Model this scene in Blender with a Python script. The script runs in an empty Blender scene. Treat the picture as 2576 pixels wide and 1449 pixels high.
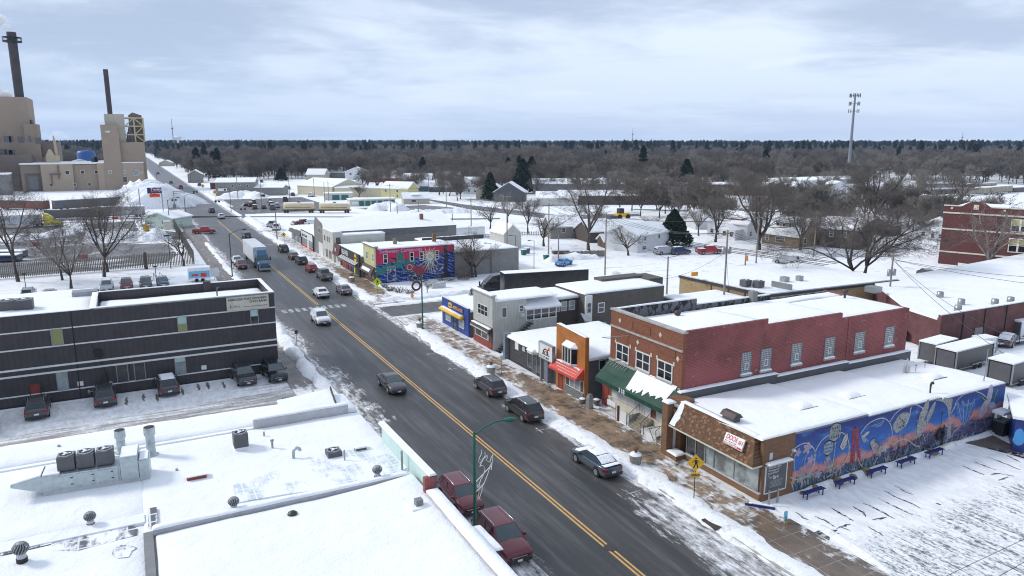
import bpy,bmesh,math,random
import numpy as np
from mathutils import Vector,Matrix
random.seed(7)
R=math.radians
scene=bpy.context.scene
COL=scene.collection
# ---------------------------------------------------------------- camera constants
CAMH=25.0
FPX=2189/3072*2576
CX,CY=1288.0,724.5
PITCH=math.atan((CY-423*2576/3072)/FPX)
YAW=R(-27.632756)
CROP=dict(A=(0,0,3.018),B=(0,400,3.019),C=(400,400,3.22),D=(900,500,3.22),E=(1400,400,3.22),F=(1900,400,3.22),G=(2400,400,2.875),L1=(0,780,2.862),L2=(0,1200,2.745),L3=(700,1150,2.507),L4=(800,700,2.899),L5=(1300,800,2.899),L6=(1700,850,2.899),L7=(1900,1100,2.899),L8=(2300,900,2.635),Z1=(0,250,3.915),Z2=(2600,880,4.025),Z3=(2000,780,3.68),Z4=(1550,1250,3.032),Z5=(2300,1300,3.337),Z6=(1300,1350,3.834))
def survey(k,x,y):
 if k=='W':return x,y
 a,b,s=CROP[k]
 return(a+x/s)*2576/3072,(b+y/s)*2576/3072
def ray(k,x,y):
 u,v=survey(k,x,y)
 a=(u-CX)/FPX;b=-(v-CY)/FPX
 fw=math.cos(PITCH)+b*math.sin(PITCH);up=-math.sin(PITCH)+b*math.cos(PITCH)
 return a*math.cos(YAW)-fw*math.sin(YAW),a*math.sin(YAW)+fw*math.cos(YAW),up
def at(k,x,y,z=0.0):
 """a surveyed spot on the level z"""
 X,Y,U=ray(k,x,y);t=(z-CAMH)/U
 return X*t,Y*t
def on_x(k,x,y,wx):
 X,Y,U=ray(k,x,y);t=wx/X
 return Y*t,CAMH+U*t
def on_y(k,x,y,wy):
 X,Y,U=ray(k,x,y);t=wy/Y
 return X*t,CAMH+U*t
def height(k,x,y,X,Y):
 rx,ry,ru=ray(k,x,y)
 d=math.hypot(X,Y);t=d/math.hypot(rx,ry)
 return CAMH+ru*t
# ---------------------------------------------------------------- object helpers
def tag(o,label=None,cat=None,group=None,kind=None):
 if label:o['label']=label
 if cat:o['category']=cat
 if group:o['group']=group
 if kind:o['kind']=kind
 return o
def empty(name,loc,rz=0.0,label=None,cat=None,group=None):
 o=bpy.data.objects.new(name,None)
 COL.objects.link(o)
 o.empty_display_size=0.3
 o.location=loc;o.rotation_euler=(0,0,rz)
 return tag(o,label,cat,group)
class MB:
 """collects faces and links them as one mesh object"""
 def __init__(s):s.v=[];s.f=[];s.m=[];s.sm=[]
 def add(s,vs,fs,m=0,smooth=False):
  n=len(s.v);s.v+=[tuple(p)for p in vs]
  for f in fs:s.f.append([n+i for i in f]);s.m.append(m);s.sm.append(smooth)
  return s
 def box(s,x0,x1,y0,y1,z0,z1,m=0):
  return s.add([(x0,y0,z0),(x1,y0,z0),(x1,y1,z0),(x0,y1,z0),(x0,y0,z1),(x1,y0,z1),(x1,y1,z1),(x0,y1,z1)],[(0,3,2,1),(4,5,6,7),(0,1,5,4),(1,2,6,5),(2,3,7,6),(3,0,4,7)],m)
 def hexa(s,p,m=0):
  return s.add(p,[(0,3,2,1),(4,5,6,7),(0,1,5,4),(1,2,6,5),(2,3,7,6),(3,0,4,7)],m)
 def poly(s,pts,m=0):return s.add(pts,[tuple(range(len(pts)))],m)
 def prism(s,pts,z0,z1,m=0,mt=None):
  n=len(pts)
  s.add([(x,y,z0)for x,y in pts]+[(x,y,z1)for x,y in pts],[tuple(range(n))[::-1]]+[(i,(i+1)%n,n+(i+1)%n,n+i)for i in range(n)],m)
  s.add([(x,y,z1)for x,y in pts],[tuple(range(n))],m if mt is None else mt)
  return s
 def tube(s,pts,r,n=6,m=0,smooth=True,cap=True):
  pts=[Vector(p)for p in pts]
  if not isinstance(r,(list,tuple)):r=[r]*len(pts)
  vs=[];fs=[];prev=None
  for i,p in enumerate(pts):
   d=(pts[min(i+1,len(pts)-1)]-pts[max(i-1,0)]).normalized()
   a=d.cross(Vector((0,0,1)))
   if a.length<1e-3:a=Vector((1,0,0))if prev is None else prev
   a.normalize()
   if prev is not None and a.dot(prev)<0:a=-a
   prev=a;b=d.cross(a).normalized()
   for k in range(n):
    t=2*math.pi*k/n
    vs.append(p+a*math.cos(t)*r[i]+b*math.sin(t)*r[i])
  for i in range(len(pts)-1):
   for k in range(n):
    k2=(k+1)%n
    fs.append((i*n+k,i*n+k2,(i+1)*n+k2,(i+1)*n+k))
  s.add(vs,fs,m,smooth)
  if cap:s.add(vs[:n],[tuple(range(n))],m);s.add(vs[-n:],[tuple(range(n))[::-1]],m)
  return s
 def lathe(s,prof,cx=0,cy=0,n=16,m=0,smooth=True,axis='z',c3=None):
  vs=[];fs=[]
  for r,z in prof:
   for k in range(n):
    t=2*math.pi*k/n
    if axis=='z':vs.append((cx+r*math.cos(t),cy+r*math.sin(t),z))
    elif axis=='x':vs.append((c3[0]+z,c3[1]+r*math.cos(t),c3[2]+r*math.sin(t)))
    else:vs.append((c3[0]+r*math.cos(t),c3[1]+z,c3[2]+r*math.sin(t)))
  for i in range(len(prof)-1):
   for k in range(n):
    k2=(k+1)%n;fs.append((i*n+k,i*n+k2,(i+1)*n+k2,(i+1)*n+k))
  s.add(vs,fs,m,smooth)
  s.add(vs[:n],[tuple(range(n))],m);s.add(vs[-n:],[tuple(range(n))],m)
  return s
 def build(s,name,mats,parent=None,off=(0,0,0)):
  me=bpy.data.meshes.new(name)
  v=[(a-off[0],b-off[1],c-off[2])for a,b,c in s.v]if any(off)else s.v
  me.from_pydata(v,[],s.f)
  if not isinstance(mats,(list,tuple)):mats=[mats]
  for q in mats:me.materials.append(q)
  me.polygons.foreach_set('material_index',s.m)
  me.polygons.foreach_set('use_smooth',s.sm)
  bm=bmesh.new();bm.from_mesh(me);bmesh.ops.recalc_face_normals(bm,faces=bm.faces);bm.to_mesh(me);bm.free()
  o=bpy.data.objects.new(name,me);COL.objects.link(o)
  if parent is not None:o.parent=parent
  return o
class Bld:
 """a thing on world axes: an Empty at its base corner; every mesh added in world coordinates"""
 def __init__(s,name,org,label,cat,group=None):
  s.org=(org[0],org[1],org[2]if len(org)>2 else 0.0)
  s.e=empty(name,s.org,0,label,cat,group)
 def add(s,name,mb,mats,parent=None):
  return mb.build(name,mats,parent or s.e,s.org)
class Loc(Bld):
 """a thing turned about z: meshes are added in its own coordinates"""
 def __init__(s,name,org,rz,label,cat,group=None):
  s.org=(0,0,0)
  s.e=empty(name,(org[0],org[1],org[2]if len(org)>2 else 0.0),rz,label,cat,group)
def wmap(w,a,z,d):
 k,c=w
 if k=='S':return(a,c-d,z)
 if k=='N':return(a,c+d,z)
 if k=='W':return(c-d,a,z)
 return(c+d,a,z)
def wbox(mb,w,a0,a1,z0,z1,d0,d1,m=0):
 if w[0]in 'SN':
  y=sorted((wmap(w,0,0,d0)[1],wmap(w,0,0,d1)[1]));mb.box(a0,a1,y[0],y[1],z0,z1,m)
 else:
  x=sorted((wmap(w,0,0,d0)[0],wmap(w,0,0,d1)[0]));mb.box(x[0],x[1],a0,a1,z0,z1,m)
 return mb
def window(b,w,a0,a1,z0,z1,nx=1,nz=1,fm='white_trim',pm='glass',fw=.08,d=.06,sill=None,name='window',vsplit=None,parent=None,pane='pane'):
 if a0>a1:a0,a1=a1,a0
 if z0>z1:z0,z1=z1,z0
 f=MB()
 wbox(f,w,a0,a1,z0,z0+fw,.003,d);wbox(f,w,a0,a1,z1-fw,z1,.003,d)
 wbox(f,w,a0,a0+fw,z0+fw,z1-fw,.003,d);wbox(f,w,a1-fw,a1,z0+fw,z1-fw,.003,d)
 for i in range(1,nx):
  c=a0+(a1-a0)*i/nx;wbox(f,w,c-fw*.5,c+fw*.5,z0+fw,z1-fw,.003,d-.004)
 for i in range(1,nz):
  c=z0+(z1-z0)*(i/nz);wbox(f,w,a0+fw,a1-fw,c-fw*.35,c+fw*.35,.003,d-.009)
 o=b.add(name,f,M[fm],parent)
 p=MB();wbox(p,w,a0+fw*.5,a1-fw*.5,z0+fw*.5,z1-fw*.5,.004,.022)
 b.add(pane,p,M[pm],o)
 if sill:
  q=MB();wbox(q,w,a0-.06,a1+.06,z0-.14,z0-.004,.003,.16)
  b.add('sill',q,M[sill],o)
 return o
def text(b,s,w,a,z,size,m,d=.05,name='lettering',parent=None,align='LEFT',bold=.0,squeeze=1.0,rot=0.0,flip=False):
 """lettering standing on a wall; reads left to right seen from outside"""
 cu=bpy.data.curves.new(name,'FONT');cu.body=s;cu.size=size;cu.extrude=.004;cu.offset=bold;cu.align_x=align
 cu.resolution_u=2
 cu.materials.append(M[m])
 o=bpy.data.objects.new(name,cu);COL.objects.link(o);o.parent=parent or b.e
 p=Vector(wmap(w,a,z,d))-Vector(b.org)
 rz={'S':0,'W':-math.pi/2,'E':math.pi/2,'N':math.pi}[w[0]]
 o.location=p
 o.rotation_euler=(Matrix.Rotation(rz,4,'Z')@Matrix.Rotation(math.pi/2,4,'X')@Matrix.Rotation(rot,4,'Z')).to_euler()
 o.scale=(squeeze,1,1)
 return o
_nz=random.Random(3)
def vnoise(x,y,s=0):
 def h(i,j):
  n=(i*374761393+j*668265263+s*974711)&0xffffffff
  n=((n^(n>>13))*1274126177)&0xffffffff
  return((n^(n>>16))&0xffff)/65535
 xi,yi=math.floor(x),math.floor(y);fx,fy=x-xi,y-yi
 fx=fx*fx*(3-2*fx);fy=fy*fy*(3-2*fy)
 return(h(xi,yi)*(1-fx)+h(xi+1,yi)*fx)*(1-fy)+(h(xi,yi+1)*(1-fx)+h(xi+1,yi+1)*fx)*fy
def fbm(x,y,s=0):return vnoise(x,y,s)*.55+vnoise(x*2.1,y*2.1,s+1)*.3+vnoise(x*4.3,y*4.3,s+2)*.15
def snow_slab(b,x0,x1,y0,y1,z,t=.14,step=1.0,seed=1,name='roof_snow',slope=None,jit=.1,parent=None,wav=.5):
 """a layer of fallen snow with soft edges and a slightly uneven top"""
 nx=max(3,int((x1-x0)/step)+2);ny=max(3,int((y1-y0)/step)+2)
 mb=MB();vs=[]
 def base(x,y):return z+(slope(x,y)if slope else 0)
 def par(n,a,c):
  e=min(.18,(c-a)*.1)
  return[a,a+e*.35,a+e]+[a+e+(c-a-2*e)*i/(n-1)for i in range(1,n-1)]+[c-e,c-e*.35,c]
 X=par(nx,x0,x1);Y=par(ny,y0,y1)
 def ed(i,n):i=min(i,n-1-i);return(0.,.62,.93)[i]if i<3 else 1.
 for j,y in enumerate(Y):
  for i,x in enumerate(X):
   e=ed(i,len(X))*ed(j,len(Y))
   h=base(x,y)+t*e*(1+wav*(fbm(x*.35,y*.35,seed)-.5)+.25*(fbm(x*1.4,y*1.4,seed+5)-.5))
   jx=(fbm(y*.9,i*.01,seed+9)-.5)*jit if i in(0,1,len(X)-1,len(X)-2)else 0
   jy=(fbm(x*.9,j*.01,seed+8)-.5)*jit if j in(0,1,len(Y)-1,len(Y)-2)else 0
   vs.append((x+jx,y+jy,h+(.003 if e==0 else 0)))
 n=len(X)
 mb.add(vs,[(j*n+i,j*n+i+1,(j+1)*n+i+1,(j+1)*n+i)for j in range(len(Y)-1)for i in range(n-1)],0,True)
 return b.add(name,mb,M['snow'],parent)
def strip_snow(name,pts,width,h,seed,label=None,m='snow_dirty',kind='stuff'):
 """a ploughed ridge of snow along a line"""
 pts=[Vector((p[0],p[1],0))for p in pts];fine=[]
 for a,c in zip(pts,pts[1:]):
  n=max(1,int((c-a).length/.45))
  for i in range(n):fine.append(a.lerp(c,i/n))
 fine.append(pts[-1]);vs=[];K=9
 for i,p in enumerate(fine):
  d=(fine[min(i+1,len(fine)-1)]-fine[max(i-1,0)]).normalized();nrm=Vector((d.y,-d.x,0))
  e=min(1,i/3,(len(fine)-1-i)/3)
  for k in range(K):
   t=k/(K-1)*2-1
   w=width*.5*(1+1.3*(fbm(i*.16,3.1*(t>0),seed)-.5)+.4*(fbm(i*.6,5.1*(t>0),seed)-.5))
   hh=h*(1-t*t)**1.0*(.45+1.0*fbm(i*.35+9,k*.6,seed+4))*e
   q=p+nrm*t*w
   vs.append((q.x,q.y,q.z+hh-(.02 if abs(t)==1 else 0)))
 mb=MB();mb.add(vs,[(i*K+k,i*K+k+1,(i+1)*K+k+1,(i+1)*K+k)for i in range(len(fine)-1)for k in range(K-1)],0,True)
 o=mb.build(name,M[m])
 if kind=='stuff':tag(o,label or 'snow ploughed up along the kerb','snow',None,'stuff')
 return o
# ---------------------------------------------------------------- materials
M={}
class Mat:
 def __init__(s,name,rough=.8,metal=0.,spec=.5):
  s.mat=bpy.data.materials.new(name);s.mat.use_nodes=True;s.nt=s.mat.node_tree
  s.b=s.nt.nodes['Principled BSDF'];s.b.inputs['Roughness'].default_value=rough
  s.b.inputs['Metallic'].default_value=metal;s.b.inputs['Specular IOR Level'].default_value=spec
  M[name]=s.mat
 def n(s,t,**k):
  q=s.nt.nodes.new(t)
  for a,v in k.items():setattr(q,a,v)
  return q
 def L(s,a,c):s.nt.links.new(a,c)
 def put(s,inp,v):
  if isinstance(v,bpy.types.NodeSocket):s.L(v,inp)
  elif isinstance(v,(tuple,list))and len(v)==3 and inp.type=='RGBA':inp.default_value=(*v,1)
  else:inp.default_value=v
 def pos(s,sc=(1,1,1),rz=0,obj=False,loc=(0,0,0)):
  if obj:o=s.n('ShaderNodeTexCoord').outputs['Object']
  else:o=s.n('ShaderNodeNewGeometry').outputs['Position']
  m=s.n('ShaderNodeMapping');s.L(o,m.inputs['Vector']);m.inputs['Scale'].default_value=sc;m.inputs['Rotation'].default_value=(0,0,rz);m.inputs['Location'].default_value=loc
  return m.outputs[0]
 def noise(s,vec,scale,detail=3,rough=.55,dist=0):
  q=s.n('ShaderNodeTexNoise');s.L(vec,q.inputs['Vector'])
  for k,v in(('Scale',scale),('Detail',detail),('Roughness',rough),('Distortion',dist)):q.inputs[k].default_value=v
  return q.outputs['Fac']
 def vor(s,vec,scale,feature='F1',out='Distance',rnd=1):
  q=s.n('ShaderNodeTexVoronoi',feature=feature);s.L(vec,q.inputs['Vector']);q.inputs['Scale'].default_value=scale;q.inputs['Randomness'].default_value=rnd
  return q.outputs[out]
 def math(s,op,a,b=0.,c=None,clamp=False):
  q=s.n('ShaderNodeMath',operation=op,use_clamp=clamp);s.put(q.inputs[0],a);s.put(q.inputs[1],b)
  if c is not None:s.put(q.inputs[2],c)
  return q.outputs[0]
 def mr(s,v,a,b,c=0.,d=1.,smooth=False):
  q=s.n('ShaderNodeMapRange',interpolation_type='SMOOTHSTEP' if smooth else 'LINEAR');s.put(q.inputs[0],v)
  for i,x in enumerate((a,b,c,d)):s.put(q.inputs[1+i],x)
  return q.outputs[0]
 def mix(s,f,a,b,bt='MIX'):
  q=s.n('ShaderNodeMix',data_type='RGBA',blend_type=bt);s.put(q.inputs[0],f);s.put(q.inputs[6],a);s.put(q.inputs[7],b)
  return q.outputs[2]
 def sep(s,vec):
  q=s.n('ShaderNodeSeparateXYZ');s.L(vec,q.inputs[0]);return q.outputs
 def comb(s,x,y,z=0.):
  q=s.n('ShaderNodeCombineXYZ');s.put(q.inputs[0],x);s.put(q.inputs[1],y);s.put(q.inputs[2],z);return q.outputs[0]
 def col(s,c):s.put(s.b.inputs['Base Color'],c);return s
 def rough(s,v):s.put(s.b.inputs['Roughness'],v);return s
 def bump(s,h,st=.3,dist=.05):
  q=s.n('ShaderNodeBump');s.put(q.inputs['Height'],h);q.inputs['Strength'].default_value=st;q.inputs['Distance'].default_value=dist
  s.L(q.outputs[0],s.b.inputs['Normal']);return s
def plain(name,c,rough=.7,metal=0.,var=.12,scale=1.5,bump=0,spec=.5,obj=True):
 m=Mat(name,rough,metal,spec);p=m.pos(obj=obj)
 f=m.noise(p,scale,5,.6)
 lo=tuple(x*(1-var)for x in c);hi=tuple(min(1,x*(1+var))for x in c)
 m.col(m.mix(m.mr(f,.3,.7),lo,hi))
 if bump:m.bump(m.noise(p,scale*12,3),bump,.02)
 return m
def brick(name,c1,c2,mortar,axis='x',scale=1.,bh=.075,bw=.22,extra=None):
 m=Mat(name,.85);g=m.sep(m.pos());u=g[0]if axis=='x' else g[1]
 if axis=='xy':u=m.math('ADD',g[0],g[1])
 v=m.comb(u,g[2])
 q=m.n('ShaderNodeTexBrick');m.L(v,q.inputs['Vector'])
 q.inputs['Scale'].default_value=1;q.inputs['Mortar Size'].default_value=.008*scale
 q.inputs['Brick Width'].default_value=bw*scale;q.inputs['Row Height'].default_value=bh*scale
 m.put(q.inputs['Color1'],c1);m.put(q.inputs['Color2'],c2);m.put(q.inputs['Mortar'],mortar)
 n=m.noise(m.pos(),.5,6,.65)
 c=m.mix(m.mr(n,.3,.7,0,.45),q.outputs['Color'],tuple(x*.55 for x in c1))
 if extra:c=extra(m,c,v)
 m.col(c);m.bump(q.outputs['Fac'],.25,.01)
 return m
def siding(name,c,axis='z',pitch=.2,depth=.5,rough=.6,var=.12,u='xy',metal=0.,dark=.45,streak=False):
 m=Mat(name,rough,metal);g=m.sep(m.pos(obj=True))
 if axis=='z':w=g[2]
 else:w=m.math('ADD',g[0],g[1])
 fr=m.math('FRACT',m.math('DIVIDE',w,pitch))
 line=m.mr(fr,0,.1,1,0)
 n=m.noise(m.pos((1,1,.25)if streak else(1,1,1),obj=True),.9 if not streak else 2.5,5,.6)
 base=m.mix(m.mr(n,.3,.7),tuple(x*(1-var)for x in c),tuple(min(1,x*(1+var))for x in c))
 m.col(m.mix(m.math('MULTIPLY',line,dark),base,(.01,.01,.01)))
 m.bump(fr,depth,.02)
 return m
# ---- snow
SNOW=(.88,.895,.92)
def snow_color(m,p):
 return m.mix(m.mr(m.noise(p,.35,5,.6),.3,.7),(.85,.86,.88),(.91,.912,.915))
m=Mat('snow',.75,0,.25);p=m.pos();m.col(snow_color(m,p))
m.bump(m.math('ADD',m.noise(p,.8,4),m.math('MULTIPLY',m.noise(p,7,4),.25)),.6,.25)
m=Mat('snow_dirty',.8,0,.2);p=m.pos()
f=m.mr(m.noise(p,1.6,7,.7),.52,.72)
m.col(m.mix(m.math('MULTIPLY',f,.55),snow_color(m,p),(.25,.225,.2)));m.bump(m.noise(p,5,6,.7),.7,.12)
# generic partly snow-covered surface
def snowy(name,under,mask,rough_under=.55,bumpk=.3,spec=.5,dirt=0.):
 """mask: 1 = snow"""
 m=Mat(name,.8,0,spec)
 u=under(m)if callable(under)else under
 k=mask(m)
 sc=snow_color(m,m.pos())
 if dirt:sc=m.mix(m.math('MULTIPLY',m.mr(m.noise(m.pos((1,.45,1)),1.7,8,.72,.4),.40,.60),dirt),sc,(.30,.275,.25))
 m.col(m.mix(k,u,sc));m.rough(m.mr(k,0,1,rough_under,.85))
 m.bump(m.math('ADD',m.math('MULTIPLY',k,.8),m.math('MULTIPLY',m.noise(m.pos(),9,4),.5)),bumpk,.05)
 return m
def asphalt(m,a=.043,b=.07):
 p=m.pos()
 n=m.noise(m.pos((1,.12,1)),.55,4,.6);f=m.noise(p,26,3,.7)
 c=m.mix(m.mr(n,.3,.7),(a,a,a*1.06),(b,b*.97,b*.98))
 c=m.mix(m.mr(f,.35,.65,.0,.35),c,(a*.5,a*.5,a*.5))
 crack=m.vor(m.pos((.2,.16,1)),1,'DISTANCE_TO_EDGE')
 return m.mix(m.math('MULTIPLY',m.mr(crack,0,.006,1,0),.6),c,(.012,.012,.012))
def road_mask(m):
 g=m.sep(m.pos());x,y=g[0],g[1]
 wob=m.math('MULTIPLY',m.math('SUBTRACT',m.noise(m.pos((.25,.06,1)),1,4,.6),.5),3.2)
 dx=m.math('ADD',m.math('ABSOLUTE',m.math('SUBTRACT',x,24.65)),wob)
 edge=m.mr(dx,4.4,7.3)
 nearR=m.math('MULTIPLY',m.mr(y,47,36,0,1),m.mr(x,26.4,29.6,0,1.))
 mid=m.math('MULTIPLY',m.mr(y,72,92,0,1),m.math('MULTIPLY',m.mr(y,94,100,1,0),m.mr(x,28.6,31.6,0,.75)))
 alley=m.math('MULTIPLY',m.math('MULTIPLY',m.mr(y,54,60,0,1),m.mr(y,76,88,1,.45)),m.mr(m.math('ADD',x,m.math('MULTIPLY',m.noise(m.pos(),.25,3),3)),24.5,19.4,0,1.0))
 nearL=m.math('MULTIPLY',m.mr(y,47,42,0,1),m.mr(x,21.2,19.2,0,1.35))
 kerb=m.mr(x,30.6,31.8,0,1.4)
 edge=m.math('MAXIMUM',m.math('MAXIMUM',m.math('MAXIMUM',edge,nearL),m.math('MAXIMUM',kerb,nearR)),m.math('MAXIMUM',alley,mid))
 streak=m.noise(m.pos((1.9,.28,1),rz=R(5)),1.3,8,.68,.6)
 spot=m.noise(m.pos((1,.6,1)),2.2,7,.7)
 s=m.math('ADD',m.math('MULTIPLY',streak,.62),m.math('MULTIPLY',spot,.38))
 return m.mr(s,m.mr(edge,0,1,.82,.41),m.mr(edge,0,1,.88,.54),0,.93)
def road_under(m):
 c=asphalt(m,.027,.066)
 c=m.mix(m.mr(m.noise(m.pos((.9,.05,1)),1.6,5,.65),.48,.68,0,.75),c,(.115,.11,.108))
 c=m.mix(m.mr(m.noise(m.pos((.5,.09,1)),.5,6,.6),.56,.62,0,.45),c,(.022,.022,.024))
 g=m.sep(m.pos())
 dx=m.math('ABSOLUTE',m.math('SUBTRACT',g[0],24.65))
 grit=m.noise(m.pos((1,.3,1)),1.2,6,.7)
 k=m.math('MULTIPLY',m.mr(dx,4.2,6.4),m.mr(grit,.3,.6))
 c=m.mix(m.math('MULTIPLY',k,.75),c,(.13,.12,.112))
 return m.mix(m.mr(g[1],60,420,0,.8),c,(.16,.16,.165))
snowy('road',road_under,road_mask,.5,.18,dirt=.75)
def st_under(m):return m.mix(m.mr(m.noise(m.pos(),.7,5),.35,.65),(.075,.073,.072),(.13,.122,.115))
def st_mask(m):
 g=m.sep(m.pos())
 e=m.math('ABSOLUTE',m.math('SUBTRACT',g[1],102.6))
 e=m.math('MAXIMUM',m.mr(e,2.2,4.4),m.mr(g[0],46,58))
 s=m.noise(m.pos((.22,1.5,1)),1.4,7,.68,.4)
 return m.mr(s,m.mr(e,0,1,.72,.2),m.mr(e,0,1,.8,.35),0,.95)
snowy('side_street',st_under,st_mask,dirt=.4)
# alley and staff lot beside the black bank: packed snow with brown tyre tracks along x
def al_under(m):return m.mix(m.mr(m.noise(m.pos((.4,1,1)),2,6),.35,.65),(.18,.165,.155),(.33,.31,.295))
def al_mask(m):
 g=m.sep(m.pos())
 band=m.mr(m.math('ABSOLUTE',m.math('SUBTRACT',g[1],m.math('ADD',66.5,m.math('MULTIPLY',g[0],.07)))),4.2,8.0)
 near=m.mr(g[0],6,17.5)
 s=m.math('ADD',m.math('MULTIPLY',m.noise(m.pos((.14,1.5,1),rz=R(-3)),1.25,8,.7,.6),.75),m.math('MULTIPLY',m.noise(m.pos(),3.2,6,.7),.25))
 lo=m.math('SUBTRACT',m.mr(band,0,1,.50,.30),m.math('MULTIPLY',near,m.mr(band,0,1,-.06,-.17)))
 return m.mr(s,lo,m.math('ADD',lo,.12),0.12,.97)
snowy('alley_snow',al_under,al_mask,dirt=.35)
# right pavement: brown pavers, wiped clean in the middle stretch
def pav_under(m):
 p=m.pos();g=m.sep(p)
 c=m.mix(m.mr(m.noise(p,.55,6,.7),.42,.6),(.33,.225,.14),(.10,.075,.055))
 c=m.mix(m.mr(m.noise(p,2.4,5,.7),.5,.8,0,.6),c,(.42,.32,.22))
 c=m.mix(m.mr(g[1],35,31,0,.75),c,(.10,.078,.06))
 fy=m.math('FRACT',m.math('DIVIDE',g[1],1.75));fx=m.math('FRACT',m.math('DIVIDE',m.math('SUBTRACT',g[0],32.5),1.72))
 j=m.math('MAXIMUM',m.mr(fy,0,.025,1,0),m.mr(fx,0,.025,1,0))
 c=m.mix(m.math('MULTIPLY',j,m.mr(m.noise(p,1.1,3),.4,.6,.2,1)),c,(.6,.58,.55))
 return c
def pav_mask(m):
 g=m.sep(m.pos());x,y=g[0],g[1]
 b1=m.math('MULTIPLY',m.mr(y,38,45,0,1),m.mr(y,60,75,1,0))
 b2=m.math('MULTIPLY',m.mr(y,112,119,0,1),m.mr(y,132,150,1,.15))
 b3=m.mr(y,31,34.5,1,0)
 far=m.mr(y,150,200,0,.25)
 b=m.math('MAXIMUM',m.math('MAXIMUM',b1,b2),m.math('MAXIMUM',b3,far))
 inner=m.mr(x,33.0,34.4,0,1)
 b=m.math('MULTIPLY',m.math('MAXIMUM',b,m.mr(y,100,96,0,.42)),inner)
 wall=m.mr(x,36.2,37.4,0,.35)
 s=m.math('ADD',m.math('MULTIPLY',m.noise(m.pos((.8,.8,1)),.75,7,.72,.5),.6),m.math('MULTIPLY',m.noise(m.pos((1.8,.5,1),rz=R(38)),1.5,7,.7),.4))
 s=m.math('ADD',s,m.math('MULTIPLY',wall,.35))
 return m.mr(s,m.mr(b,0,1,.40,.58),m.mr(b,0,1,.52,.66),0,.96)
snowy('pavement',pav_under,pav_mask,.35,dirt=.3)
def lp_under(m):
 p=m.pos();g=m.sep(p)
 c=m.mix(m.mr(m.noise(p,.8,5),.35,.65),(.14,.12,.105),(.24,.21,.185))
 j=m.mr(m.math('FRACT',m.math('DIVIDE',g[1],1.6)),0,.03,1,0)
 return m.mix(m.math('MULTIPLY',j,.5),c,(.05,.045,.04))
def lp_mask(m):
 g=m.sep(m.pos());y=g[1]
 b=m.math('MAXIMUM',m.mr(y,95,140,0,.85),m.math('MULTIPLY',m.mr(y,72,76),m.mr(y,88,93,1,0)))
 s=m.noise(m.pos((1.2,.5,1)),1.2,7,.7)
 return m.mr(s,m.mr(b,0,1,.3,.62),m.mr(b,0,1,.45,.74),0,.96)
snowy('left_pavement',lp_under,lp_mask,dirt=.3)
# the public car park on the right: snow scraped and rutted
def cp_mask(m):
 p=m.pos();g=m.sep(p)
 s1=m.math('MINIMUM',m.noise(m.pos((1.9,.3,1),rz=R(-30)),1.3,9,.72,.9),m.noise(m.pos((1.7,.35,1),rz=R(-78)),1.1,9,.72,.7))
 s2=m.noise(m.pos((1,.8,1)),4.5,8,.75)
 s=m.math('ADD',m.math('MULTIPLY',s1,.55),m.math('MULTIPLY',s2,.45))
 clean=m.math('MAXIMUM',m.mr(g[1],26.5,31,0,1),m.mr(m.noise(p,.16,3),.5,.62,0,.4))
 return m.mr(s,m.mr(clean,0,1,.42,.20),m.mr(clean,0,1,.50,.30),0.1,1)
snowy('car_park',(.055,.053,.052),cp_mask,.6,.35,dirt=.25)
# asphalt yard with snow patches
def yd_mask(m):
 p=m.pos((.35,1,1));s=m.noise(p,.12,8,.62,.4)
 return m.mr(s,.57,.63,.0,.95)
snowy('yard',lambda m:m.mix(m.mr(m.noise(m.pos((.3,1,1)),.3,6),.35,.7),(.085,.08,.08),(.23,.215,.21)),yd_mask)
def yd2_mask(m):
 s=m.noise(m.pos((.5,1,1)),.16,8,.62,.4);return m.mr(s,.40,.50,.0,.95)
snowy('track_road',lambda m:m.mix(m.mr(m.noise(m.pos(),.5,5),.35,.65),(.07,.068,.066),(.14,.13,.125)),lambda m:m.mr(m.noise(m.pos((.35,.35,1)),1.2,8,.7),.56,.7,.0,.95))
snowy('plain_snow',(.33,.31,.29),lambda m:m.mr(m.math('ADD',m.math('MULTIPLY',m.noise(m.pos(),.5,8,.72),.5),m.math('MULTIPLY',m.noise(m.pos((.12,1.2,1),rz=R(-24)),.8,8,.72,.8),.5)),.37,.47,.25,1))
m=Mat('dark_slush',.35);p=m.pos();m.col(m.mix(m.mr(m.noise(p,3,6,.7),.5,.62),(.018,.017,.018),(.6,.6,.62)))
# ---- paints, metals
plain('yellow_line',(.62,.36,.10),.6,0,.25,6,obj=False)
m=Mat('white_line',.6);m.col(m.mix(m.mr(m.noise(m.pos(),2.6,7,.75),.44,.58),(.10,.10,.10),(.66,.66,.64)))
plain('white_trim',(.72,.72,.70),.5,0,.06)
plain('cream_trim',(.62,.58,.48),.6)
plain('dark_trim',(.035,.034,.036),.5)
plain('black_metal',(.02,.02,.022),.4,.2)
plain('grey_metal',(.33,.34,.35),.4,.6)
plain('dark_grey',(.1,.1,.105),.6)
plain('mid_grey',(.22,.22,.225),.7)
plain('light_grey',(.5,.5,.51),.7)
plain('tower_grey',(.2,.22,.235),.6);plain('galvanised',(.42,.475,.49),.38,.55,.14,3)
plain('brown_metal',(.075,.05,.045),.55,.2,.3,3)
plain('rust_red',(.25,.05,.035),.6)
plain('concrete',(.40,.385,.36),.85,0,.2,2,.15)
plain('planter_concrete',(.26,.24,.225),.9,0,.25,6,.2)
plain('green_pole',(.006,.12,.07),.35,.1,.15)
plain('steel_pole',(.045,.06,.06),.5,.3)
plain('wood_pole',(.27,.235,.205),.9,0,.25,5)
plain('old_wood',(.20,.175,.155),.9,0,.35,4)
plain('stair_stone',(.30,.26,.20),.85,0,.25,3,.1)
plain('bench_blue',(.012,.03,.17),.4)
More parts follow.
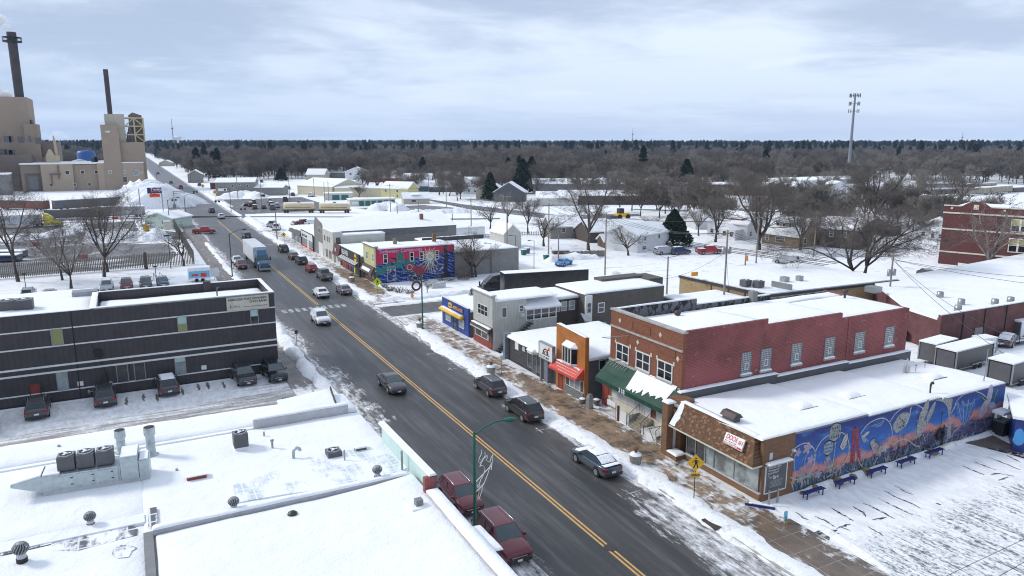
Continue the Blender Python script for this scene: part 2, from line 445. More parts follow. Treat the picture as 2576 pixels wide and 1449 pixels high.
plain('sign_yellow',(.85,.48,.01),.5,0,.04)
plain('sign_lime',(.72,.86,.0),.5,0,.04)
plain('sign_white',(.75,.75,.73),.5,0,.06)
plain('paint_red',(.55,.03,.04),.5)
plain('paint_black',(.015,.015,.016),.6)
plain('hydrant',(.75,.25,.03),.5)
plain('chimney_dark',(.055,.04,.042),.7,0,.3,.2)
plain('tyre',(.017,.017,.018),.8)
plain('tan_wall',(.335,.26,.195),.8,0,.07,.15)
plain('tan_light',(.40,.315,.235),.8,0,.06,.15)
plain('tan_dark',(.19,.15,.125),.8,0,.1,.2)
plain('beige_steel',(.50,.42,.27),.6)
plain('pale_green',(.52,.62,.54),.7)
plain('tank_cream',(.62,.50,.31),.5,0,.12,.6)
plain('blue_tank',(.02,.09,.30),.5)
plain('door_green',(.02,.14,.11),.5)
plain('bin_green',(.01,.13,.09),.5)
plain('steam',(.9,.9,.92),1)
plain('food_white',(.7,.72,.74),.5)
plain('orange_lamp',(.8,.35,.02),.5)
plain('maroon_wall',(.125,.05,.048),.85,0,.3,.8)
plain('boxcar',(.38,.33,.25),.8,0,.25,.5)
plain('boxcar_brown',(.20,.075,.05),.8,0,.3,.5)
plain('pavement_dark',(.13,.11,.095),.5,0,.3,1)
plain('rag_red',(.6,.04,.02),.7);plain('rag_blue',(.03,.08,.22),.8);plain('rag_orange',(.8,.16,.02),.7);plain('rag_yellow',(.75,.75,.04),.7);plain('rag_dark',(.04,.04,.05),.8)
# glass
def glass(name,c,rough=.06,var=.5):
 m=Mat(name,rough,0,.8);n=m.noise(m.pos(),.7,3)
 m.col(m.mix(m.mr(n,.4,.6),tuple(x*(1-var)for x in c),c));return m
glass('glass',(.05,.06,.07));glass('glass_dark',(.02,.022,.026));glass('glass_car',(.02,.026,.03),.04)
glass('windshield',(.055,.085,.09),.05,.25);glass('glass_pale',(.30,.36,.37),.1,.35);glass('glass_mirror',(.33,.38,.38),.08,.7)
glass('shade_olive',(.30,.31,.12),.3,.12);glass('shade_aqua',(.45,.62,.60),.2,.1);glass('curtain',(.62,.64,.62),.4,.15);glass('glass_yellow',(.5,.45,.2),.3,.2)
plain('lamp_lens',(.7,.72,.74),.1,.3);plain('tail_lens',(.32,.01,.012),.2);plain('plate_white',(.7,.7,.72),.4)
plain('chrome',(.65,.66,.68),.22,.9,.05)
m=Mat('glass_block',.25,0,.6);g=m.sep(m.pos());u=m.math('FRACT',m.math('DIVIDE',g[0],.19));v=m.math('FRACT',m.math('DIVIDE',g[2],.19))
e=m.math('MINIMUM',m.math('MINIMUM',u,m.math('SUBTRACT',1,u)),m.math('MINIMUM',v,m.math('SUBTRACT',1,v)))
m.col(m.mix(m.mr(e,.08,.16),(.42,.42,.41),(.10,.115,.12)))
# bricks
def old_paint(m,c,v):
 p=m.pos()
 c=m.mix(m.mr(m.noise(m.pos((.35,1,.6)),.5,5,.6),.40,.62,0,.6),c,(.37,.105,.105))
 c=m.mix(m.mr(m.noise(m.pos((1,1,2.5)),1.1,8,.75),.645,.67),c,(.6,.48,.42))
 c=m.mix(m.mr(m.noise(m.pos((.8,1,.35)),.9,6,.7),.58,.72,0,.55),c,(.09,.03,.03))
 g=m.sep(p)
 up=m.mr(g[2],6.5,9.6,0,.6)
 return m.mix(m.math('MULTIPLY',up,m.mr(m.noise(p,.8,6,.7),.35,.6)),c,(.15,.045,.04))
brick('brick_red_side',(.27,.06,.055),(.15,.042,.04),(.34,.17,.15),'x',1.7,extra=old_paint)
brick('brick_orange',(.30,.095,.042),(.185,.055,.03),(.22,.13,.09),'xy',1.25)
brick('brick_brown',(.26,.125,.055),(.155,.075,.035),(.20,.15,.10),'xy',1.2)
brick('brick_school',(.14,.036,.034),(.10,.028,.027),(.16,.08,.07),'xy',1.6)
brick('brick_tan',(.46,.33,.16),(.30,.20,.09),(.30,.25,.18),'xy',1.7)
brick('brick_grey',(.13,.115,.10),(.09,.08,.07),(.15,.14,.12),'xy',1.8)
brick('stone_tan',(.33,.25,.15),(.20,.14,.08),(.22,.19,.15),'xy',3)
brick('tile_dark',(.06,.06,.063),(.045,.045,.048),(.17,.17,.17),'xy',1,.42,.42)
brick('stone_grey',(.22,.22,.22),(.13,.13,.13),(.25,.25,.25),'xy',2.2)
# shingles of the mansard: brown with scattered pale ones
m=Mat('shingle',.85);g=m.sep(m.pos());v=m.comb(g[1],g[2])
q=m.n('ShaderNodeTexBrick');m.L(v,q.inputs['Vector']);q.inputs['Scale'].default_value=1;q.inputs['Brick Width'].default_value=.2;q.inputs['Row Height'].default_value=.13;q.inputs['Mortar Size'].default_value=.012
m.put(q.inputs['Color1'],(.20,.10,.05));m.put(q.inputs['Color2'],(.12,.062,.036));m.put(q.inputs['Mortar'],(.06,.035,.02))
wn=m.n('ShaderNodeTexWhiteNoise',noise_dimensions='2D');rowi=m.math('FLOOR',m.math('DIVIDE',g[2],.13));m.L(m.comb(m.math('FLOOR',m.math('ADD',m.math('DIVIDE',g[1],.2),m.math('MULTIPLY',rowi,.5))),rowi),wn.inputs['Vector']);cell=wn.outputs['Value']
m.col(m.mix(m.mr(cell,.78,.9),q.outputs['Color'],(.28,.155,.075)));m.bump(q.outputs['Fac'],.4,.02)
# sidings
siding('bank_steel',(.05,.045,.048),'x',.5,.6,.45,.2,dark=1.0)
siding('bank_band',(.034,.031,.034),'x',.475,.3,.45,.15,dark=.7)
siding('grey_tin',(.47,.465,.43),'x',.4,.4,.6,.14,dark=.4,streak=True)
siding('blue_tin',(.02,.055,.27),'x',.3,.5,.5,.1,dark=.5)
siding('log_orange',(.46,.16,.03),'z',.21,1,.5,.22,dark=.75)
siding('slate_siding',(.085,.088,.10),'z',.12,.4,.6,.08,dark=.5)
siding('yellow_siding',(.60,.56,.28),'z',.2,.5,.6,.08,dark=.4)
siding('brown_boards',(.12,.075,.05),'x',.2,.5,.8,.3)
siding('grey_siding',(.24,.235,.215),'z',.25,.5,.6,.08,dark=.35)
siding('white_siding',(.70,.71,.72),'z',.2,.5,.6,.06,dark=.25)
siding('tan_siding',(.46,.42,.33),'z',.3,.5,.6,.08,dark=.25)
siding('blue_siding',(.10,.14,.20),'z',.2,.5,.6,.08,dark=.3)
siding('red_siding',(.30,.03,.03),'z',.2,.5,.6,.08,dark=.3)
siding('cream_steel',(.58,.53,.38),'x',.5,.5,.6,.06,dark=.2)
siding('mint_fence',(.55,.72,.66),'x',.28,.5,.5,.06,dark=.35)
siding('black_side',(.02,.021,.024),'x',1.2,.3,.25,.3)
siding('white_box',(.62,.64,.66),'x',1.3,.3,.4,.12,dark=.35)
siding('hopper',(.30,.30,.29),'x',1.1,.6,.6,.3)
plain('stucco',(.56,.55,.50),.85,0,.1,.8)
plain('grey_block',(.23,.225,.215),.85,0,.12,1)
plain('dark_shingle_wall',(.08,.065,.055),.9,0,.35,6)
m=Mat('mottled_parapet',.9);p=m.pos((1,1,.55));m.col(m.mix(m.mr(m.noise(p,2.2,6,.7),.50,.54),(.17,.17,.175),(.025,.025,.028)))
m=Mat('tar',.5);p=m.pos();m.col(m.mix(m.mr(m.noise(p,1.3,6,.7),.6,.7),(.05,.05,.056),(.6,.62,.65)))
# roof metal half covered
def ribs(name,under,thr,ang=0):
 m=Mat(name,.6);g=m.sep(m.pos());p=m.pos((1.6,.7,1))
 fr=m.math('FRACT',m.math('DIVIDE',g[0],.55));l=m.mr(m.math('ABSOLUTE',m.math('SUBTRACT',fr,.5)),.38,.45)
 fr2=m.math('FRACT',m.math('DIVIDE',g[1],.9));l2=m.mr(m.math('ABSOLUTE',m.math('SUBTRACT',fr2,.5)),.4,.46)
 n=m.math('ADD',m.noise(p,.45,5,.6),m.math('MULTIPLY',m.noise(p,3,5,.7),.25))
 k=m.math('MAXIMUM',m.mr(n,thr,thr+.1),m.math('MULTIPLY',m.math('MAXIMUM',l,l2),.85))
 m.col(m.mix(k,under,(.88,.89,.92)));m.bump(k,.4,.05)
ribs('roof_ribs_pale',(.55,.62,.65),.50);ribs('roof_ribs_dark',(.12,.12,.125),.62)
# bark / twigs / needles
def bark(name,a,b):m=Mat(name,.95,0,.2);m.col(m.mix(m.mr(m.noise(m.pos(obj=True),1.2,5),.35,.65),a,b));return m
bark('bark',(.06,.05,.044),(.12,.10,.088));bark('bark_pale',(.17,.15,.135),(.28,.25,.225))
bark('twigs',(.12,.104,.092),(.20,.172,.15));bark('twigs_grey',(.20,.18,.155),(.30,.27,.235));bark('twigs_red',(.13,.115,.10),(.20,.175,.15))
bark('needles',(.014,.028,.020),(.035,.055,.035));bark('far_needles',(.015,.03,.024),(.03,.05,.04))
bark('dry_plant',(.28,.18,.11),(.4,.28,.18))
# car paints
def paint(name,c,metal=.25,dirt=.35):
 m=Mat(name,.28,metal,.6);p=m.pos(obj=True);g=m.sep(p)
 k=m.math('MULTIPLY',m.mr(g[2],.25,.9,1,0),m.mr(m.noise(p,2.5,6,.7),.35,.65))
 m.col(m.mix(m.math('MULTIPLY',k,dirt),c,(.34,.33,.32)));m.rough(m.mr(k,0,1,.26,.6))
 m.b.inputs['Coat Weight'].default_value=.5;m.b.inputs['Coat Roughness'].default_value=.08
for nm,c_ in dict(p_maroon=(.13,.012,.022),p_black=(.012,.012,.014),p_charcoal=(.05,.05,.057),p_grey=(.13,.13,.145),p_silver=(.42,.43,.45),p_white=(.74,.75,.76),p_blue=(.045,.07,.10),p_red=(.36,.015,.02),p_brightblue=(.04,.28,.62),p_brown=(.07,.045,.04),p_navy=(.01,.03,.09),p_truckblue=(.012,.075,.16),p_cyan=(.08,.38,.55),p_yellow=(.75,.62,.02)).items():paint(nm,c_,.0 if nm in('p_white','p_yellow')else .25,.5 if nm not in('p_white',)else .25)
# ---------------------------------------------------------------- ground, roads
def sheet(name,pts,z,m,kind='structure',sub=0):
 mb=MB();mb.poly([(x,y,z)for x,y in pts])
 o=mb.build(name,M[m])
 if kind:o['kind']=kind
 return o
def rect(name,x0,x1,y0,y1,z,m):return sheet(name,[(x0,y0),(x1,y0),(x1,y1),(x0,y1)],z,m)
rect('ground',-2600,5600,-60,7000,0,'plain_snow')
rect('main_road',17.0,32.35,-40,1750,.010,'road')
rect('side_road',32.36,62,98.2,107.4,.006,'side_street')
rect('alley',-60,16.99,57.5,80.0,.006,'alley_snow')
rect('car_park',37.45,75,-30,33.0,.005,'car_park')
# pavements are raised slabs with kerbs
def slab(name,x0,x1,y0,y1,m,h=.13):
 mb=MB();mb.box(x0,x1,y0,y1,-.2,h);o=mb.build(name,M[m]);o['kind']='structure';return o
slab('pavement',32.45,37.42,-30,98.0,'pavement');slab('pavement',32.45,37.42,108.0,215,'pavement')
slab('kerb',32.3,32.449,-30,98.0,'concrete',.14);slab('kerb',32.3,32.449,108.0,215,'concrete',.14)
slab('pavement',13.1,16.85,69.5,330,'left_pavement');slab('pavement',14.02,16.85,-30,57.0,'left_pavement')
slab('kerb',16.851,17.0,69.5,330,'concrete',.14);slab('kerb',16.851,17.0,-30,57,'concrete',.14)
# asphalt yard of the mill and further lots
sheet('mill_yard',[(-60,163),(-6,163.4),(6,168),(8.6,178),(8.2,190),(6.6,206),(2,228),(1,262),(-20,268),(-80,262)],.006,'yard')
sheet('driveway',[(10,206),(17,207),(17,224),(11,224),(6,232),(2,230)],.010,'track_road')
rect('parking_lot',34,70,268,340,.006,'track_road')
sheet('cross_street',[at('D',1060,505),at('D',1932,495),at('D',1932,508),at('D',1060,520)],.006,'track_road')
sheet('cross_street',[at('D',520,400),at('D',1200,370),at('D',1640,410),at('D',1500,425),at('D',760,430)],.006,'yard')
sheet('cross_street',[at('D',1250,315),at('E',0,690),at('E',900,790),at('F',60,775),at('F',60,800),at('E',900,840),at('E',0,730),at('D',1250,330)],.006,'track_road')
sheet('cross_street',[at('F',0,738),at('F',620,760),at('F',1932,770),at('F',1932,756),at('F',620,745),at('F',0,730)],.008,'track_road')
# the street of houses running parallel, two bare wheel tracks each way
for o0,o1 in((0,.9),(1.7,2.6),(4.4,5.3),(6.1,7.0)):
 a=at('F',470,1085);b_=at('F',1700,1262);d=Vector((b_[0]-a[0],b_[1]-a[1],0)).normalized();n=Vector((-d.y,d.x,0))*-1
 if n.x<0:n=-n
 A=Vector((a[0],a[1],0))-d*60;B_=Vector((b_[0],b_[1],0))+d*3
 sheet('house_street',[(p.x,p.y)for p in(A+n*o0,B_+n*o0,B_+n*o1,A+n*o1)],.008,'track_road')
# railway
def rails(name,y0,slope,x0,x1):
 mb=MB()
 for dy in(0,1.45):
  mb.hexa([(x0,y0+dy,0),(x1,y0+dy+slope*(x1-x0),0),(x1,y0+dy+.12+slope*(x1-x0),0),(x0,y0+dy+.12,0),(x0,y0+dy,.15),(x1,y0+dy+slope*(x1-x0),.15),(x1,y0+dy+.12+slope*(x1-x0),.15),(x0,y0+dy+.12,.15)])
 o=mb.build(name,M['brown_metal']);o['kind']='structure';return o
rails('railway_track',267.2,-.55,17,90);rails('railway_track',276,-.25,-30,32.4)
# painted markings
mb=MB()
for x in(24.42,24.72):
 mb.box(x,x+.13,-30,107.5,.012,.016)
 mb.box(x,x+.13,112.2,250,.012,.016)
tag(mb.build('centre_line',M['yellow_line']),kind='structure')
mb=MB()
for i in range(10):
 x=18.8+i*1.0
 mb.box(x,x+.6,108.8,111.0,.014,.018)
mb.box(25.2,31.5,185.2,185.7,.014,.018);mb.box(17.6,24,236.5,237,.014,.018);mb.box(17.6,31,297,297.6,.014,.018);mb.box(17.6,31,322,322.6,.014,.018)
tag(mb.build('crosswalk',M['white_line']),kind='structure')
mb=MB()
for k in range(7):
 y=39.3+k*6.62
 for x0,s in((29.85,1),(19.4,-1)):
  if 52<y<60 and s==-1:continue
  mb.box(min(x0,x0+s*1.3),max(x0,x0+s*1.3),y-.06,y+.06,.014,.018)
  mb.box(x0-.06+s*.35,x0+.06+s*.35,y-.6,y-.061,.014,.018);mb.box(x0-.06+s*.35,x0+.06+s*.35,y+.061,y+.6,.014,.018)
tag(mb.build('parking_marks',M['white_line']),kind='structure')
mb=MB();mb.lathe([(.42,.013),(.42,.03),(.36,.034)],24.75,34.0,20,0,False);tag(mb.build('manhole_cover',M['dark_trim']),'round iron manhole cover set in the yellow centre line','manhole cover')
mb=MB();mb.lathe([(.38,.131),(.38,.145)],33.4,34.7,20,0,False);tag(mb.build('manhole_cover',M['brown_metal']),'rusty round manhole cover in the pavement by the crossing sign','manhole cover')
mb=MB();mb.box(32.0,33.0,32.4,33.8,.131,.20);mb.box(32.02,32.3,32.5,33.7,.02,.13);tag(mb.build('storm_drain',M['brown_metal']),'rusty iron storm drain inlet at the kerb','storm drain')
# tyre ruts melted into the car park snow
rng=random.Random(5)
def streak(mb,pts,w,z=.012):
 pts=[Vector((p[0],p[1],z))for p in pts];L=[];Rr=[]
 for i,p in enumerate(pts):
  d=(pts[min(i+1,len(pts)-1)]-pts[max(i-1,0)]).normalized();n=Vector((-d.y,d.x,0))
  ww=w*(.25+.75*math.sin(math.pi*(i+.35)/(len(pts)-.3)))*rng.uniform(.6,1.3)*.5
  L.append(p+n*ww);Rr.append(p-n*ww)
 k=len(pts);mb.add(L+Rr,[(i,i+1,k+i+1,k+i)for i in range(k-1)])
mb=MB()
for P in([(290,790),(420,880),(520,950),(600,1000)],[(630,740),(720,790),(820,850),(880,890)],[(860,730),(960,790),(1010,850)],[(970,700),(1100,760),(1230,830),(1300,870)],[(1110,650),(1250,720),(1400,790),(1490,830)],[(1170,570),(1300,640),(1440,700),(1570,765)],[(1290,530),(1400,590),(1500,630)],[(1960,325),(2100,385),(2200,425)],[(2080,285),(2200,335),(2320,375)],[(2210,235),(2400,310),(2576,380)],[(2400,220),(2576,310)],[(1060,865),(1150,850),(1220,840)],[(2320,470),(2440,430)],[(1010,930),(1130,1000),(1190,1040)],[(2480,430),(2300,400),(2230,420)],[(700,950),(800,920),(850,905)],[(1690,700),(1760,720)],[(480,830),(600,880),(700,950)],[(720,930),(880,995)]):
 pp=[at('Z5',x,y)for x,y in P];q=[]
 for a,b_ in zip(pp,pp[1:]):
  for i in range(5):q.append((a[0]+(b_[0]-a[0])*i/5+rng.uniform(-.05,.05),a[1]+(b_[1]-a[1])*i/5+rng.uniform(-.05,.05)))
 streak(mb,q,.17)
c0=at('Z5',560,1020);N=26
ring=[(c0[0]+math.cos(2*math.pi*i/N)*1.5*rng.uniform(.6,1.15),c0[1]+math.sin(2*math.pi*i/N)*.62*rng.uniform(.65,1.1),.014)for i in range(N)]
mb.poly(ring)
tag(mb.build('tyre_ruts',M['dark_slush']),kind='structure')
# ruts at the parking spaces by the bank
mb=MB()
for k,(x,y)in enumerate([(1085,1180),(1230,1150),(1345,1150),(1560,1100),(1695,1060),(1775,1050),(1910,1045)]):
 a=at('L1',x,y);streak(mb,[(a[0]+.05*math.sin(i*2+k),a[1]-i*.35)for i in range(8)],.3)
tag(mb.build('tyre_ruts',M['left_pavement']),kind='structure')
# ploughed snow
strip_snow('snow_bank',[(33.1,20),(33.0,33),(33.0,44),(32.8,60),(32.8,78),(33.2,94)],2.5,.3,1,'low ridge of ploughed snow along the right kerb')
strip_snow('snow_bank',[(33.0,110.5),(33.0,135),(33,165),(33,212)],2.4,.35,2,'low ridge of ploughed snow along the far right kerb')
strip_snow('snow_bank',[(15.9,72),(16.0,82),(16.2,95),(16,118)],1.9,.75,3,'heaped snow between the bank pavement and the road')
strip_snow('snow_bank',[(16.4,122),(16.3,150),(16.2,196)],1.5,.4,4,'ridge of snow along the left kerb beside the fence')
strip_snow('snow_bank',[(16.9,22),(16.9,36),(16.9,50)],1.3,.3,5,'low ridge of snow beside the two maroon cars')
strip_snow('snow_bank',[(34,110.5),(40,109.6),(50,109.8),(62,110)],1.7,.5,6,'snow ridge on the corner by the hydrant')
strip_snow('snow_bank',[(41,33.7),(48,33.68),(66,33.68)],.6,.25,7,'drifted snow at the foot of the flower mural')
strip_snow('snow_bank',[(38,31),(38.5,29.8),(37.9,24)],.7,.22,17,'snow edge between car park and pavement')
strip_snow('snow_bank',[at('E',760,1240),at('E',1000,1215),at('E',1300,1210)],3,1.2,8,'snow pushed up against the board fence')
strip_snow('snow_bank',[at('E',1340,1390),at('E',1520,1380)],3,1.0,9,'snow heap at the foot of the power pole')
strip_snow('snow_bank',[(34.5,256),(34.5,230),(33.5,216)],3.2,.7,10,'snow ridge beside the railway crossing')
strip_snow('snow_bank',[(34,380),(34,300)],3.4,.8,11,'long snow ridge beside the far road')
strip_snow('snow_bank',[at('C',880,630),at('C',1080,600),at('C',1240,620)],9,2.2,12,'big snow pile in front of the long grey building')
strip_snow('snow_bank',[at('D',700,430),at('D',850,400),at('D',980,430)],7,2.4,13,'snow pile beyond the tank wagons')
strip_snow('snow_bank',[at('D',1020,460),at('D',1640,440)],5,1.5,18,'long snow ridge beyond the wagons')
strip_snow('snow_bank',[at('B',740,980),at('B',1080,960),at('B',1500,960)],9,2.3,14,'ploughed snow hill in the mill yard')
strip_snow('snow_bank',[at('B',1130,600),at('B',1320,590),at('B',1480,680)],26,7,15,'tall snow mound in front of the mill')
strip_snow('snow_bank',[at('B',0,980),at('B',500,930),at('B',700,850)],7,1.2,16,'low snow ridge across the yard')
# far hills
mb=MB();vs=[];nx=70;X=[-2500+8000*i/nx for i in range(nx+1)]
rows=[(2500,0),(3100,2),(3800,5),(4600,8),(5600,9)]
for(y,h)in rows:
 for x in X:vs.append((x,y,-1+h*(.55+.8*fbm(x*.0013,y*.0011,3))))
n=nx+1
mb.add(vs,[(j*n+i,j*n+i+1,(j+1)*n+i+1,(j+1)*n+i)for j in range(len(rows)-1)for i in range(nx)],0,True)
tag(mb.build('hills',M['far_needles']),kind='structure')
# ---------------------------------------------------------------- camera, light, sky
cam=bpy.data.cameras.new('camera');co=bpy.data.objects.new('camera',cam);COL.objects.link(co)
cam.sensor_width=36;cam.lens=FPX/2576*36;cam.clip_start=.5;cam.clip_end=12000
co.location=(0,0,CAMH);co.rotation_euler=(math.pi/2-PITCH,0,YAW*1.0)
scene.camera=co
SUN_EL,SUN_AZ=R(36),R(-50)
sl=bpy.data.lights.new('sun','SUN');so=bpy.data.objects.new('sun',sl);COL.objects.link(so)
sl.energy=2.3;sl.angle=R(12);sl.color=(1,.97,.93)
sd=Vector((math.sin(SUN_AZ)*math.cos(SUN_EL),math.cos(SUN_AZ)*math.cos(SUN_EL),math.sin(SUN_EL)))
so.rotation_euler=sd.to_track_quat('Z','Y').to_euler()
w=bpy.data.worlds.new('World');scene.world=w;w.use_nodes=True;nt=w.node_tree;bg=nt.nodes['Background']
class W(Mat):
 def __init__(s):s.nt=nt
wm=W()
sky=wm.n('ShaderNodeTexSky',sky_type='NISHITA',sun_disc=False);sky.sun_elevation=SUN_EL;sky.sun_rotation=-SUN_AZ;sky.air_density=1;sky.dust_density=.6
tc=wm.n('ShaderNodeTexCoord').outputs['Generated'];g=wm.sep(tc)
# a cloud deck: the view direction meets a level layer overhead
zz=wm.math('MAXIMUM',g[2],.0);den=wm.math('ADD',zz,.10)
cv=wm.comb(wm.math('DIVIDE',g[0],den),wm.math('DIVIDE',g[1],den),0.)
n1=wm.noise(cv,.3,7,.5,.5);n2=wm.noise(cv,1.5,7,.6,.4)
n=wm.math('ADD',wm.math('MULTIPLY',n1,.78),wm.math('MULTIPLY',n2,.22))
thick=wm.mr(n,.42,.57,0,1,True)
cl=wm.mix(thick,(.70,.79,.94),(.40,.49,.66))
cl=wm.mix(wm.mr(wm.math('ADD',wm.math('MULTIPLY',wm.noise(cv,.55,6,.55,.6),.75),wm.math('MULTIPLY',n2,.25)),.54,.66,0,.7,True),cl,(.88,.92,.98))
low=wm.mr(zz,.0,.16,1,0,True)
cl=wm.mix(wm.math('MULTIPLY',low,.75),cl,(.47,.60,.83))
cs=wm.n('ShaderNodeVectorMath',operation='SCALE');wm.L(cl,cs.inputs[0]);cs.inputs['Scale'].default_value=10.
wm.put(bg.inputs[0],wm.mix(.93,sky.outputs[0],cs.outputs[0]));bg.inputs[1].default_value=.117
vs_=scene.view_settings;vs_.view_transform='Standard';vs_.look='None';vs_.exposure=0;vs_.gamma=1;vs_.use_curve_mapping=False
scene.cycles.use_denoising=True;scene.cycles.pixel_filter_type='BLACKMAN_HARRIS';scene.cycles.filter_width=1.1;scene.cycles.volume_bounces=4;scene.cycles.max_bounces=5;scene.cycles.diffuse_bounces=3;scene.cycles.glossy_bounces=2;scene.cycles.transparent_max_bounces=6
# ---------------------------------------------------------------- vehicles
PAINT='*'
CARS={}
def loft(mb,st,m=0):
 """st: list of (y, half width, z bottom, z shoulder)"""
 ring=lambda y,w,zb,zs:[(-w*.86,y,zb),(-w*.97,y,zb+.10),(-w,y,zb+(zs-zb)*.45),(-w*.985,y,zs-.12),(-w*.93,y,zs-.03),(-w*.7,y,zs+.012),(0,y,zs+.03),(w*.7,y,zs+.012),(w*.93,y,zs-.03),(w*.985,y,zs-.12),(w,y,zb+(zs-zb)*.45),(w*.97,y,zb+.10),(w*.86,y,zb)]
 vs=[];
 for s in st:vs+=ring(*s)
 k=13;n=len(st)
 mb.add(vs,[(i*k+j,i*k+(j+1)%k,(i+1)*k+(j+1)%k,(i+1)*k+j)for i in range(n-1)for j in range(k)],m,True)
 mb.add(vs[:k],[tuple(range(k))],m);mb.add(vs[-k:],[tuple(range(k))],m)
def quad_in(mb,c,a0,a1,b0,b1,off,m=0):
 """rectangle inside a four-cornered face c (bl, br, tr, tl), pushed out by off"""
 c=[Vector(p)for p in c]
 nrm=(c[1]-c[0]).cross(c[3]-c[0]).normalized()
 f=lambda a,b:(c[0].lerp(c[1],a)).lerp(c[3].lerp(c[2],a),b)+nrm*off
 mb.add([f(a0,b0),f(a1,b0),f(a1,b1),f(a0,b1)],[(0,1,2,3)],m)
 g_=lambda a,b:f(a,b)-nrm*(off+.01)
 P=[f(a0,b0),f(a1,b0),f(a1,b1),f(a0,b1)];Q=[g_(a0,b0),g_(a1,b0),g_(a1,b1),g_(a0,b1)]
 mb.add(P+Q,[(i,(i+1)%4,4+(i+1)%4,4+i)for i in range(4)],m)
SPEC={'suv':dict(L=4.75,W=1.9,H=1.70,st=[(2.37,.74,.34,.72),(2.30,.86,.26,.86),(2.05,.93,.24,.98),(1.15,.95,.24,1.08),(-1.9,.95,.24,1.10),(-2.2,.92,.28,1.06),(-2.37,.84,.36,.92)],cab=(1.22,.45,-1.75,-2.22),zb=1.06,wb=1.42),'sedan':dict(L=4.85,W=1.84,H=1.45,st=[(2.42,.68,.34,.60),(2.34,.82,.24,.74),(2.05,.90,.22,.84),(1.0,.92,.22,.95),(-1.5,.92,.22,1.0),(-2.15,.90,.24,1.02),(-2.42,.80,.36,.86)],cab=(1.1,.25,-1.0,-1.85),zb=.94,wb=1.42),'hatch':dict(L=4.2,W=1.78,H=1.52,st=[(2.1,.70,.34,.66),(2.0,.82,.24,.80),(1.75,.88,.22,.90),(.95,.89,.22,.98),(-1.7,.89,.22,1.02),(-2.0,.86,.26,.98),(-2.1,.8,.36,.86)],cab=(1.05,.3,-1.45,-1.98),zb=.97,wb=1.27),'pickup':dict(L=5.9,W=2.0,H=1.92,st=[(2.95,.84,.45,.95),(2.88,.94,.38,1.08),(2.6,.98,.36,1.16),(1.5,1.0,.36,1.22),(-1.0,1.0,.36,1.24),(-2.85,1.0,.40,1.24),(-2.95,.96,.46,1.2)],cab=(1.6,.95,-.75,-1.0),zb=1.2,wb=1.85),'van':dict(L=5.1,W=1.98,H=1.78,st=[(2.55,.78,.34,.78),(2.45,.90,.26,.92),(2.2,.96,.24,1.02),(1.5,.99,.24,1.08),(-2.2,.99,.24,1.10),(-2.45,.96,.28,1.06),(-2.55,.9,.36,.9)],cab=(1.75,.85,-2.2,-2.48),zb=1.06,wb=1.5),}
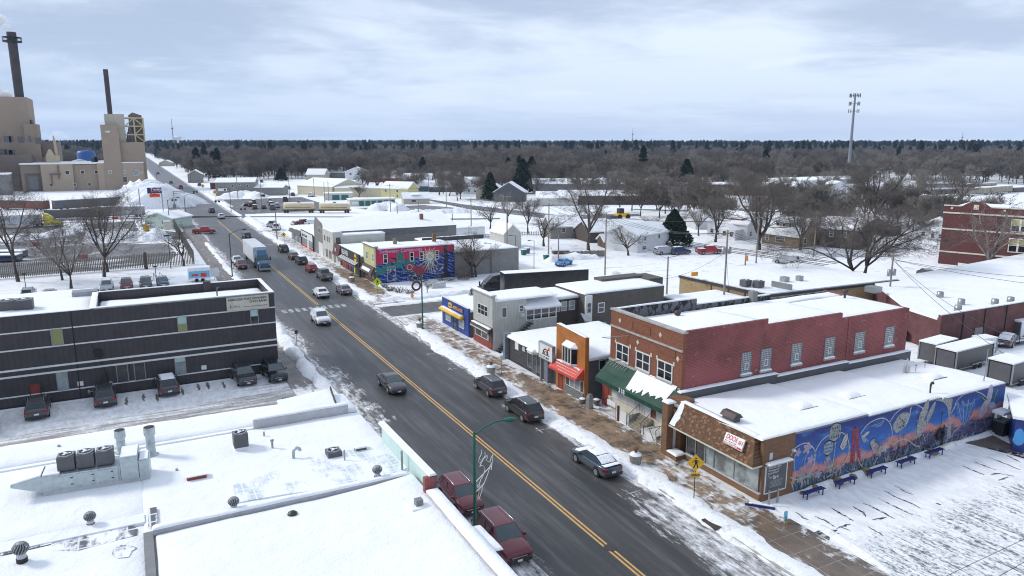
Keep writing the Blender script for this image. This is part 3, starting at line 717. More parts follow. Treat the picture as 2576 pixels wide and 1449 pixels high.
def car_protos(kind):
 if kind in CARS:return CARS[kind]
 s=SPEC[kind];W=s['W']/2;H=s['H'];zb=s['zb'];yf,rf,rr,yr=s['cab'];hl=s['L']/2;out=[]
 def keep(name,mb,mat,par=None,sm=None):
  o=mb.build(name,M['tyre']if mat==PAINT else M[mat]);me=o.data;bpy.data.objects.remove(o);out.append((name,me,mat,par));return len(out)-1
 b=MB();loft(b,s['st'])
 wr=.93;tr=.74;wt=W*tr;wbm=W*wr
 B=[(-wbm,yf,zb),(wbm,yf,zb),(wbm*.97,yr,zb),(-wbm*.97,yr,zb)]
 T=[(-wt,rf,H-.03),(wt,rf,H-.03),(wt*.97,rr,H-.05),(-wt*.97,rr,H-.05)]
 b.add(B+T,[(0,1,5,4),(1,2,6,5),(2,3,7,6),(3,0,4,7)],0)
 vs=[];ny=6
 for j in range(ny+1):
  t=j/ny;y=rf+(rr-rf)*t;wv=wt*(1-.03*t)
  for i in range(7):
   q=i/6*2-1
   e=min(1,t*6,(1-t)*6);vs.append((q*wv,y,H-.03-.02*t+.045*(1-q**4)*e))
 b.add(vs,[(j*7+i,j*7+i+1,(j+1)*7+i+1,(j+1)*7+i)for j in range(ny)for i in range(6)],0,True)
 body=keep('body',b,PAINT)
 if kind=='pickup':
  q=MB();q.box(-.82,.82,-2.82,-1.08,1.262,1.275);keep('truck_bed',q,'dark_trim')
  q=MB();q.box(-.99,-.83,-2.9,-1.05,1.22,1.33);q.box(.83,.99,-2.9,-1.05,1.22,1.33);q.box(-.83,.83,-2.93,-2.83,1.22,1.33);keep('bed_rail',q,PAINT)
 q=MB();quad_in(q,(B[1],B[0],T[0],T[1]),.06,.94,.06,.93,.012);keep('windshield',q,'windshield')
 q=MB();quad_in(q,(B[3],B[2],T[2],T[3]),.09,.91,.12,.88,.012);keep('rear_window',q,'glass_car')
 for sgn in(1,-1):
  c=(B[1],B[2],T[2],T[1])if sgn>0 else(B[3],B[0],T[0],T[3])
  sp=(.12,.46,.49,.80,.83,.95)if kind in('suv','van')else((.14,.5,.53,.88)if kind!='pickup' else(.12,.5,.53,.92))
  if sgn<0:sp=tuple(1-t for t in sp[::-1])
  for i in range(0,len(sp),2):
   q=MB();quad_in(q,c,sp[i],sp[i+1],.12,.9,.012);keep('side_window',q,'glass_car')
  q=MB();q.hexa([(sgn*(W+.0),yf-.32,zb-.02),(sgn*(W+.17),yf-.30,zb),(sgn*(W+.17),yf-.16,zb),(sgn*W,yf-.12,zb-.02),(sgn*W,yf-.32,zb+.15),(sgn*(W+.17),yf-.30,zb+.15),(sgn*(W+.17),yf-.18,zb+.13),(sgn*W,yf-.12,zb+.13)]);keep('side_mirror',q,PAINT)
  fx=s['st'][1][1]
  q=MB();q.hexa([(sgn*(fx-.42),hl-.03,s['st'][1][3]-.22),(sgn*(fx-.03),hl-.14,s['st'][1][3]-.18),(sgn*(fx+.045),hl-.42,s['st'][1][3]-.12),(sgn*(fx-.4),hl-.3,s['st'][1][3]-.14),(sgn*(fx-.42),hl-.05,s['st'][1][3]-.07),(sgn*(fx-.03),hl-.16,s['st'][1][3]-.04),(sgn*(fx+.04),hl-.42,s['st'][1][3]+.0),(sgn*(fx-.4),hl-.32,s['st'][1][3]-.03)]);keep('headlight',q,'lamp_lens')
  tx=s['st'][-1][1];tz=s['st'][-1][3]
  q=MB();q.hexa([(sgn*(tx-.30),-hl-.012,tz-.17),(sgn*(tx+.0),-hl-.01,tz-.17),(sgn*(tx+.115),-hl+.22,tz-.15),(sgn*(tx-.3),-hl+.15,tz-.17),(sgn*(tx-.30),-hl-.012,tz-.01),(sgn*(tx+.0),-hl-.01,tz+.0),(sgn*(tx+.115),-hl+.22,tz+.03),(sgn*(tx-.3),-hl+.15,tz-.01)]);keep('tail_light',q,'tail_lens')
  for y in(s['wb'],-s['wb']):
   r=.36 if kind!='pickup' else .41
   q=MB();q.lathe([(r+.07,0),(r+.07,.012)],n=20,axis='x',c3=(sgn*(W-.004)-(0 if sgn>0 else .012),y,r+.02));keep('wheel_arch',q,'tyre')
   q=MB();x0=sgn*(W+.03);q.lathe([(r-.05,0),(r,.03),(r,.2),(r-.05,.24)],n=20,axis='x',c3=(x0-(.24 if sgn>0 else 0),y,r));wi=keep('wheel',q,'tyre')
   q=MB();q.lathe([(r*.66,0),(r*.60,.012*1),(.05,.012)],n=16,axis='x',c3=(x0+(.001 if sgn>0 else-.013),y,r))
   keep('rim',q,'grey_metal',wi)
 st1=s['st'][1];z0=st1[2]
 q=MB();q.hexa([(-.55,hl-.012,z0+.22),(.55,hl-.012,z0+.22),(.55,hl-.2,z0+.22),(-.55,hl-.2,z0+.22),(-.62,hl+.012,st1[3]-.22),(.62,hl+.012,st1[3]-.22),(.62,hl-.2,st1[3]-.16),(-.62,hl-.2,st1[3]-.16)]);gi=keep('grille',q,'paint_black')
 q=MB();q.box(-.5,.5,hl+.004,hl+.02,st1[3]-.26,st1[3]-.215);keep('grille_bar',q,'chrome',gi)
 q=MB();q.box(-W*.82,W*.82,hl-.22,hl+.03,z0+.02,z0+.2);keep('front_bumper',q,'dark_trim')
 q=MB();q.box(-W*.86,W*.86,-hl-.03,-hl+.3,z0+.03,z0+.24);keep('rear_bumper',q,'dark_trim')
 q=MB();q.box(-.19,.19,-hl-.045,-hl-.031,tz-.36,tz-.2);keep('licence_plate',q,'plate_white')
 q=MB();q.box(-.16,.16,hl+.031,hl+.045,z0+.08,z0+.22);keep('licence_plate',q,'plate_white')
 if kind in('suv','van'):
  for sgn in(1,-1):
   q=MB();q.tube([(sgn*wt*.9,rf-.1,H+.0),(sgn*wt*.9,rf-.2,H+.06),(sgn*wt*.88,rr+.25,H+.05),(sgn*wt*.88,rr+.15,H-.01)],.022,5);keep('roof_rail',q,'chrome')
 CARS[kind]=out
 return out
SNOWC={}
def car_snow(kind,amount):
 key=(kind,amount)
 if key in SNOWC:return SNOWC[key]
 s=SPEC[kind];W=s['W']/2;H=s['H'];yf,rf,rr,yr=s['cab'];wt=W*.74;mb=MB()
 def patch(x,y0,y1,z0,z1,t,sd):
  n=7;vs=[]
  for j in range(n+1):
   for i in range(n+1):
    a=i/n*2-1;b=j/n*2-1;e=min(1,3*(1-abs(a)),3*(1-abs(b)))
    vs.append((x*a*(1+.12*(fbm(j*.7,2,sd)-.5)),y0+(y1-y0)*(b+1)/2+.15*(fbm(i*.8,5,sd)-.5),z0+(z1-z0)*(b+1)/2+t*e*(.6+.8*fbm(i*.6,j*.6,sd))+.004))
  mb.add(vs,[(j*(n+1)+i,j*(n+1)+i+1,(j+1)*(n+1)+i+1,(j+1)*(n+1)+i)for j in range(n)for i in range(n)],0,True)
 patch(wt*.96,rf-.02,rr+.02,H+.015,H-.005,.07,3)
 if amount>1:
  st=s['st'];patch(W*.8,yf+.12,s['L']/2-.3,s['zb']+.03,st[1][3]+.06,.05,5)
  if kind=='sedan':patch(W*.8,yr-.02,-s['L']/2+.1,s['zb']+.1,s['st'][-2][3]+.04,.05,6)
  if kind in('sedan','hatch','suv','van'):
   patch(wt*.95,rr-.03,yr+.1,H-.02,s['zb']+.12,.05,8)
  if kind=='pickup':patch(.8,-1.1,-2.8,1.29,1.29,.12,9)
 o=mb.build('snow',M['snow']);me=o.data;bpy.data.objects.remove(o);SNOWC[key]=me
 return me
SMALL={'licence_plate','grille_bar','wheel_arch','roof_rail','rim','side_mirror','front_bumper','rear_bumper'}
def car(kind,x,y,deg,pnt,label,group,snow=0,cat=None,detail=True,name=None,lights=None,sc=1.0,z=.02):
 """deg: heading of the bonnet, 0 = up the street (+Y), clockwise"""
 nm=name or{'suv':'suv','sedan':'sedan','hatch':'hatchback','pickup':'pickup_truck','van':'minivan'}[kind]
 e=empty(nm,(x,y,z),R(-deg),label,cat or{'pickup':'pickup truck','van':'minivan','suv':'suv','sedan':'car','hatch':'car'}[kind],group)
 e.scale=(sc,sc,sc)
 obs=[]
 for name_,me,mat,par in car_protos(kind):
  if not detail and name_ in SMALL:obs.append(None);continue
  o=bpy.data.objects.new(name_,me);COL.objects.link(o)
  if mat==PAINT:
   o.material_slots[0].link='OBJECT';o.material_slots[0].material=M[pnt]
  o.parent=obs[par]if par is not None and obs[par]is not None else e
  obs.append(o)
 if snow:
  o=bpy.data.objects.new('snow',car_snow(kind,snow));COL.objects.link(o);o.parent=e
 return e
def semi(x,y,deg,cab,box,label,group,L=14.5,full=True,boxtop='white_box',snow_top=False,H=4.1):
 e=empty('semi_truck',(x,y,.02),R(-deg),label,'truck',group)
 class B:pass
 def put(n,mb,m,par=None):return mb.build(n,[M[q]for q in m]if isinstance(m,tuple)else M[m],par or e)
 q=MB();st=[(0,.85,.55,1.1),(-.12,1.0,.5,1.45),(-.7,1.1,.5,1.75),(-1.7,1.15,.5,1.95),(-1.8,1.18,.5,2.0),(-4.6,1.2,.6,2.1)]
 loft(q,st)
 q.hexa([(-1.15,-1.75,1.9),(1.15,-1.75,1.9),(1.2,-4.6,1.9),(-1.2,-4.6,1.9),(-1.0,-2.4,2.85),(1.0,-2.4,2.85),(1.18,-4.6,2.9),(-1.18,-4.6,2.9)])
 q.hexa([(-1.0,-2.42,2.85),(1.0,-2.42,2.85),(1.18,-4.6,2.9),(-1.18,-4.6,2.9),(-.85,-3.5,3.75),(.85,-3.5,3.75),(1.1,-4.6,4.0),(-1.1,-4.6,4.0)])
 put('cab',q,cab)
 q=MB();quad_in(q,((1.15,-1.75,1.95),(-1.15,-1.75,1.95),(-1.0,-2.4,2.8),(1.0,-2.4,2.8)),.06,.94,.1,.92,.02);put('windshield',q,'windshield')
 for s in(1,-1):
  q=MB();c=[(1.16*s,-2.0,2.0),(1.18*s,-3.3,2.0),(1.1*s,-3.3,2.8),(1.03*s,-2.5,2.8)]
  if s<0:c=[c[1],c[0],c[3],c[2]]
  quad_in(q,c,.1,.9,.1,.9,.03);put('side_window',q,'glass_car')
  q=MB();q.box(min(1.0*s,.62*s),max(1.0*s,.62*s),-.28,-.06,1.0,1.28);put('headlight',q,'lamp_lens')
  q=MB();q.box(min(1.25*s,1.5*s),max(1.25*s,1.5*s),-1.95,-1.75,1.9,2.6);put('side_mirror',q,'dark_trim')
 q=MB();q.box(-.55,.55,-.1,.03,.75,1.4);g_=put('grille',q,'paint_black')
 q=MB()
 for i in range(4):q.box(-.5,.5,.031,.045,.82+i*.15,.87+i*.15)
 put('grille_bar',q,'chrome',g_)
 q=MB();q.box(-1.1,1.1,-.35,.12,.3,.68);put('front_bumper',q,'chrome')
 q=MB();q.box(-.5,.5,-7.5,-1,.6,.95);put('chassis',q,'dark_trim')
 y0=-5.3
 q=MB();q.box(-1.28,1.28,y0-L,y0,1.1,H,0);put('trailer_box',q,box)
 q=MB();q.box(-1.30,1.30,y0-L-.02,y0+.02,H+.001,H+.05,0);put('trailer_roof',q,'snow' if snow_top else 'white_box')
 for s in(1,-1):
  q=MB();q.box(min(1.29*s,1.31*s),max(1.29*s,1.31*s),y0-L+.1,y0-.1,1.0,1.16);put('side_rail',q,'grey_metal')
  for yy in(-1.2,-5.6,-6.9,y0-L+2.6,y0-L+1.2):
   w_=MB();w_.lathe([(.45,0),(.5,.04),(.5,.3),(.45,.34)],n=16,axis='x',c3=(s*1.22-(.34 if s>0 else 0),yy,.5));wo=put('wheel',w_,'tyre')
   w_=MB();w_.lathe([(.3,0),(.26,.02),(.08,.02)],n=12,axis='x',c3=(s*1.22+(.001 if s>0 else-.021),yy,.5));put('rim',w_,'chrome',wo)
 return e
G1='cars parked along the street';G2='cars driving on the street';G3='cars parked against the black bank';G4='cars parked behind the black bank';G5='cars in the far car park'
def wheel_car(kind,fw,rw,side,**k):pass
# near left kerb
car('suv',18.75,43.7,180,'p_maroon','small maroon SUV parked at the left kerb, the farther of two',G1,sc=.96)
car('suv',18.75,37.3,180,'p_maroon','large maroon SUV with long chrome roof rails, nearest car in the street',G1,sc=1.06)
car('sedan',30.45,44.1,0,'p_blue','dark blue sedan with thick snow on roof and rear window at the right kerb',G1,snow=2)
car('suv',30.75,56.4,0,'p_black','black SUV parked in front of the orange log-sided shop',G1)
car('suv',30.85,63.8,0,'p_charcoal','dark grey SUV parked beside a round concrete planter',G1,sc=.96)
car('sedan',22.3,69.3,180,'p_charcoal','dark grey sedan driving towards the viewer in the near lane',G2)
car('suv',22.4,100.8,180,'p_white','white SUV driving just past the crosswalk',G2,sc=1.03)
car('sedan',26.6,118.6,0,'p_white','white sedan driving away just beyond the crosswalk',G2,sc=1.03)
# far right kerb, from near to far
car('sedan',30.6,119.2,0,'p_grey','grey sedan, parked nearest the crosswalk on the right',G1)
car('pickup',30.8,133.8,0,'p_grey','dark grey pickup parked outside the outfitter with hanging clothes',G1)
car('hatch',30.5,143,0,'p_red','bright red small car at the right kerb',G1)
car('suv',30.7,153.2,0,'p_black','black SUV parked directly beyond the red car',G1,snow=1)
car('sedan',30.6,160.6,0,'p_brown','brown sedan parked third beyond the pickup',G1)
car('suv',30.6,172.3,0,'p_black','black off-roader with a spare wheel on its tailgate',G1)
# far left kerb, lorry
car('suv',18.9,153.4,180,'p_maroon','maroon SUV parked left of the white lorry',G1,sc=.95)
car('sedan',18.9,159.5,180,'p_white','white car parked behind the maroon one left of the lorry',G1,snow=1)
semi(22.4,146.6,180,'p_truckblue','white_box','blue semi truck pulling a white box trailer down the street',None)
x,y=at('C',1065,1015);car('suv',26.6,201,0,'p_brown','dark brown SUV driving away beyond the lorry',G2)
car('pickup',17.6,216.5,92,'p_red','red pickup pulling out of the mill driveway',G2)
car('suv',26.5,257,0,'p_white','white SUV driving away before the railway crossing',G2)
car('suv',26.0,281,0,'p_charcoal','dark SUV driving on the railway crossing',G2)
car('pickup',25.5,432,0,'p_red','small red pickup far up the street',G2,detail=False)
car('suv',23.6,487,180,'p_black','black SUV farthest up the street',G2,detail=False)
car('suv',*at('C',212,490),180,'p_grey','grey car waiting at the kerb by the mill corner',G2,detail=False)
car('suv',*at('C',240,395),180,'p_black','tiny dark car where the street disappears',G2,detail=False)
# staff lot below the bank
car('suv',12.2,78.6,175,'p_black','black SUV with yellow plate at the right end of the bank wall',G3)
car('suv',9.1,78.9,175,'p_charcoal','black SUV second from the street along the bank wall',G3)
car('suv',1.75,79.2,-4,'p_charcoal','dark SUV with striped snow on its roof, rear towards the viewer',G3,snow=1)
car('suv',-3.8,78.6,-3,'p_charcoal','grey SUV backed out beside the gas meter',G3)
car('suv',-9.3,77.9,-3,'p_charcoal','grey SUV with glowing tail lights below the brown door',G3)
car('suv',-13.2,75.6,-8,'p_silver','silver car cut by the left edge of the picture',G3)
# row behind the bank
for(k,px_,py_,p_,lb,sn)in(('suv',970,1410,'p_silver','snowy silver SUV, first of four noses above the bank roof',1),('suv',1150,1395,'p_maroon','dark red SUV parked behind the bank roof',0),('suv',1325,1382,'p_charcoal','dark grey SUV parked between a red and a blue car',0),('sedan',1480,1368,'p_navy','navy blue car parked near the food trailer',0)):
 x,y=at('B',px_,py_+20);car(k,x,y+1.5,180,p_,lb,G4,sn)
for px_,lb,p_ in((235,'silver SUV with a dark roof stripe, left of the pair behind the bank','p_silver'),(420,'silver sedan parked right of the pair behind the bank','p_silver')):
 x,y=at('L1',px_,345);car('suv' if px_<300 else 'sedan',x,y+2.3,0,p_,lb,G4)
# white car roof peeping over the near roof
car('van',4.2,61.5,5,'p_white','white van half hidden behind the near roof edge',G3,snow=2,cat='van')
# far lots: (crop, x, y, kind, paint, heading)
far=[('C',1340,905,'pickup','p_silver',20,'silver pickup left of the pair beside the tall pole'),('C',1385,935,'pickup','p_white',15,'white pickup right of the pair beside the tall pole'),('C',1590,890,'hatch','p_white',60,'snow-covered small car behind the striped sign frame'),('C',1640,890,'pickup','p_maroon',80,'dark red pickup behind the corner shop'),('C',1730,890,'suv','p_white',80,'white SUV beside the dark red pickup'),('C',1720,610,'suv','p_white',20,'white car in front of the cream metal hall'),('D',110,290,'suv','p_white',30,'white SUV by the garages')]
for k_,px_,py_,kd,p_,hd,lb in far:
 x,y=at(k_,px_,py_);car(kd,x,y,hd,p_,lb,G5,1)
lot=[(1090,700,'sedan','p_black','black car at the left end of the used car row'),(1135,705,'suv','p_maroon','maroon car second from the left in the used car row'),(1175,730,'suv','p_charcoal','dark SUV in the front rank of the used car lot'),(1165,680,'suv','p_brown','brown car in the rear rank of the used car lot'),(1260,725,'sedan','p_black','black sedan in the middle of the used car lot'),(1320,665,'suv','p_silver','silver car in the rear rank of the used car lot'),(1345,735,'pickup','p_grey','grey pickup in the front rank of the used car lot'),(1330,700,'suv','p_charcoal','dark car behind the grey pickup in the used car lot'),(1390,715,'suv','p_silver','silver SUV at the right end of the used car lot'),(1250,615,'pickup','p_black','black pickup by the long grey building'),(1468,655,'pickup','p_charcoal','dark pickup alone at the far side of the lot'),(1420,590,'suv','p_black','black car under the porch of the grey building'),(1540,605,'suv','p_charcoal','dark car right of the porch'),(1500,540,'suv','p_navy','navy car behind the porch building'),(1240,475,'suv','p_black','black car far behind the grey building'),(640,510,'suv','p_black','dark car beside the grey gabled house up the street')]
for px_,py_,kd,p_,lb in lot:
 x,y=at('C',px_,py_);car(kd,x,y,8,p_,lb,G5,1 if p_!='p_black' else 0,detail=False)
# right background
x,y=at('E',960,1280);car('sedan',x,y+.8,60,'p_brightblue','bright blue sedan parked by the snow pile','cars on the snowy back lots')
x,y=at('E',365,1235);car('pickup',x,y+2,175,'p_charcoal','dark pickup behind the grey block wall','cars on the snowy back lots')
x,y=at('E',150,1330);car('van',x,y,80,'p_white','white minivan beside the grey block building','cars on the snowy back lots')
x,y=at('F',320,1170);car('van',x,y+.5,100,'p_silver','silver van parked below the big spruce','cars on the snowy back lots',2)
x,y=at('F',465,1170);car('suv',x,y+.5,100,'p_navy','dark blue off-roader beside the silver van','cars on the snowy back lots',1)
x,y=at('F',760,1170);car('pickup',x,y+1,105,'p_red','red pickup with snow on it at the edge of the house street','cars on the snowy back lots',2)
x,y=at('F',1510,1265);car('van',x,y+1,-25,'p_silver','grey minivan carrying a red wreath, driving on the house street','cars on the snowy back lots',1)
x,y=at('G',1150,1255);car('suv',x,y+1.5,35,'p_charcoal','dark grey SUV standing before the brick school','cars on the snowy back lots')
x,y=at('Z2',1800,640);car('sedan',x,y+1,75,'p_grey','grey sedan buried in snow by the maroon wall','cars on the snowy back lots',2)
x,y=at('Z2',460,560);car('pickup',x+1,y+1.5,60,'p_black','dark truck just showing beyond the red brick wall','cars on the snowy back lots',detail=False)
# black lorry
x,y=at('L5',330,200);x1,y1=at('L5',1325,10,4.15);x0,y0=at('L5',600,50,4.15)
d=Vector((x1-x0,y1-y0));dg=math.degrees(math.atan2(d.x,d.y))+180;u=-d.normalized()
semi(x0+u.x*5.3,y0+u.y*5.3,dg,'p_black','black_side','black semi truck with a long black trailer parked behind the shops',None,L=d.length,snow_top=True)
# food trailer behind the bank
x,y=at('B',1815,1345)
b=Loc('food_trailer',(x,y+1),R(-4),'snow-topped food trailer painted blue and red beside a menu board','trailer')
q=MB();q.box(-1.9,1.9,-1.1,1.1,.5,2.5);b.add('body',q,M['food_white'])
q=MB();q.box(-1.7,1.7,-1.13,-1.103,.8,2.0);b.add('side_picture',q,M['p_cyan'])
q=MB();q.box(-1.3,-.2,-1.15,-1.131,1.1,1.5);q.box(.2,1.2,-1.15,-1.131,.9,1.6);b.add('side_lettering',q,M['paint_red'])
for s in(-1,1):
 q=MB();q.lathe([(.3,0),(.34,.03),(.34,.2)],n=14,axis='y',c3=(s*.5,-1.14,.34));b.add('wheel',q,M['tyre'])
snow_slab(b,-1.9,1.9,-1.1,1.1,2.5,.18,.6,4,'snow')
# ---------------------------------------------------------------- right-hand row of shops
def walls(b,name,x0,x1,y0,y1,z0,z1,mats,parapet=0,t=.25,par_mat=None):
 """a solid block; with a parapet the roof lies lower than the wall tops. mats: one material or (S, W, N, E)"""
 q=MB();ms=mats if isinstance(mats,(list,tuple))else[mats]*4
 zr=z1-parapet
 P=[(x0,y0),(x1,y0),(x1,y1),(x0,y1)]
 for i,(a,c)in enumerate(((0,1),(3,0),(2,3),(1,2))):
  pa,pc=P[a],P[c]
  q.add([(*pa,z0),(*pc,z0),(*pc,z1),(*pa,z1)],[(0,1,2,3)],i)
 q.add([(x0+t,y0+t,zr),(x1-t,y0+t,zr),(x1-t,y1-t,zr),(x0+t,y1-t,zr)],[(0,1,2,3)],4)
 I=[(x0+t,y0+t),(x1-t,y0+t),(x1-t,y1-t),(x0+t,y1-t)]
 if parapet:
  for i in range(4):
   j=(i+1)%4
   q.add([(*I[i],zr),(*I[j],zr),(*I[j],z1),(*I[i],z1)],[(3,2,1,0)],5)
 for i in range(4):
  j=(i+1)%4
  q.add([(*P[i],z1),(*P[j],z1),(*I[j],z1),(*I[i],z1)],[(0,1,2,3)],4)
 return b.add(name,q,[M[k]for k in ms]+[M['tar'],M[par_mat or 'dark_grey']])
def boxp(b,name,x0,x1,y0,y1,z0,z1,m,parent=None):
 q=MB();q.box(x0,x1,y0,y1,z0,z1);return b.add(name,q,M[m],parent)
def wboxp(b,name,w,a0,a1,z0,z1,d0,d1,m,parent=None):
 q=MB();wbox(q,w,min(a0,a1),max(a0,a1),min(z0,z1),max(z0,z1),d0,d1);return b.add(name,q,M[m],parent)
def rail(mb,pts,h=.9,r=.022,n=8,posts=True):
 """pts: bottom line; iron handrail with balusters"""
 pts=[Vector(p)for p in pts];up=Vector((0,0,h))
 mb.tube([p+up for p in pts],r,5);mb.tube([p+Vector((0,0,.15))for p in pts],r*.8,4)
 for a,c in zip(pts,pts[1:]):
  k=max(1,int((c-a).length/.17))
  for i in range(k+1):
   p=a.lerp(c,i/k);mb.tube([p+Vector((0,0,0 if i in(0,k)else .15)),p+up],r if i in(0,k)else r*.5,4,cap=False)
# ---- 1. brick corner shop with shingle mansard and flower mural
X0,Y0,Y1=37.5,33.95,44.2
b=Bld('brick_shop',(36.5,Y0),'low brick corner shop with brown shingle mansard and a long flower mural on its side','shop')
S1,S2,XE=48.4,57.5,66.6
q=MB()
for x0,x1,z in((40.6,S1,4.62),(S1,S2,4.42),(S2,XE,4.22)):q.box(x0,x1,Y0,Y0+.3,0,z)
q.box(40.6,XE,Y0+.3,Y1-.29,0,3.5)
b.add('side_wall',q,M['grey_block'])
q=MB();q.box(X0+.02,40.6,Y0+.002,Y0+.3,0,4.66);q.box(X0+.02,40.6,Y0+.3,Y1-2.4,0,3.5);b.add('front_wall',q,M['brick_brown'])
for(x0,x1,z,sd_)in((37.3,S1-.02,4.63,1),(S1,S2-.02,4.43,2),(S2,XE,4.23,3)):
 snow_slab(b,x0,x1,Y0+.02,Y1-.35,z,.16,.9,sd_,'roof_snow',jit=.06,slope=lambda x,y:-.62*min(1,max(0,(y-36)/8))**1.5)
# north flashing strip against the taller building
q=MB();q.box(38.6,49.6,Y1-.28,Y1+.17,3.6,4.75);q.box(49.6,59,Y1-.28,Y1+.17,3.5,4.5);q.box(59,68.2,Y1-.28,Y1+.17,3.3,4.32);b.add('flashing',q,M['dark_grey'])
for k,(x0,x1,z)in enumerate(((38.5,49.7,4.76),(49.5,59.1,4.51),(58.9,68.3,4.33))):snow_slab(b,x0,x1,Y1-.32,Y1+.19,z,.12,.8,9+k,'ledge_snow')
# mansard: sloping face from the eave (x 36.55) to the roof edge
zt,ze=4.72,2.80;yN=42.9
q=MB();q.hexa([(36.6,Y0+.05,ze),(X0+.5,Y0+.05,ze),(X0+.5,yN,ze),(36.6,yN,ze),(X0-.12,Y0+.75,zt),(X0+.5,Y0+.75,zt),(X0+.5,yN-.45,zt),(X0-.12,yN-.45,zt)]);mans=b.add('mansard',q,M['shingle'])
q=MB();q.box(36.57,X0+.3,Y0+.02,yN+.02,ze-.12,ze-.003);b.add('soffit',q,M['cream_trim'],mans)
snow_slab(b,X0-.2,X0+.28,Y0+.6,yN-.4,zt,.12,.6,21,'ledge_snow')
q=MB();vs=[];N=10
for j in range(N+1):
 for i in range(4):
  t=j/N;z=ze+.1+(zt-ze-.1)*t;x=36.6+(X0-.12-36.6)*t*.98-.035;w_=(.35+.85*fbm(j*.6,1,5))*(1-.3*t)
  vs.append((x+(.02 if i in(0,3)else 0),yN-.42*t-.06-w_*i/3,z))
q.add(vs,[(j*4+i,j*4+i+1,(j+1)*4+i+1,(j+1)*4+i)for j in range(N)for i in range(3)],0,True);b.add('snow',q,M['snow'],mans)
# shop window front
q=MB();q.box(X0-.14,X0+.02,Y0,41.7,0,.62);b.add('window_base',q,M['brick_brown'])
q=MB();q.box(X0-.19,X0+.02,Y0,41.7,.622,.70);b.add('sill',q,M['light_grey'])
yy=[34.15,36.55,38.6,39.6,40.65,41.7]
for i,(a,c)in enumerate(zip(yy,yy[1:])):
 if i==2:continue
 window(b,('W',X0),a,c,.71,2.66,1,1,'grey_metal','glass_mirror' if i<2 else 'glass_dark',.05,.07)
window(b,('W',X0),38.6,39.6,.02+.13,2.66,1,1,'grey_metal','glass_mirror',.08,.09,name='door')
# porch pillar, inner wall and planter
boxp(b,'pillar',36.5,37.15,43.0,43.65,0,4.5,'brick_brown');boxp(b,'pillar',37.6,38.9,42.6,44.15,0,4.62,'brick_brown')
q=MB();q.box(36.5,37.5,41.75,42.98,0,.55);pl=b.add('planter',q,M['brick_brown']);snow_slab(b,36.45,37.5,41.7,42.98,.551,.14,.3,31,'snow',parent=pl)
snow_slab(b,36.45,37.3,42.9,43.75,4.5,.14,.3,33,'ledge_snow')
wboxp(b,'entry_panel',('S',43.2),37.3,37.58,.2,2.6,0,.04,'white_trim')
# sign DOOR #3 leaning on the shingles
cs=[Vector((px,*on_x('L7',u,v,px)))for(u,v,px)in((790,660,36.72),(948,745,36.72),(985,645,37.12),(822,572,37.12))]
n_=(cs[1]-cs[0]).cross(cs[3]-cs[0]).normalized()*-1
if n_.x>0:n_=-n_
q=MB();q.hexa([tuple(p+n_*.05)for p in cs]+[tuple(p+n_*.16)for p in cs]);sg=b.add('sign_board',q,M['sign_white'])
q=MB();f=lambda a,c:cs[0].lerp(cs[1],a).lerp(cs[3].lerp(cs[2],a),c)+n_*.166
q.add([f(.02,.03),f(.98,.03),f(.98,.2),f(.02,.2)],[(0,1,2,3)]);q.add([p-n_*.004 for p in(f(.02,.03),f(.98,.03),f(.98,.2),f(.02,.2))],[(3,2,1,0)]);b.add('sign_band',q,M['paint_red'],sg)
def text_on(b,s,f,n_,a,c,size,m,parent,squeeze=1.,bold=0.):
 cu=bpy.data.curves.new('lettering','FONT');cu.body=s;cu.size=size;cu.extrude=.004;cu.offset=bold;cu.materials.append(M[m])
 o=bpy.data.objects.new('lettering',cu);COL.objects.link(o);o.parent=parent
 p=f(a,c)+n_*.008;ux=(f(1,c)-f(0,c)).normalized();uy=n_.cross(ux).normalized()
 if uy.z<0:uy=-uy
 uz=ux.cross(uy);o.matrix_local=Matrix(((ux.x*squeeze,uy.x,uz.x,p.x-b.org[0]),(ux.y*squeeze,uy.y,uz.y,p.y-b.org[1]),(ux.z*squeeze,uy.z,uz.z,p.z-b.org[2]),(0,0,0,1)))
 return o
text_on(b,'DOOR #3',f,n_,.07,.47,.50,'paint_red',sg,.74,.010)
text_on(b,'Resale   Collectibles   Vintage',f,n_,.07,.28,.10,'paint_black',sg,.9)
text_on(b,'Treasures & Treasures',f,n_,.05,.065,.15,'sign_white',sg,.9,.003)
# chalkboard picture and its little roof on the south side
q=MB();q.box(37.85,39.85,Y0-.06,Y0-.002,.62,2.62);cb=b.add('notice_board',q,M['dark_grey'])
q=MB()
for a in((37.8,39.9,.55,.62),(37.8,39.9,2.62,2.68),(37.78,37.85,.55,2.68),(39.85,39.92,.55,2.68)):q.box(a[0],a[1],Y0-.09,Y0-.003,a[2],a[3])
b.add('board_frame',q,M['white_trim'],cb)
for s_,z_,sz in(("Want to Learn",2.40,.21),("Weaving and",2.2,.2),("Food School",2.0,.2),("at",1.86,.15)):text(b,s_,('S',Y0),38.05,z_,sz,'sign_white',.067,parent=cb)
text(b,'The',('S',Y0),38.2,1.66,.17,'sign_white',.067,parent=cb);text(b,'Sp·t',('S',Y0),38.55,1.58,.36,'sign_white',.067,parent=cb,bold=.006)
q=MB()
for a in((38.3,39.5,1.42,1.435),(38.3,39.5,.97,.985),(38.3,38.315,.97,1.435),(39.485,39.5,.97,1.435)):q.box(a[0],a[1],Y0-.072,Y0-.061,a[2],a[3])
for k in range(4):q.box(38.42,39.38,Y0-.072,Y0-.061,1.33-k*.1,1.345-k*.1)
b.add('board_lines',q,M['light_grey'],cb)
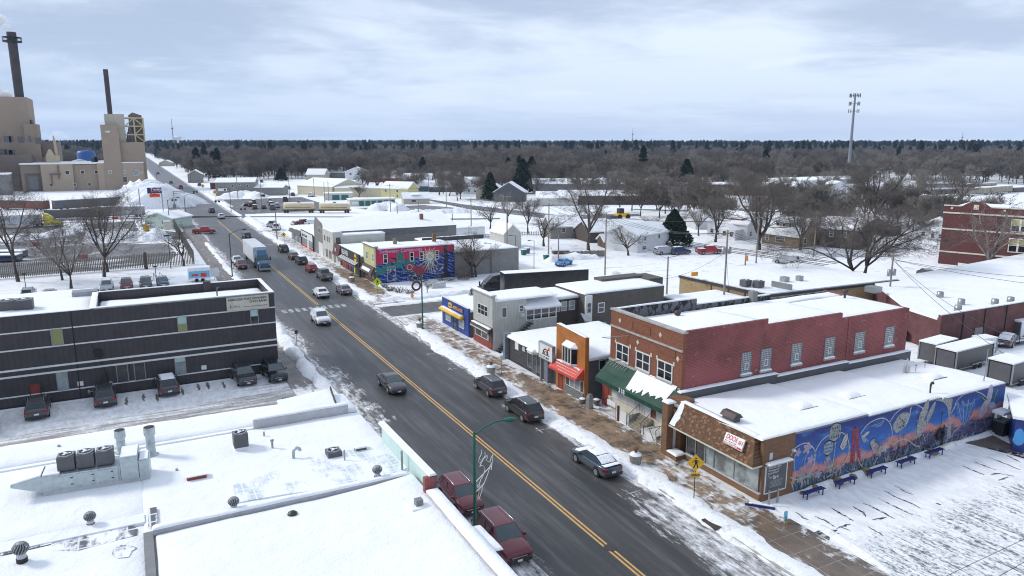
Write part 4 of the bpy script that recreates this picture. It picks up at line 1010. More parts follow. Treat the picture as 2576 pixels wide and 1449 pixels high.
q=MB();q.box(37.75,40.1,Y0-.42,Y0-.002,2.78,2.86);ca=b.add('sign_canopy',q,M['light_grey']);snow_slab(b,37.72,40.12,Y0-.44,Y0-.01,2.861,.12,.4,41,'snow',parent=ca)
boxp(b,'vent_cover',38.1,38.4,Y0-.05,Y0-.003,3.1,3.6,'light_grey')
wboxp(b,'wall_lamp',('S',Y0),40.3,40.5,3.3,3.45,0,.2,'white_trim')
# the mural as painted wall
m=Mat('mural_sky',.75);p=m.pos();g=m.sep(p)
t_=m.math('DIVIDE',m.math('SUBTRACT',g[0],40.6),26.0)
# sunset band climbs to the right; water below it
h0=m.math('ADD',m.math('ADD',1.2,m.math('MULTIPLY',t_,1.1)),m.math('MULTIPLY',m.math('SUBTRACT',m.noise(m.pos((.6,1,1)),.8,5,.6),.5),2.4))
dz=m.math('SUBTRACT',g[2],h0)
sky_c=m.mix(m.mr(g[2],2.2,4.4),(.035,.13,.42),(.025,.035,.17))
sky_c=m.mix(m.mr(m.noise(m.pos((.5,1,1.6)),1.2,6,.65),.52,.7,0,.55),sky_c,(.07,.26,.60))
c=m.mix(m.mr(dz,.05,.5),(.58,.25,.20),sky_c)
low=m.mix(m.mr(m.noise(m.pos((.6,1,3)),1.6,7,.7),.4,.6),(.035,.04,.11),(.16,.13,.24))
low=m.mix(m.mr(t_,0,.35,.5,0),low,(.04,.10,.13))
c=m.mix(m.mr(m.math('ADD',dz,m.math('MULTIPLY',m.math('SUBTRACT',m.noise(m.pos((1,1,2)),2.2,5),.5),.5)),-.55,-.35),low,c)
m.col(c)
def mural_poly(mb,pts,y,m_=0,k='L8'):
 P=[on_y(k,u,v,y)for u,v in pts];mb.add([(x,y,z)for x,z in P],[tuple(range(len(P)))],m_)
def ribbon(mb,P,y,w,m_=0,d=.01,taper=False):
 """painted stroke standing a few mm proud; P in wall (x, z)"""
 P=[Vector((a,0,c_))for a,c_ in P];L=[];Rr=[]
 for i,p_ in enumerate(P):
  dd=(P[min(i+1,len(P)-1)]-P[max(i-1,0)]).normalized();n2=Vector((-dd.z,0,dd.x));ww=w*.5*((1-.75*abs(2*i/(len(P)-1)-1))if taper else 1)
  L.append(p_+n2*ww);Rr.append(p_-n2*ww)
 k=len(P)
 mb.add([(a.x,y-d,a.z)for a in L+Rr],[(i,i+1,k+i+1,k+i)for i in range(k-1)],m_)
def blob(mb,cx,cz,rx,rz_,y,m_,rot=0,n=14,d=.006,amp=0.0,seed=1,pt=0.):
 vs=[]
 for i in range(n):
  a=2*math.pi*i/n;r_=1+amp*math.sin(a*5+seed)-pt*abs(math.sin(a/2))**.5*0
  x_,z_=rx*math.cos(a)*r_,rz_*math.sin(a)*r_
  if pt:x_*=(1-pt*abs(math.sin(a))**1.5*.6)
  vs.append((cx+x_*math.cos(rot)-z_*math.sin(rot),y-d,cz+x_*math.sin(rot)+z_*math.cos(rot)))
 mb.add(vs,[tuple(range(n))],m_)
plain('mur_white',(.46,.46,.42),.7,0,.25,5,obj=False);plain('mur_pink',(.42,.28,.42),.7,0,.25,4,obj=False);plain('mur_grey',(.30,.30,.29),.7,0,.5,6,obj=False);plain('mur_green',(.05,.10,.10),.7,0,.5,4,obj=False)
plain('mur_red',(.28,.04,.06),.7,0,.4,5,obj=False);plain('mur_dark',(.02,.025,.045),.7,obj=False);plain('mur_lilac',(.40,.36,.45),.7,0,.25,3,obj=False);plain('mur_sky',(.06,.17,.42),.7,0,.5,4,obj=False);plain('mur_teal',(.03,.17,.17),.7,0,.5,4,obj=False)
MU=['mural_sky','mur_white','mur_pink','mur_grey','mur_green','mur_red','mur_dark','mur_lilac','mur_sky']
YM=Y0-.004
mb=MB()
for x0,x1,z in((40.605,S1,4.5),(S1,S2,4.36),(S2,XE,4.16)):mb.add([(x0,YM,.02),(x1,YM,.02),(x1,YM,z),(x0,YM,z)],[(0,1,2,3)],0)
def C8(u,v):return on_y('L8',u,v,Y0)
def arc(P,w=.09,m_=1,dd=.02):
 Q=[C8(*p_)for p_ in P];out=[]
 for i in range(len(Q)-1):
  p0,p1,p2,p3=Q[max(i-1,0)],Q[i],Q[i+1],Q[min(i+2,len(Q)-1)]
  for s_ in range(5):
   t=s_/5
   out.append(tuple(.5*(2*p1[k]+(p2[k]-p0[k])*t+(2*p0[k]-5*p1[k]+4*p2[k]-p3[k])*t*t+(3*p1[k]-p0[k]-3*p2[k]+p3[k])*t**3)for k in(0,1)))
 out.append(Q[-1]);ribbon(mb,out,YM,w,m_,dd)
# dark foliage at the bottom, many leaf blades
rg=random.Random(11)
for i in range(420):
 x=40.8+rg.random()**1.15*22;h=rg.uniform(.5,1.5)*(1-(x-40)/40);l=rg.uniform(-.5,.5)
 ribbon(mb,[(x,.1),(x+l*.3,h*.5),(x+l,h)],YM,rg.uniform(.04,.13),rg.choice([4,4,6,4,3,6,3,8,1]),.004+.004*rg.random(),True)
for i in range(46):
 x=rg.uniform(51,57);h=rg.uniform(1.2,2.4);l=rg.uniform(-.3,.3)
 ribbon(mb,[(x,.1),(x+l*.4,h*.6),(x+l,h)],YM,.035,6,.008,True)
for P in([(190,1230),(215,1180),(260,1145),(310,1130),(350,1150),(380,1200),(372,1290),(330,1380),(250,1420),(185,1400)],[(370,1240),(400,1160),(450,1095),(520,1050),(580,1045),(630,1075),(650,1150),(640,1230),(600,1300),(540,1360),(470,1400)],[(740,1060),(790,990),(860,945),(930,935),(975,980),(990,1060),(975,1150)],[(965,975),(1010,905),(1080,850),(1170,825),(1240,860)],[(1000,1140),(1060,1105),(1120,1110),(1170,1150),(1210,1155)],[(1650,722),(1700,740),(1740,775)],[(1460,1080),(1480,1040),(1530,1000)],[(720,1250),(740,1300),(770,1330)],[(1480,860),(1500,800),(1560,745),(1640,722)]):arc(P,.08)
for i in range(260):
 x=40.9+rg.random()*25;z=rg.uniform(.2,1.5+1.6*rg.random());a=rg.uniform(0,3.1);l=rg.uniform(.15,.5);cv_=rg.uniform(-.2,.2)
 ribbon(mb,[(x-l*math.cos(a),z-l*math.sin(a)),(x+cv_*math.sin(a),z-cv_*math.cos(a)),(x+l*math.cos(a),min(z+l*math.sin(a),4.0))],YM,rg.uniform(.02,.05),rg.choice([3,8,1,4,7,8,6]),.005+.004*rg.random(),True)
# lady slippers
def flower(u,v,s,m_,petals=5,y_=.012,ang=0.):
 x,z=C8(u,v)
 for k in range(petals):
  a=ang+2*math.pi*k/petals;blob(mb,x+math.cos(a)*s*.45,z+math.sin(a)*s*.45,s*.5,s*.24,YM,m_,a,12,y_+.001*k)
  P=[(x+math.cos(a)*s*.45+s*.5*math.cos(t)*math.cos(a)-s*.24*math.sin(t)*math.sin(a),z+math.sin(a)*s*.45+s*.5*math.cos(t)*math.sin(a)+s*.24*math.sin(t)*math.cos(a))for t in[2*math.pi*q_/12 for q_ in range(13)]]
  ribbon(mb,P,YM,.025,1,y_+.009)
for(u,v,s,m_)in((245,1205,.34,2),(320,1170,.5,2),(345,1265,.42,2),(405,1375,.42,2),(270,1405,.5,3),(340,1380,.35,3),(500,1330,.4,3),(760,1230,.3,2),(935,1170,.42,1),(890,1200,.45,3),(480,1260,.3,3)):flower(u,v,s,m_)
arc([(225,1225),(215,1290),(225,1370)],.05);arc([(330,1190),(300,1270),(305,1360)],.05)
# thistle heads: netted cones
def cone_head(u,v,rx,rz_,m_,dark):
 x,z=C8(u,v);blob(mb,x,z,rx,rz_,YM,dark,0,18,.011)
 for k in range(-3,4):
  for s_ in(-1,1):
   P=[]
   for q_ in range(7):
    t=q_/6*2-1;xx=rx*(k/3*.9+s_*t*.35);lim=rx*math.sqrt(max(0,1-t*t));P.append((x+max(-lim,min(lim,xx)),z+rz_*t))
   ribbon(mb,P,YM,.045,m_,.02)
cone_head(540,1045,.62,.78,1,4);cone_head(485,1170,.50,.62,1,8)
arc([(540,1110),(535,1200),(520,1300),(525,1385)],.12,3);arc([(490,1220),(505,1280),(520,1340)],.08,3)
# butterfly wing
P=[(590,1125),(610,1075),(640,1050),(642,1090),(632,1140),(610,1180),(590,1190),(575,1160)]
mural=[C8(*p_)for p_ in P];mb.add([(x,YM-.014,z)for x,z in mural],[tuple(range(len(P)))],1);ribbon(mb,mural+[mural[0]],YM,.05,6,.02)
for a_,c_ in(((590,1150),(635,1070)),((592,1160),(636,1110)),((590,1170),(620,1150))):ribbon(mb,[C8(*a_),C8(*c_)],YM,.03,6,.022)
# red blossom spike
for i in range(13):
 v=1015+i*22
 for s_ in(-1,1):
  x,z=C8(700+s_*(8+i*1.8),v);blob(mb,x,z,.26,.1,YM,5,s_*(-.5)+(math.pi if s_<0 else 0),8,.012+.0005*i)
arc([(700,1010),(698,1150),(685,1330)],.06,5)
# hummingbird, dark-winged butterfly, heron, crane, feather bouquet
x,z=C8(765,1095);blob(mb,x,z,.42,.17,YM,3,-.9,12,.012);blob(mb,x+.25,z+.3,.4,.14,YM,1,.4,10,.014)
P=[(830,1180),(810,1130),(830,1100),(860,1090),(850,1130),(870,1120),(890,1150),(870,1190)];mb.add([(x,YM-.014,z)for x,z in(C8(*p_)for p_ in P)],[tuple(range(len(P)))],3);ribbon(mb,[C8(*p_)for p_ in P],YM,.07,6,.02)
P=[(810,1000),(850,985),(890,975),(920,945),(930,950),(905,990),(870,1005)];mb.add([(x,YM-.012,z)for x,z in(C8(*p_)for p_ in P)],[tuple(range(len(P)))],8);ribbon(mb,[C8(*p_)for p_ in P],YM,.04,3,.02)
x,z=C8(1062,965);blob(mb,x,z,1.0,.72,YM,3,.5,20,.012,.06)
arc([(1090,1000),(1115,950),(1130,900),(1135,865),(1145,850)],.13,1,.022);arc([(1145,852),(1160,868)],.05,6,.024);arc([(1100,1030),(1085,1080),(1080,1110)],.06,3)
for(u,v,rx,rz_,ro)in((1225,930,1.25,.38,1.25),(1290,900,1.1,.28,1.05),(1215,1010,.75,.5,1.4),(1255,870,.9,.3,1.35)):x,z=C8(u,v);blob(mb,x,z,rx,rz_,YM,3,ro,18,.012+rx*.003,.05)
for i in range(30):
 x,z=C8(rg.uniform(1180,1270),rg.uniform(880,1050));blob(mb,x,z,.1,.04,YM,rg.choice((1,6)),rg.uniform(0,3),6,.02)
for i in range(22):
 x,z=C8(rg.uniform(1015,1105),rg.uniform(930,1010));blob(mb,x,z,.1,.04,YM,6,rg.uniform(0,3),6,.02)
arc([(1205,1060),(1210,1110),(1215,1160)],.07,3);arc([(1235,1060),(1250,1110)],.05,1)
# tree and blue bellflower
P=[(1400,770),(1470,780),(1460,850),(1450,900),(1455,1090),(1420,1100),(1435,950),(1430,860)];mb.add([(x,YM-.012,z)for x,z in(C8(*p_)for p_ in P)],[tuple(range(len(P)))],3)
arc([(1440,850),(1400,800),(1340,785)],.2,3,.016);arc([(1455,900),(1480,850),(1500,820)],.14,3,.016)
P=[(1500,880),(1505,800),(1530,830),(1550,790),(1570,820),(1595,780),(1610,815),(1640,770),(1648,830),(1625,890),(1600,940),(1560,1000),(1530,960)];mb.add([(x,YM-.012,z)for x,z in(C8(*p_)for p_ in P)],[tuple(range(len(P)))],8)
for a_,c_ in(((1505,805),(1550,990)),((1550,795),(1556,990)),((1595,785),(1562,990)),((1645,780),(1566,990))):ribbon(mb,[C8(*a_),C8(*c_)],YM,.05,7,.02)
arc([(1540,800),(1570,830),(1620,815)],.1,3,.024)
# trillium
for(u,v,rx,rz_,ro)in((1762,750,.95,.38,1.5),(1715,860,.85,.55,-2.2),(1785,865,.85,.55,-.9)):x,z=C8(u,v);blob(mb,x,z,rx,rz_,YM,7,ro,18,.013+rx*.002)
for(u,v,ro)in((1808,755,1.2),(1725,790,2.6)):x,z=C8(u,v);blob(mb,x,z,.7,.24,YM,4,ro,14,.012);ribbon(mb,[(x-.6*math.cos(ro),z-.6*math.sin(ro)),(x+.6*math.cos(ro),z+.6*math.sin(ro))],YM,.05,1,.02)
arc([(1745,830),(1755,860),(1750,830)],.1,1,.03);arc([(1740,900),(1720,960),(1735,1010)],.07,3)
for i in range(60):
 x=rg.uniform(56,66);z=rg.uniform(.3,1.6);ribbon(mb,[(x,z),(x+rg.uniform(.4,1.4),z+rg.uniform(-.05,.1))],YM,.035,rg.choice((7,6,8)),.006+.003*rg.random(),True)
b.add('mural',mb,[M[k]for k in MU])
# boulders and a hanging tyre, pipes on the roof
for k,x in enumerate((41.2,42.6,44.9,45.2,46.6,48.3,50.1,53.5,56.2)):
 q=MB();r_=.22+.12*(k%3)
 q.lathe([(r_*.9,0),(r_,r_*.3),(r_*.7,r_*.8),(.05,r_*1.0)],x,33.45+.1*(k%2),7,0,False);tag(q.build('boulder',M['stone_tan']),'snow-dusted boulder set at the foot of the flower mural','boulder','boulders along the mural')
q=MB();x,z=C8(1355,1055)
t=MB();Rr=.42;vs=[];n1,n2=18,8
for i in range(n1):
 for j in range(n2):
  a=2*math.pi*i/n1;c_=2*math.pi*j/n2;rr_=Rr+.12*math.cos(c_);vs.append((x+rr_*math.cos(a),33.75+.12*math.sin(c_),z+rr_*math.sin(a)))
t.add(vs,[(i*n2+j,i*n2+(j+1)%n2,((i+1)%n1)*n2+(j+1)%n2,((i+1)%n1)*n2+j)for i in range(n1)for j in range(n2)],0,True)
t.tube([(x,33.8,z+.5),(x+.1,33.85,3.2)],.02,4);tag(t.build('tyre_swing',M['tyre']),'black tyre hanging from a rope against the mural','tyre swing')
x,y=at('L8',1383,1165);q=MB();q.tube([(x,y,0),(x,y,2.0)],.045,6);e_=Bld('iron_post',(x,y),'dark iron post in the snow beside the tyre swing','post');e_.add('post',q,M['black_metal']);q=MB();q.box(x,x+1.9,y-.06,y+.06,.12,.22);e_.add('yellow_rail',q,M['sign_yellow'])
def skylight(u,v,k='L8',z=4.45):
 x,y=at(k,u,v,z);vs=[];q=MB()
 for j in range(7):
  for i in range(9):a,c_=i/4-1,j/3-1;vs.append((x+a*.95,y+c_*.7,z+.32*max(0,(1-a*a))**.6*max(0,(1-c_*c_))**.5))
 q.add(vs,[(j*9+i,j*9+i+1,(j+1)*9+i+1,(j+1)*9+i)for j in range(6)for i in range(8)],0,True)
 o=b.add('skylight',q,M['snow']);r_=MB();r_.box(x-.97,x+.97,y-.75,y-.71,z+.02,z+.1);b.add('skylight_frame',r_,M['dark_grey'],o)
skylight(275,840,z=4.72);skylight(655,755,z=4.5);skylight(1310,608,z=4.3)
x,y=at('L8',1290,742,4.3);q=MB();q.tube([(x,y,4.2),(x,y,5.1),(x+.08,y,5.25),(x+.25,y,5.28),(x+.32,y,5.12)],.09,8);b.add('vent_pipe',q,M['brown_metal'])
x,y=at('L6',1430,1195,4.7);q=MB();q.box(x-.35,x+.35,y-.55,y+.55,4.6,5.1);o=b.add('roof_vent',q,M['dark_grey']);q=MB();q.hexa([(x-.5,y-.7,5.1),(x+.5,y-.7,5.1),(x+.5,y+.7,5.1),(x-.5,y+.7,5.1),(x-.2,y-.7,5.42),(x+.2,y-.7,5.42),(x+.2,y+.7,5.42),(x-.2,y+.7,5.42)]);b.add('vent_hood',q,M['brown_metal'],o)
x,y=at('L8',1095,570,4.25);q=MB();q.tube([(x-.25,y,4.2),(x-.25,y,5.3)],.06,8);q.tube([(x+.15,y,4.2),(x+.15,y,5.5)],.07,8);q.box(x-.1,x+.35,y-.2,y+.2,4.3,4.9);b.add('boiler_flue',q,M['light_grey'])
for u,v in((1178,555),(1250,525)):x,y=at('L8',u,v,4.3);q=MB();q.tube([(x,y,4.2),(x,y,4.75)],.025,5);q.box(x-.08,x+.08,y-.05,y+.05,4.75,4.82);b.add('vent_pipe',q,M['dark_grey'])
x,y=at('Z2',1415,1070,4.3);q=MB();q.tube([(x,y,4.2),(x,y,7.3)],.035,5);q.tube([(x-.25,y,4.2),(x,y,5)],.02,4);b.add('antenna_mast',q,M['grey_metal'])
# ---- 2. red brick two-storey building
X0,Y0,Y1=39.0,44.4,54.5
b=Bld('brick_building',(X0,Y0),'two-storey orange and red brick building with a green awning numbered 318','building')
XE=67.7
q=MB();lev=((X0+.35,48.5,9.78),(48.5,58.1,9.27),(58.1,XE,8.74))
for x0,x1,z in lev:q.box(x0,x1,Y0,Y0+.3,0,z)
b.add('side_wall',q,M['brick_red_side'])
q=MB();q.box(X0+.35,XE,Y0+.3,Y1-.3,0,8.5);b.add('roof_deck',q,M['tar'])
q=MB()
for x0,x1,z in((X0+.35,49.1,9.65),(49.1,59.2,9.05),(59.2,XE,8.5+.12)):q.box(x0,x1,Y1-.3,Y1,0,z)
b.add('parapet',q,M['mottled_parapet'])
q=MB();q.box(XE,XE+.25,Y0,Y1,0,8.7);b.add('rear_wall',q,M['brick_red_side'])
for k,(x0,x1,z)in enumerate(((X0+.4,49.1,9.65),(49.1,59.2,9.05))):snow_slab(b,x0,x1,Y1-.33,Y1+.03,z,.1,.7,50+k,'ledge_snow')
# front: pier-framed face
q=MB();q.box(X0,X0+.35,Y0-.003,Y1,0,9.6)
b.add('front_wall',q,M['brick_orange'])
q=MB();q.box(X0-.1,X0+.45,Y0-.06,Y1+.06,9.6,9.75);b.add('coping',q,M['concrete'])
q=MB();q.box(X0-.14,X0-.003,Y0-.02,Y1,8.05,8.2);q.box(X0-.16,X0-.003,Y0-.02,Y1,4.78,4.95);b.add('stone_band',q,M['concrete'])
q=MB()
for yy,zz_ in((53.1,8.85),(47.3,8.85),(50.35,7.45),(44.95,7.35)):
 q=MB();q.add([(X0-.03,yy,zz_-.25),(X0-.03,yy+.2,zz_),(X0-.03,yy,zz_+.25),(X0-.03,yy-.2,zz_)],[(0,1,2,3)]);q.add([(X0-.003,yy,zz_-.25),(X0-.003,yy+.2,zz_),(X0-.003,yy,zz_+.25),(X0-.003,yy-.2,zz_)],[(3,2,1,0)]);b.add('stone_ornament',q,M['cream_trim'])
for a,c_ in((53.65,51.4),(50.6,48.4),(47.6,45.4)):
 for yy in(a,c_):
  q=MB();q.box(X0-.04,X0-.003,yy-.09,yy+.09,6.6,6.95);b.add('stone_block',q,M['cream_trim'])
q=MB()
for y0,y1 in((48.6,51.2),):
 for a in((y0,y1,8.45,8.5),(y0,y1,9.15,9.2),(y0,y0+.06,8.5,9.15),(y1-.06,y1,8.5,9.15)):q.box(X0-.05,X0-.003,a[0],a[1],a[2],a[3])
q.box(X0-.05,X0-.003,51.6,54,7.75,7.8);q.box(X0-.05,X0-.003,45.3,47.5,7.3,7.35);q.box(X0-.05,X0-.003,45.3,45.36,7.35,7.9)
b.add('brick_panel',q,M['brick_brown'])
for a,c_ in((53.5,51.55),(50.5,48.5),(47.5,45.5)):window(b,('W',X0),c_,a,5.08,6.72,2,2,'white_trim','glass_dark',.11,.07,'concrete')
# steel sign bracket
q=MB();q.tube([(X0-1.6,53.6,7.3),(X0,51.6,7.75)],.03,4);q.tube([(X0-1.6,53.6,7.3),(X0,53.6,6.9)],.02,4);q.tube([(X0-1.7,52.2,5.35),(X0,52.2,5.35)],.04,5);b.add('sign_bracket',q,M['grey_metal'])
# snow on the roof, bare tar strip
snow_slab(b,X0+.4,48.5,Y0+.1,Y1-3.6,9.1,.6,1.2,61,'roof_snow',slope=lambda x,y:.0-.05*(y-Y0),wav=.15,jit=.03)
snow_slab(b,48.5,58.1,Y0+.1,Y1-3.1,8.95,.3,1.2,62,'roof_snow',slope=lambda x,y:-.05*(y-Y0)*.6,wav=.15,jit=.03)
snow_slab(b,58.1,XE,Y0+.1,Y1-2.9,8.5,.26,1.2,63,'roof_snow',wav=.15,jit=.03)
snow_slab(b,X0+.4,XE,Y1-2.3,Y1-.6,8.5,.16,1.2,64,'roof_snow',jit=.35)
q=MB()
for x,y,z in(('Z3',115,650),('Z3',1965,435))and((43.6,50.6,8.6),(66.0,50.4,8.5)):q.lathe([(.12,z),(.12,z+.75),(.26,z+.8),(.32,z+.98),(.26,z+1.15),(.02,z+1.2)],x,y,10)
vq=q;b.add('turbine_vent',q,M['brown_metal'])
q=MB();q.box(56.2,56.9,Y1-.75,Y1-.1,8.5,9.75);b.add('chimney',q,M['grey_block'])
# glass-block windows on the side
for a,c_ in((45.53,46.75),(47.83,49.13),(51.6,52.95),(55.95,57.3),(60.1,61.55),(64.5,65.95)):
 f=MB();wbox(f,('S',Y0),a,c_,5.15,7.12,.003,.02);o=b.add('window',f,M['glass_block'])
 f=MB();m_=(a+c_)/2+.05
 for t4 in((m_-.2,m_+.2,5.55,5.61),(m_-.2,m_+.2,6.1,6.16),(m_-.2,m_-.15,5.61,6.1),(m_+.15,m_+.2,5.61,6.1)):wbox(f,('S',Y0),*t4,.021,.06)
 b.add('vent_frame',f,M['white_trim'],o)
 f=MB();wbox(f,('S',Y0),a,a+.06,5.15,7.12,.021,.05);wbox(f,('S',Y0),c_-.06,c_,5.15,7.12,.021,.05);wbox(f,('S',Y0),a,c_,7.06,7.12,.051,.07);b.add('frame',f,M['mid_grey'],o)
 f=MB();wbox(f,('S',Y0),a-.06,c_+.06,4.98,5.149,.003,.18);s_=b.add('sill',f,M['concrete'],o)
 snow_slab(b,a-.05,c_+.05,Y0-.2,Y0-.003,5.15,.13,.3,int(a*7),'snow',parent=o)
q=MB();q.box(59.0,59.35,Y0-.05,Y0-.002,3.4,8.7);b.add('brick_pier',q,M['brick_red_side'])
q=MB()
for k in range(13):
 for x0,x1,z in lev:
  x=x0+.8+k*.75
  if x<x1:q.box(x,x+.06,Y0-.04,Y0+.1,z-.02,z+.06)
b.add('coping_tile',q,M['dark_grey'])
# ground floor under the awning
q=MB();q.box(X0-.06,X0-.003,Y0+.02,Y1,.0,1.2);b.add('window_base',q,M['cream_trim'])
for a,c_ in((54.0,51.6),(51.6,50.5),(47.4,44.9)):
 window(b,('W',X0),c_,a,1.25,3.2,1,1,'white_trim','curtain',.06,.05)
window(b,('W',X0),48.1,49.1,1.0,3.1,1,1,'white_trim','white_trim',.08,.07,name='door')
boxp(b,'entry_wall',X0-.05,X0-.003,49.1,50.5,1.2,3.2,'light_grey')
boxp(b,'side_door',X0-.05,X0-.002,54.52,55.6,0,2.4,'rust_red')
# awning
ax=37.3;q=MB();n=18;vs=[]
for j in range(n+1):
 y=44.3+(54.4-44.3)*j/n;sag=.10*math.sin(j*2.1)*(j>10)
 vs+=[(X0-.03,y,5.0-.05*(j>10)-.7*((j>11)*math.sin((j-11)/7*math.pi)*.35)),(X0-.8,y,4.15-.08*abs(sag)-.25*(j>11)*math.sin((j-11)/7*math.pi)),(ax,y,3.35),(ax,y,2.95)]
F_=[(j*4+i,(j+1)*4+i,(j+1)*4+i+1,j*4+i+1)for j in range(n)for i in range(3)]+[(0,1,2,3),(n*4+3,n*4+2,n*4+1,n*4)]
q.add(vs,F_,0,False);q.add([(X0-.03,44.3,5.0),(ax,44.3,2.95),(X0-.03,44.3,2.95)],[(0,1,2)]);q.add([(X0-.03,54.4,4.95),(ax,54.4,2.95),(X0-.03,54.4,2.95)],[(0,1,2)])
plain('awning_green',(.004,.05,.028),.65,0,.25,1.2)
aw=b.add('awning',q,M['awning_green'])
text(b,'318',('W',ax),50.7,2.98,.62,'sign_white',.02,parent=aw,bold=.01)
q=MB();vs=[];nn=44;ys=44.75
for j in range(nn+1):
 y=ys+5.3*j/nn;ln=(.45+.5*fbm(j*.3,3,2)+.22*fbm(j*.9,7,5))*(1 if 1<j<nn else .3)*(.75+.35*j/nn)
 for i in range(4):
  t=i/3*min(ln,.95);x=X0-.05-(X0-ax-.1)*t;vs.append((x,y,4.98-(4.98-3.35)*t+(.13 if i in(1,2)else .03)))
q.add(vs,[(j*4+i,(j+1)*4+i,(j+1)*4+i+1,j*4+i+1)for j in range(nn)for i in range(3)],0,True);b.add('snow',q,M['snow'],aw)
q=MB()
for k in range(7):y=51.4+k*.42;q.tube([(X0-.02,y,5.0),(X0-.5,y+.25,4.45)],.02,4)
b.add('awning_frame',q,M['light_grey'],aw)
# stoops: central stair, cellar stair with railings, right stair
q=MB()
for i in range(6):q.box(37.55+i*.24,X0-.06,47.7,49.5,.13+i*.15,.13+(i+1)*.15)
b.add('stair',q,M['stair_stone'])
q=MB();q.box(37.6,X0-.06,45.6,47.68,0,.55);b.add('stoop_wall',q,M['white_trim'])
q=MB()
for i in range(6):q.box(37.6+i*.24,X0-.06,44.3,45.5,.13+i*.15,.13+(i+1)*.15)
b.add('stair',q,M['stair_stone'])
q=MB();q.box(37.7,37.85,50.0,51.0,0,1.1);q.box(37.7,X0-.06,49.6,49.75,0,1.1);b.add('stoop_wall',q,M['white_trim'])
q=MB();q.box(37.6,37.75,51.05,51.25,0,1.45);b.add('gate_post',q,M['maroon_wall'])
q=MB();rail(q,[(37.5,53.9,.13),(37.5,51.3,.13)],1.0);b.add('railing',q,M['black_metal'])
q=MB();rail(q,[(37.5,53.9,.13),(38.9,53.9,.13)],1.0);b.add('railing',q,M['black_metal'])
for y in(49.55,47.6):q=MB();rail(q,[(37.45,y,.13),(38.8,y,1.0)],.95);b.add('railing',q,M['black_metal'])
for y in(45.55,44.35):q=MB();rail(q,[(37.45,y,.13),(38.8,y,1.0)],.95);b.add('railing',q,M['black_metal'])
q=MB();q.tube([(37.5,47.2,.13),(37.5,47.2,1.0),(37.5,46.4,1.0),(37.5,45.8,.13)],.03,5);q.tube([(37.5,46.4,1.0),(38.6,46.4,1.0)],.03,5);b.add('railing',q,M['black_metal'])
q=MB();q.box(37.6,37.7,51.5,52.8,1.0,1.6);o=b.add('cellar_sign',q,M['sign_white'])
wboxp(b,'open_sign',('W',X0),54.0,54.6,2.3,3.2,.05,.7,'paint_red')
# ---- 3. orange log-sided shop
X0,Y0,Y1=37.6,56.6,62.0
b=Bld('log_shop',(X0,Y0),'narrow shop with orange log siding front and a red awning','shop')
q=MB();q.box(X0+.3,49.5,Y0,Y1,0,4.35);b.add('side_wall',q,M['slate_siding'])
q=MB();q.add([(X0,Y0-.02,0),(X0+.35,Y0-.02,0),(X0+.35,Y1,0),(X0,Y1,0),(X0,Y0-.02,6.45),(X0+.35,Y0-.02,6.45),(X0+.35,Y1,6.75),(X0,Y1,6.75)],[(0,3,2,1),(4,5,6,7),(0,1,5,4),(1,2,6,5),(2,3,7,6),(3,0,4,7)])
b.add('front_wall',q,M['log_orange'])
q=MB();q.box(X0-.05,X0+.38,Y0-.06,Y0+.05,0,6.5);b.add('corner_board',q,M['log_orange'])
snow_slab(b,X0+.4,49.4,Y0-.1,Y1+.05,4.36,.2,.9,71);snow_slab(b,X0-.02,X0+.37,Y0+.1,Y1-.1,6.55,.1,.5,72,'ledge_snow',slope=lambda x,y:.05*(y-Y0)-.06)
q=MB();q.box(X0+.4,49.4,Y0-.12,Y0-.003,4.15,4.34);b.add('fascia',q,M['white_trim'])
# bay window
c4=MB();y0,y1=58.0,60.45
c4.prism([(X0-.003,y0),(X0-.003,y1),(X0-.5,y1-.45),(X0-.5,y0+.45)],3.3,3.45);c4.prism([(X0-.003,y0),(X0-.003,y1),(X0-.5,y1-.45),(X0-.5,y0+.45)],4.95,5.08)
for yy in(y0+.45,y0+.95,y1-.95,y1-.45):c4.box(X0-.52,X0-.44,yy-.04,yy+.04,3.45,4.95)
bw=b.add('bay_window',c4,M['white_trim'])
q=MB();q.prism([(X0-.003,y0+.06),(X0-.003,y1-.06),(X0-.46,y1-.49),(X0-.46,y0+.49)],3.45,4.95);b.add('pane',q,M['glass_dark'],bw)
q=MB();vs=[(X0-.003,y0-.1,5.09),(X0-.003,y1+.1,5.09),(X0-.6,y1-.4,5.09),(X0-.6,y0+.4,5.09),(X0-.003,y0+.4,5.5),(X0-.003,y1-.4,5.5)]
q.add(vs,[(0,3,4),(3,2,5,4),(2,1,5),(0,1,2,3)]);b.add('snow',q,M['snow'],bw)
plain('awning_red',(.62,.07,.045),.6,0,.1,2);
q=MB();q.add([(X0-.003,56.75,3.35),(X0-.003,61.95,3.2),(X0-.95,61.95,2.45),(X0-.95,56.75,2.5),(X0-.95,61.95,2.2),(X0-.95,56.75,2.25)],[(0,3,2,1),(3,5,4,2)])
q.add([(X0-.003,56.75,3.33),(X0-.95,56.75,2.25),(X0-.003,56.75,2.25)],[(0,1,2)]);q.add([(X0-.003,61.95,3.18),(X0-.95,61.95,2.2),(X0-.003,61.95,2.2)],[(0,1,2)]);aw=b.add('awning',q,M['awning_red'])
q=MB()
for k in range(4):
 zz_=3.08-k*.2;xx=X0-.2-k*.22
 for j in range(16-k*2):q.box(xx-.05,xx+.02,57.2+j*.3,57.2+j*.3+.2,zz_-.03,zz_+.075)
b.add('lettering',q,M['sign_white'],aw)
snow_slab(b,X0-.35,X0-.02,57.0,61.3,3.1,.12,.3,75,'snow',parent=aw,jit=.5)
q=MB();q.box(X0-.12,X0-.003,Y0+.1,60.2,0,.8);b.add('window_base',q,M['stone_grey'])
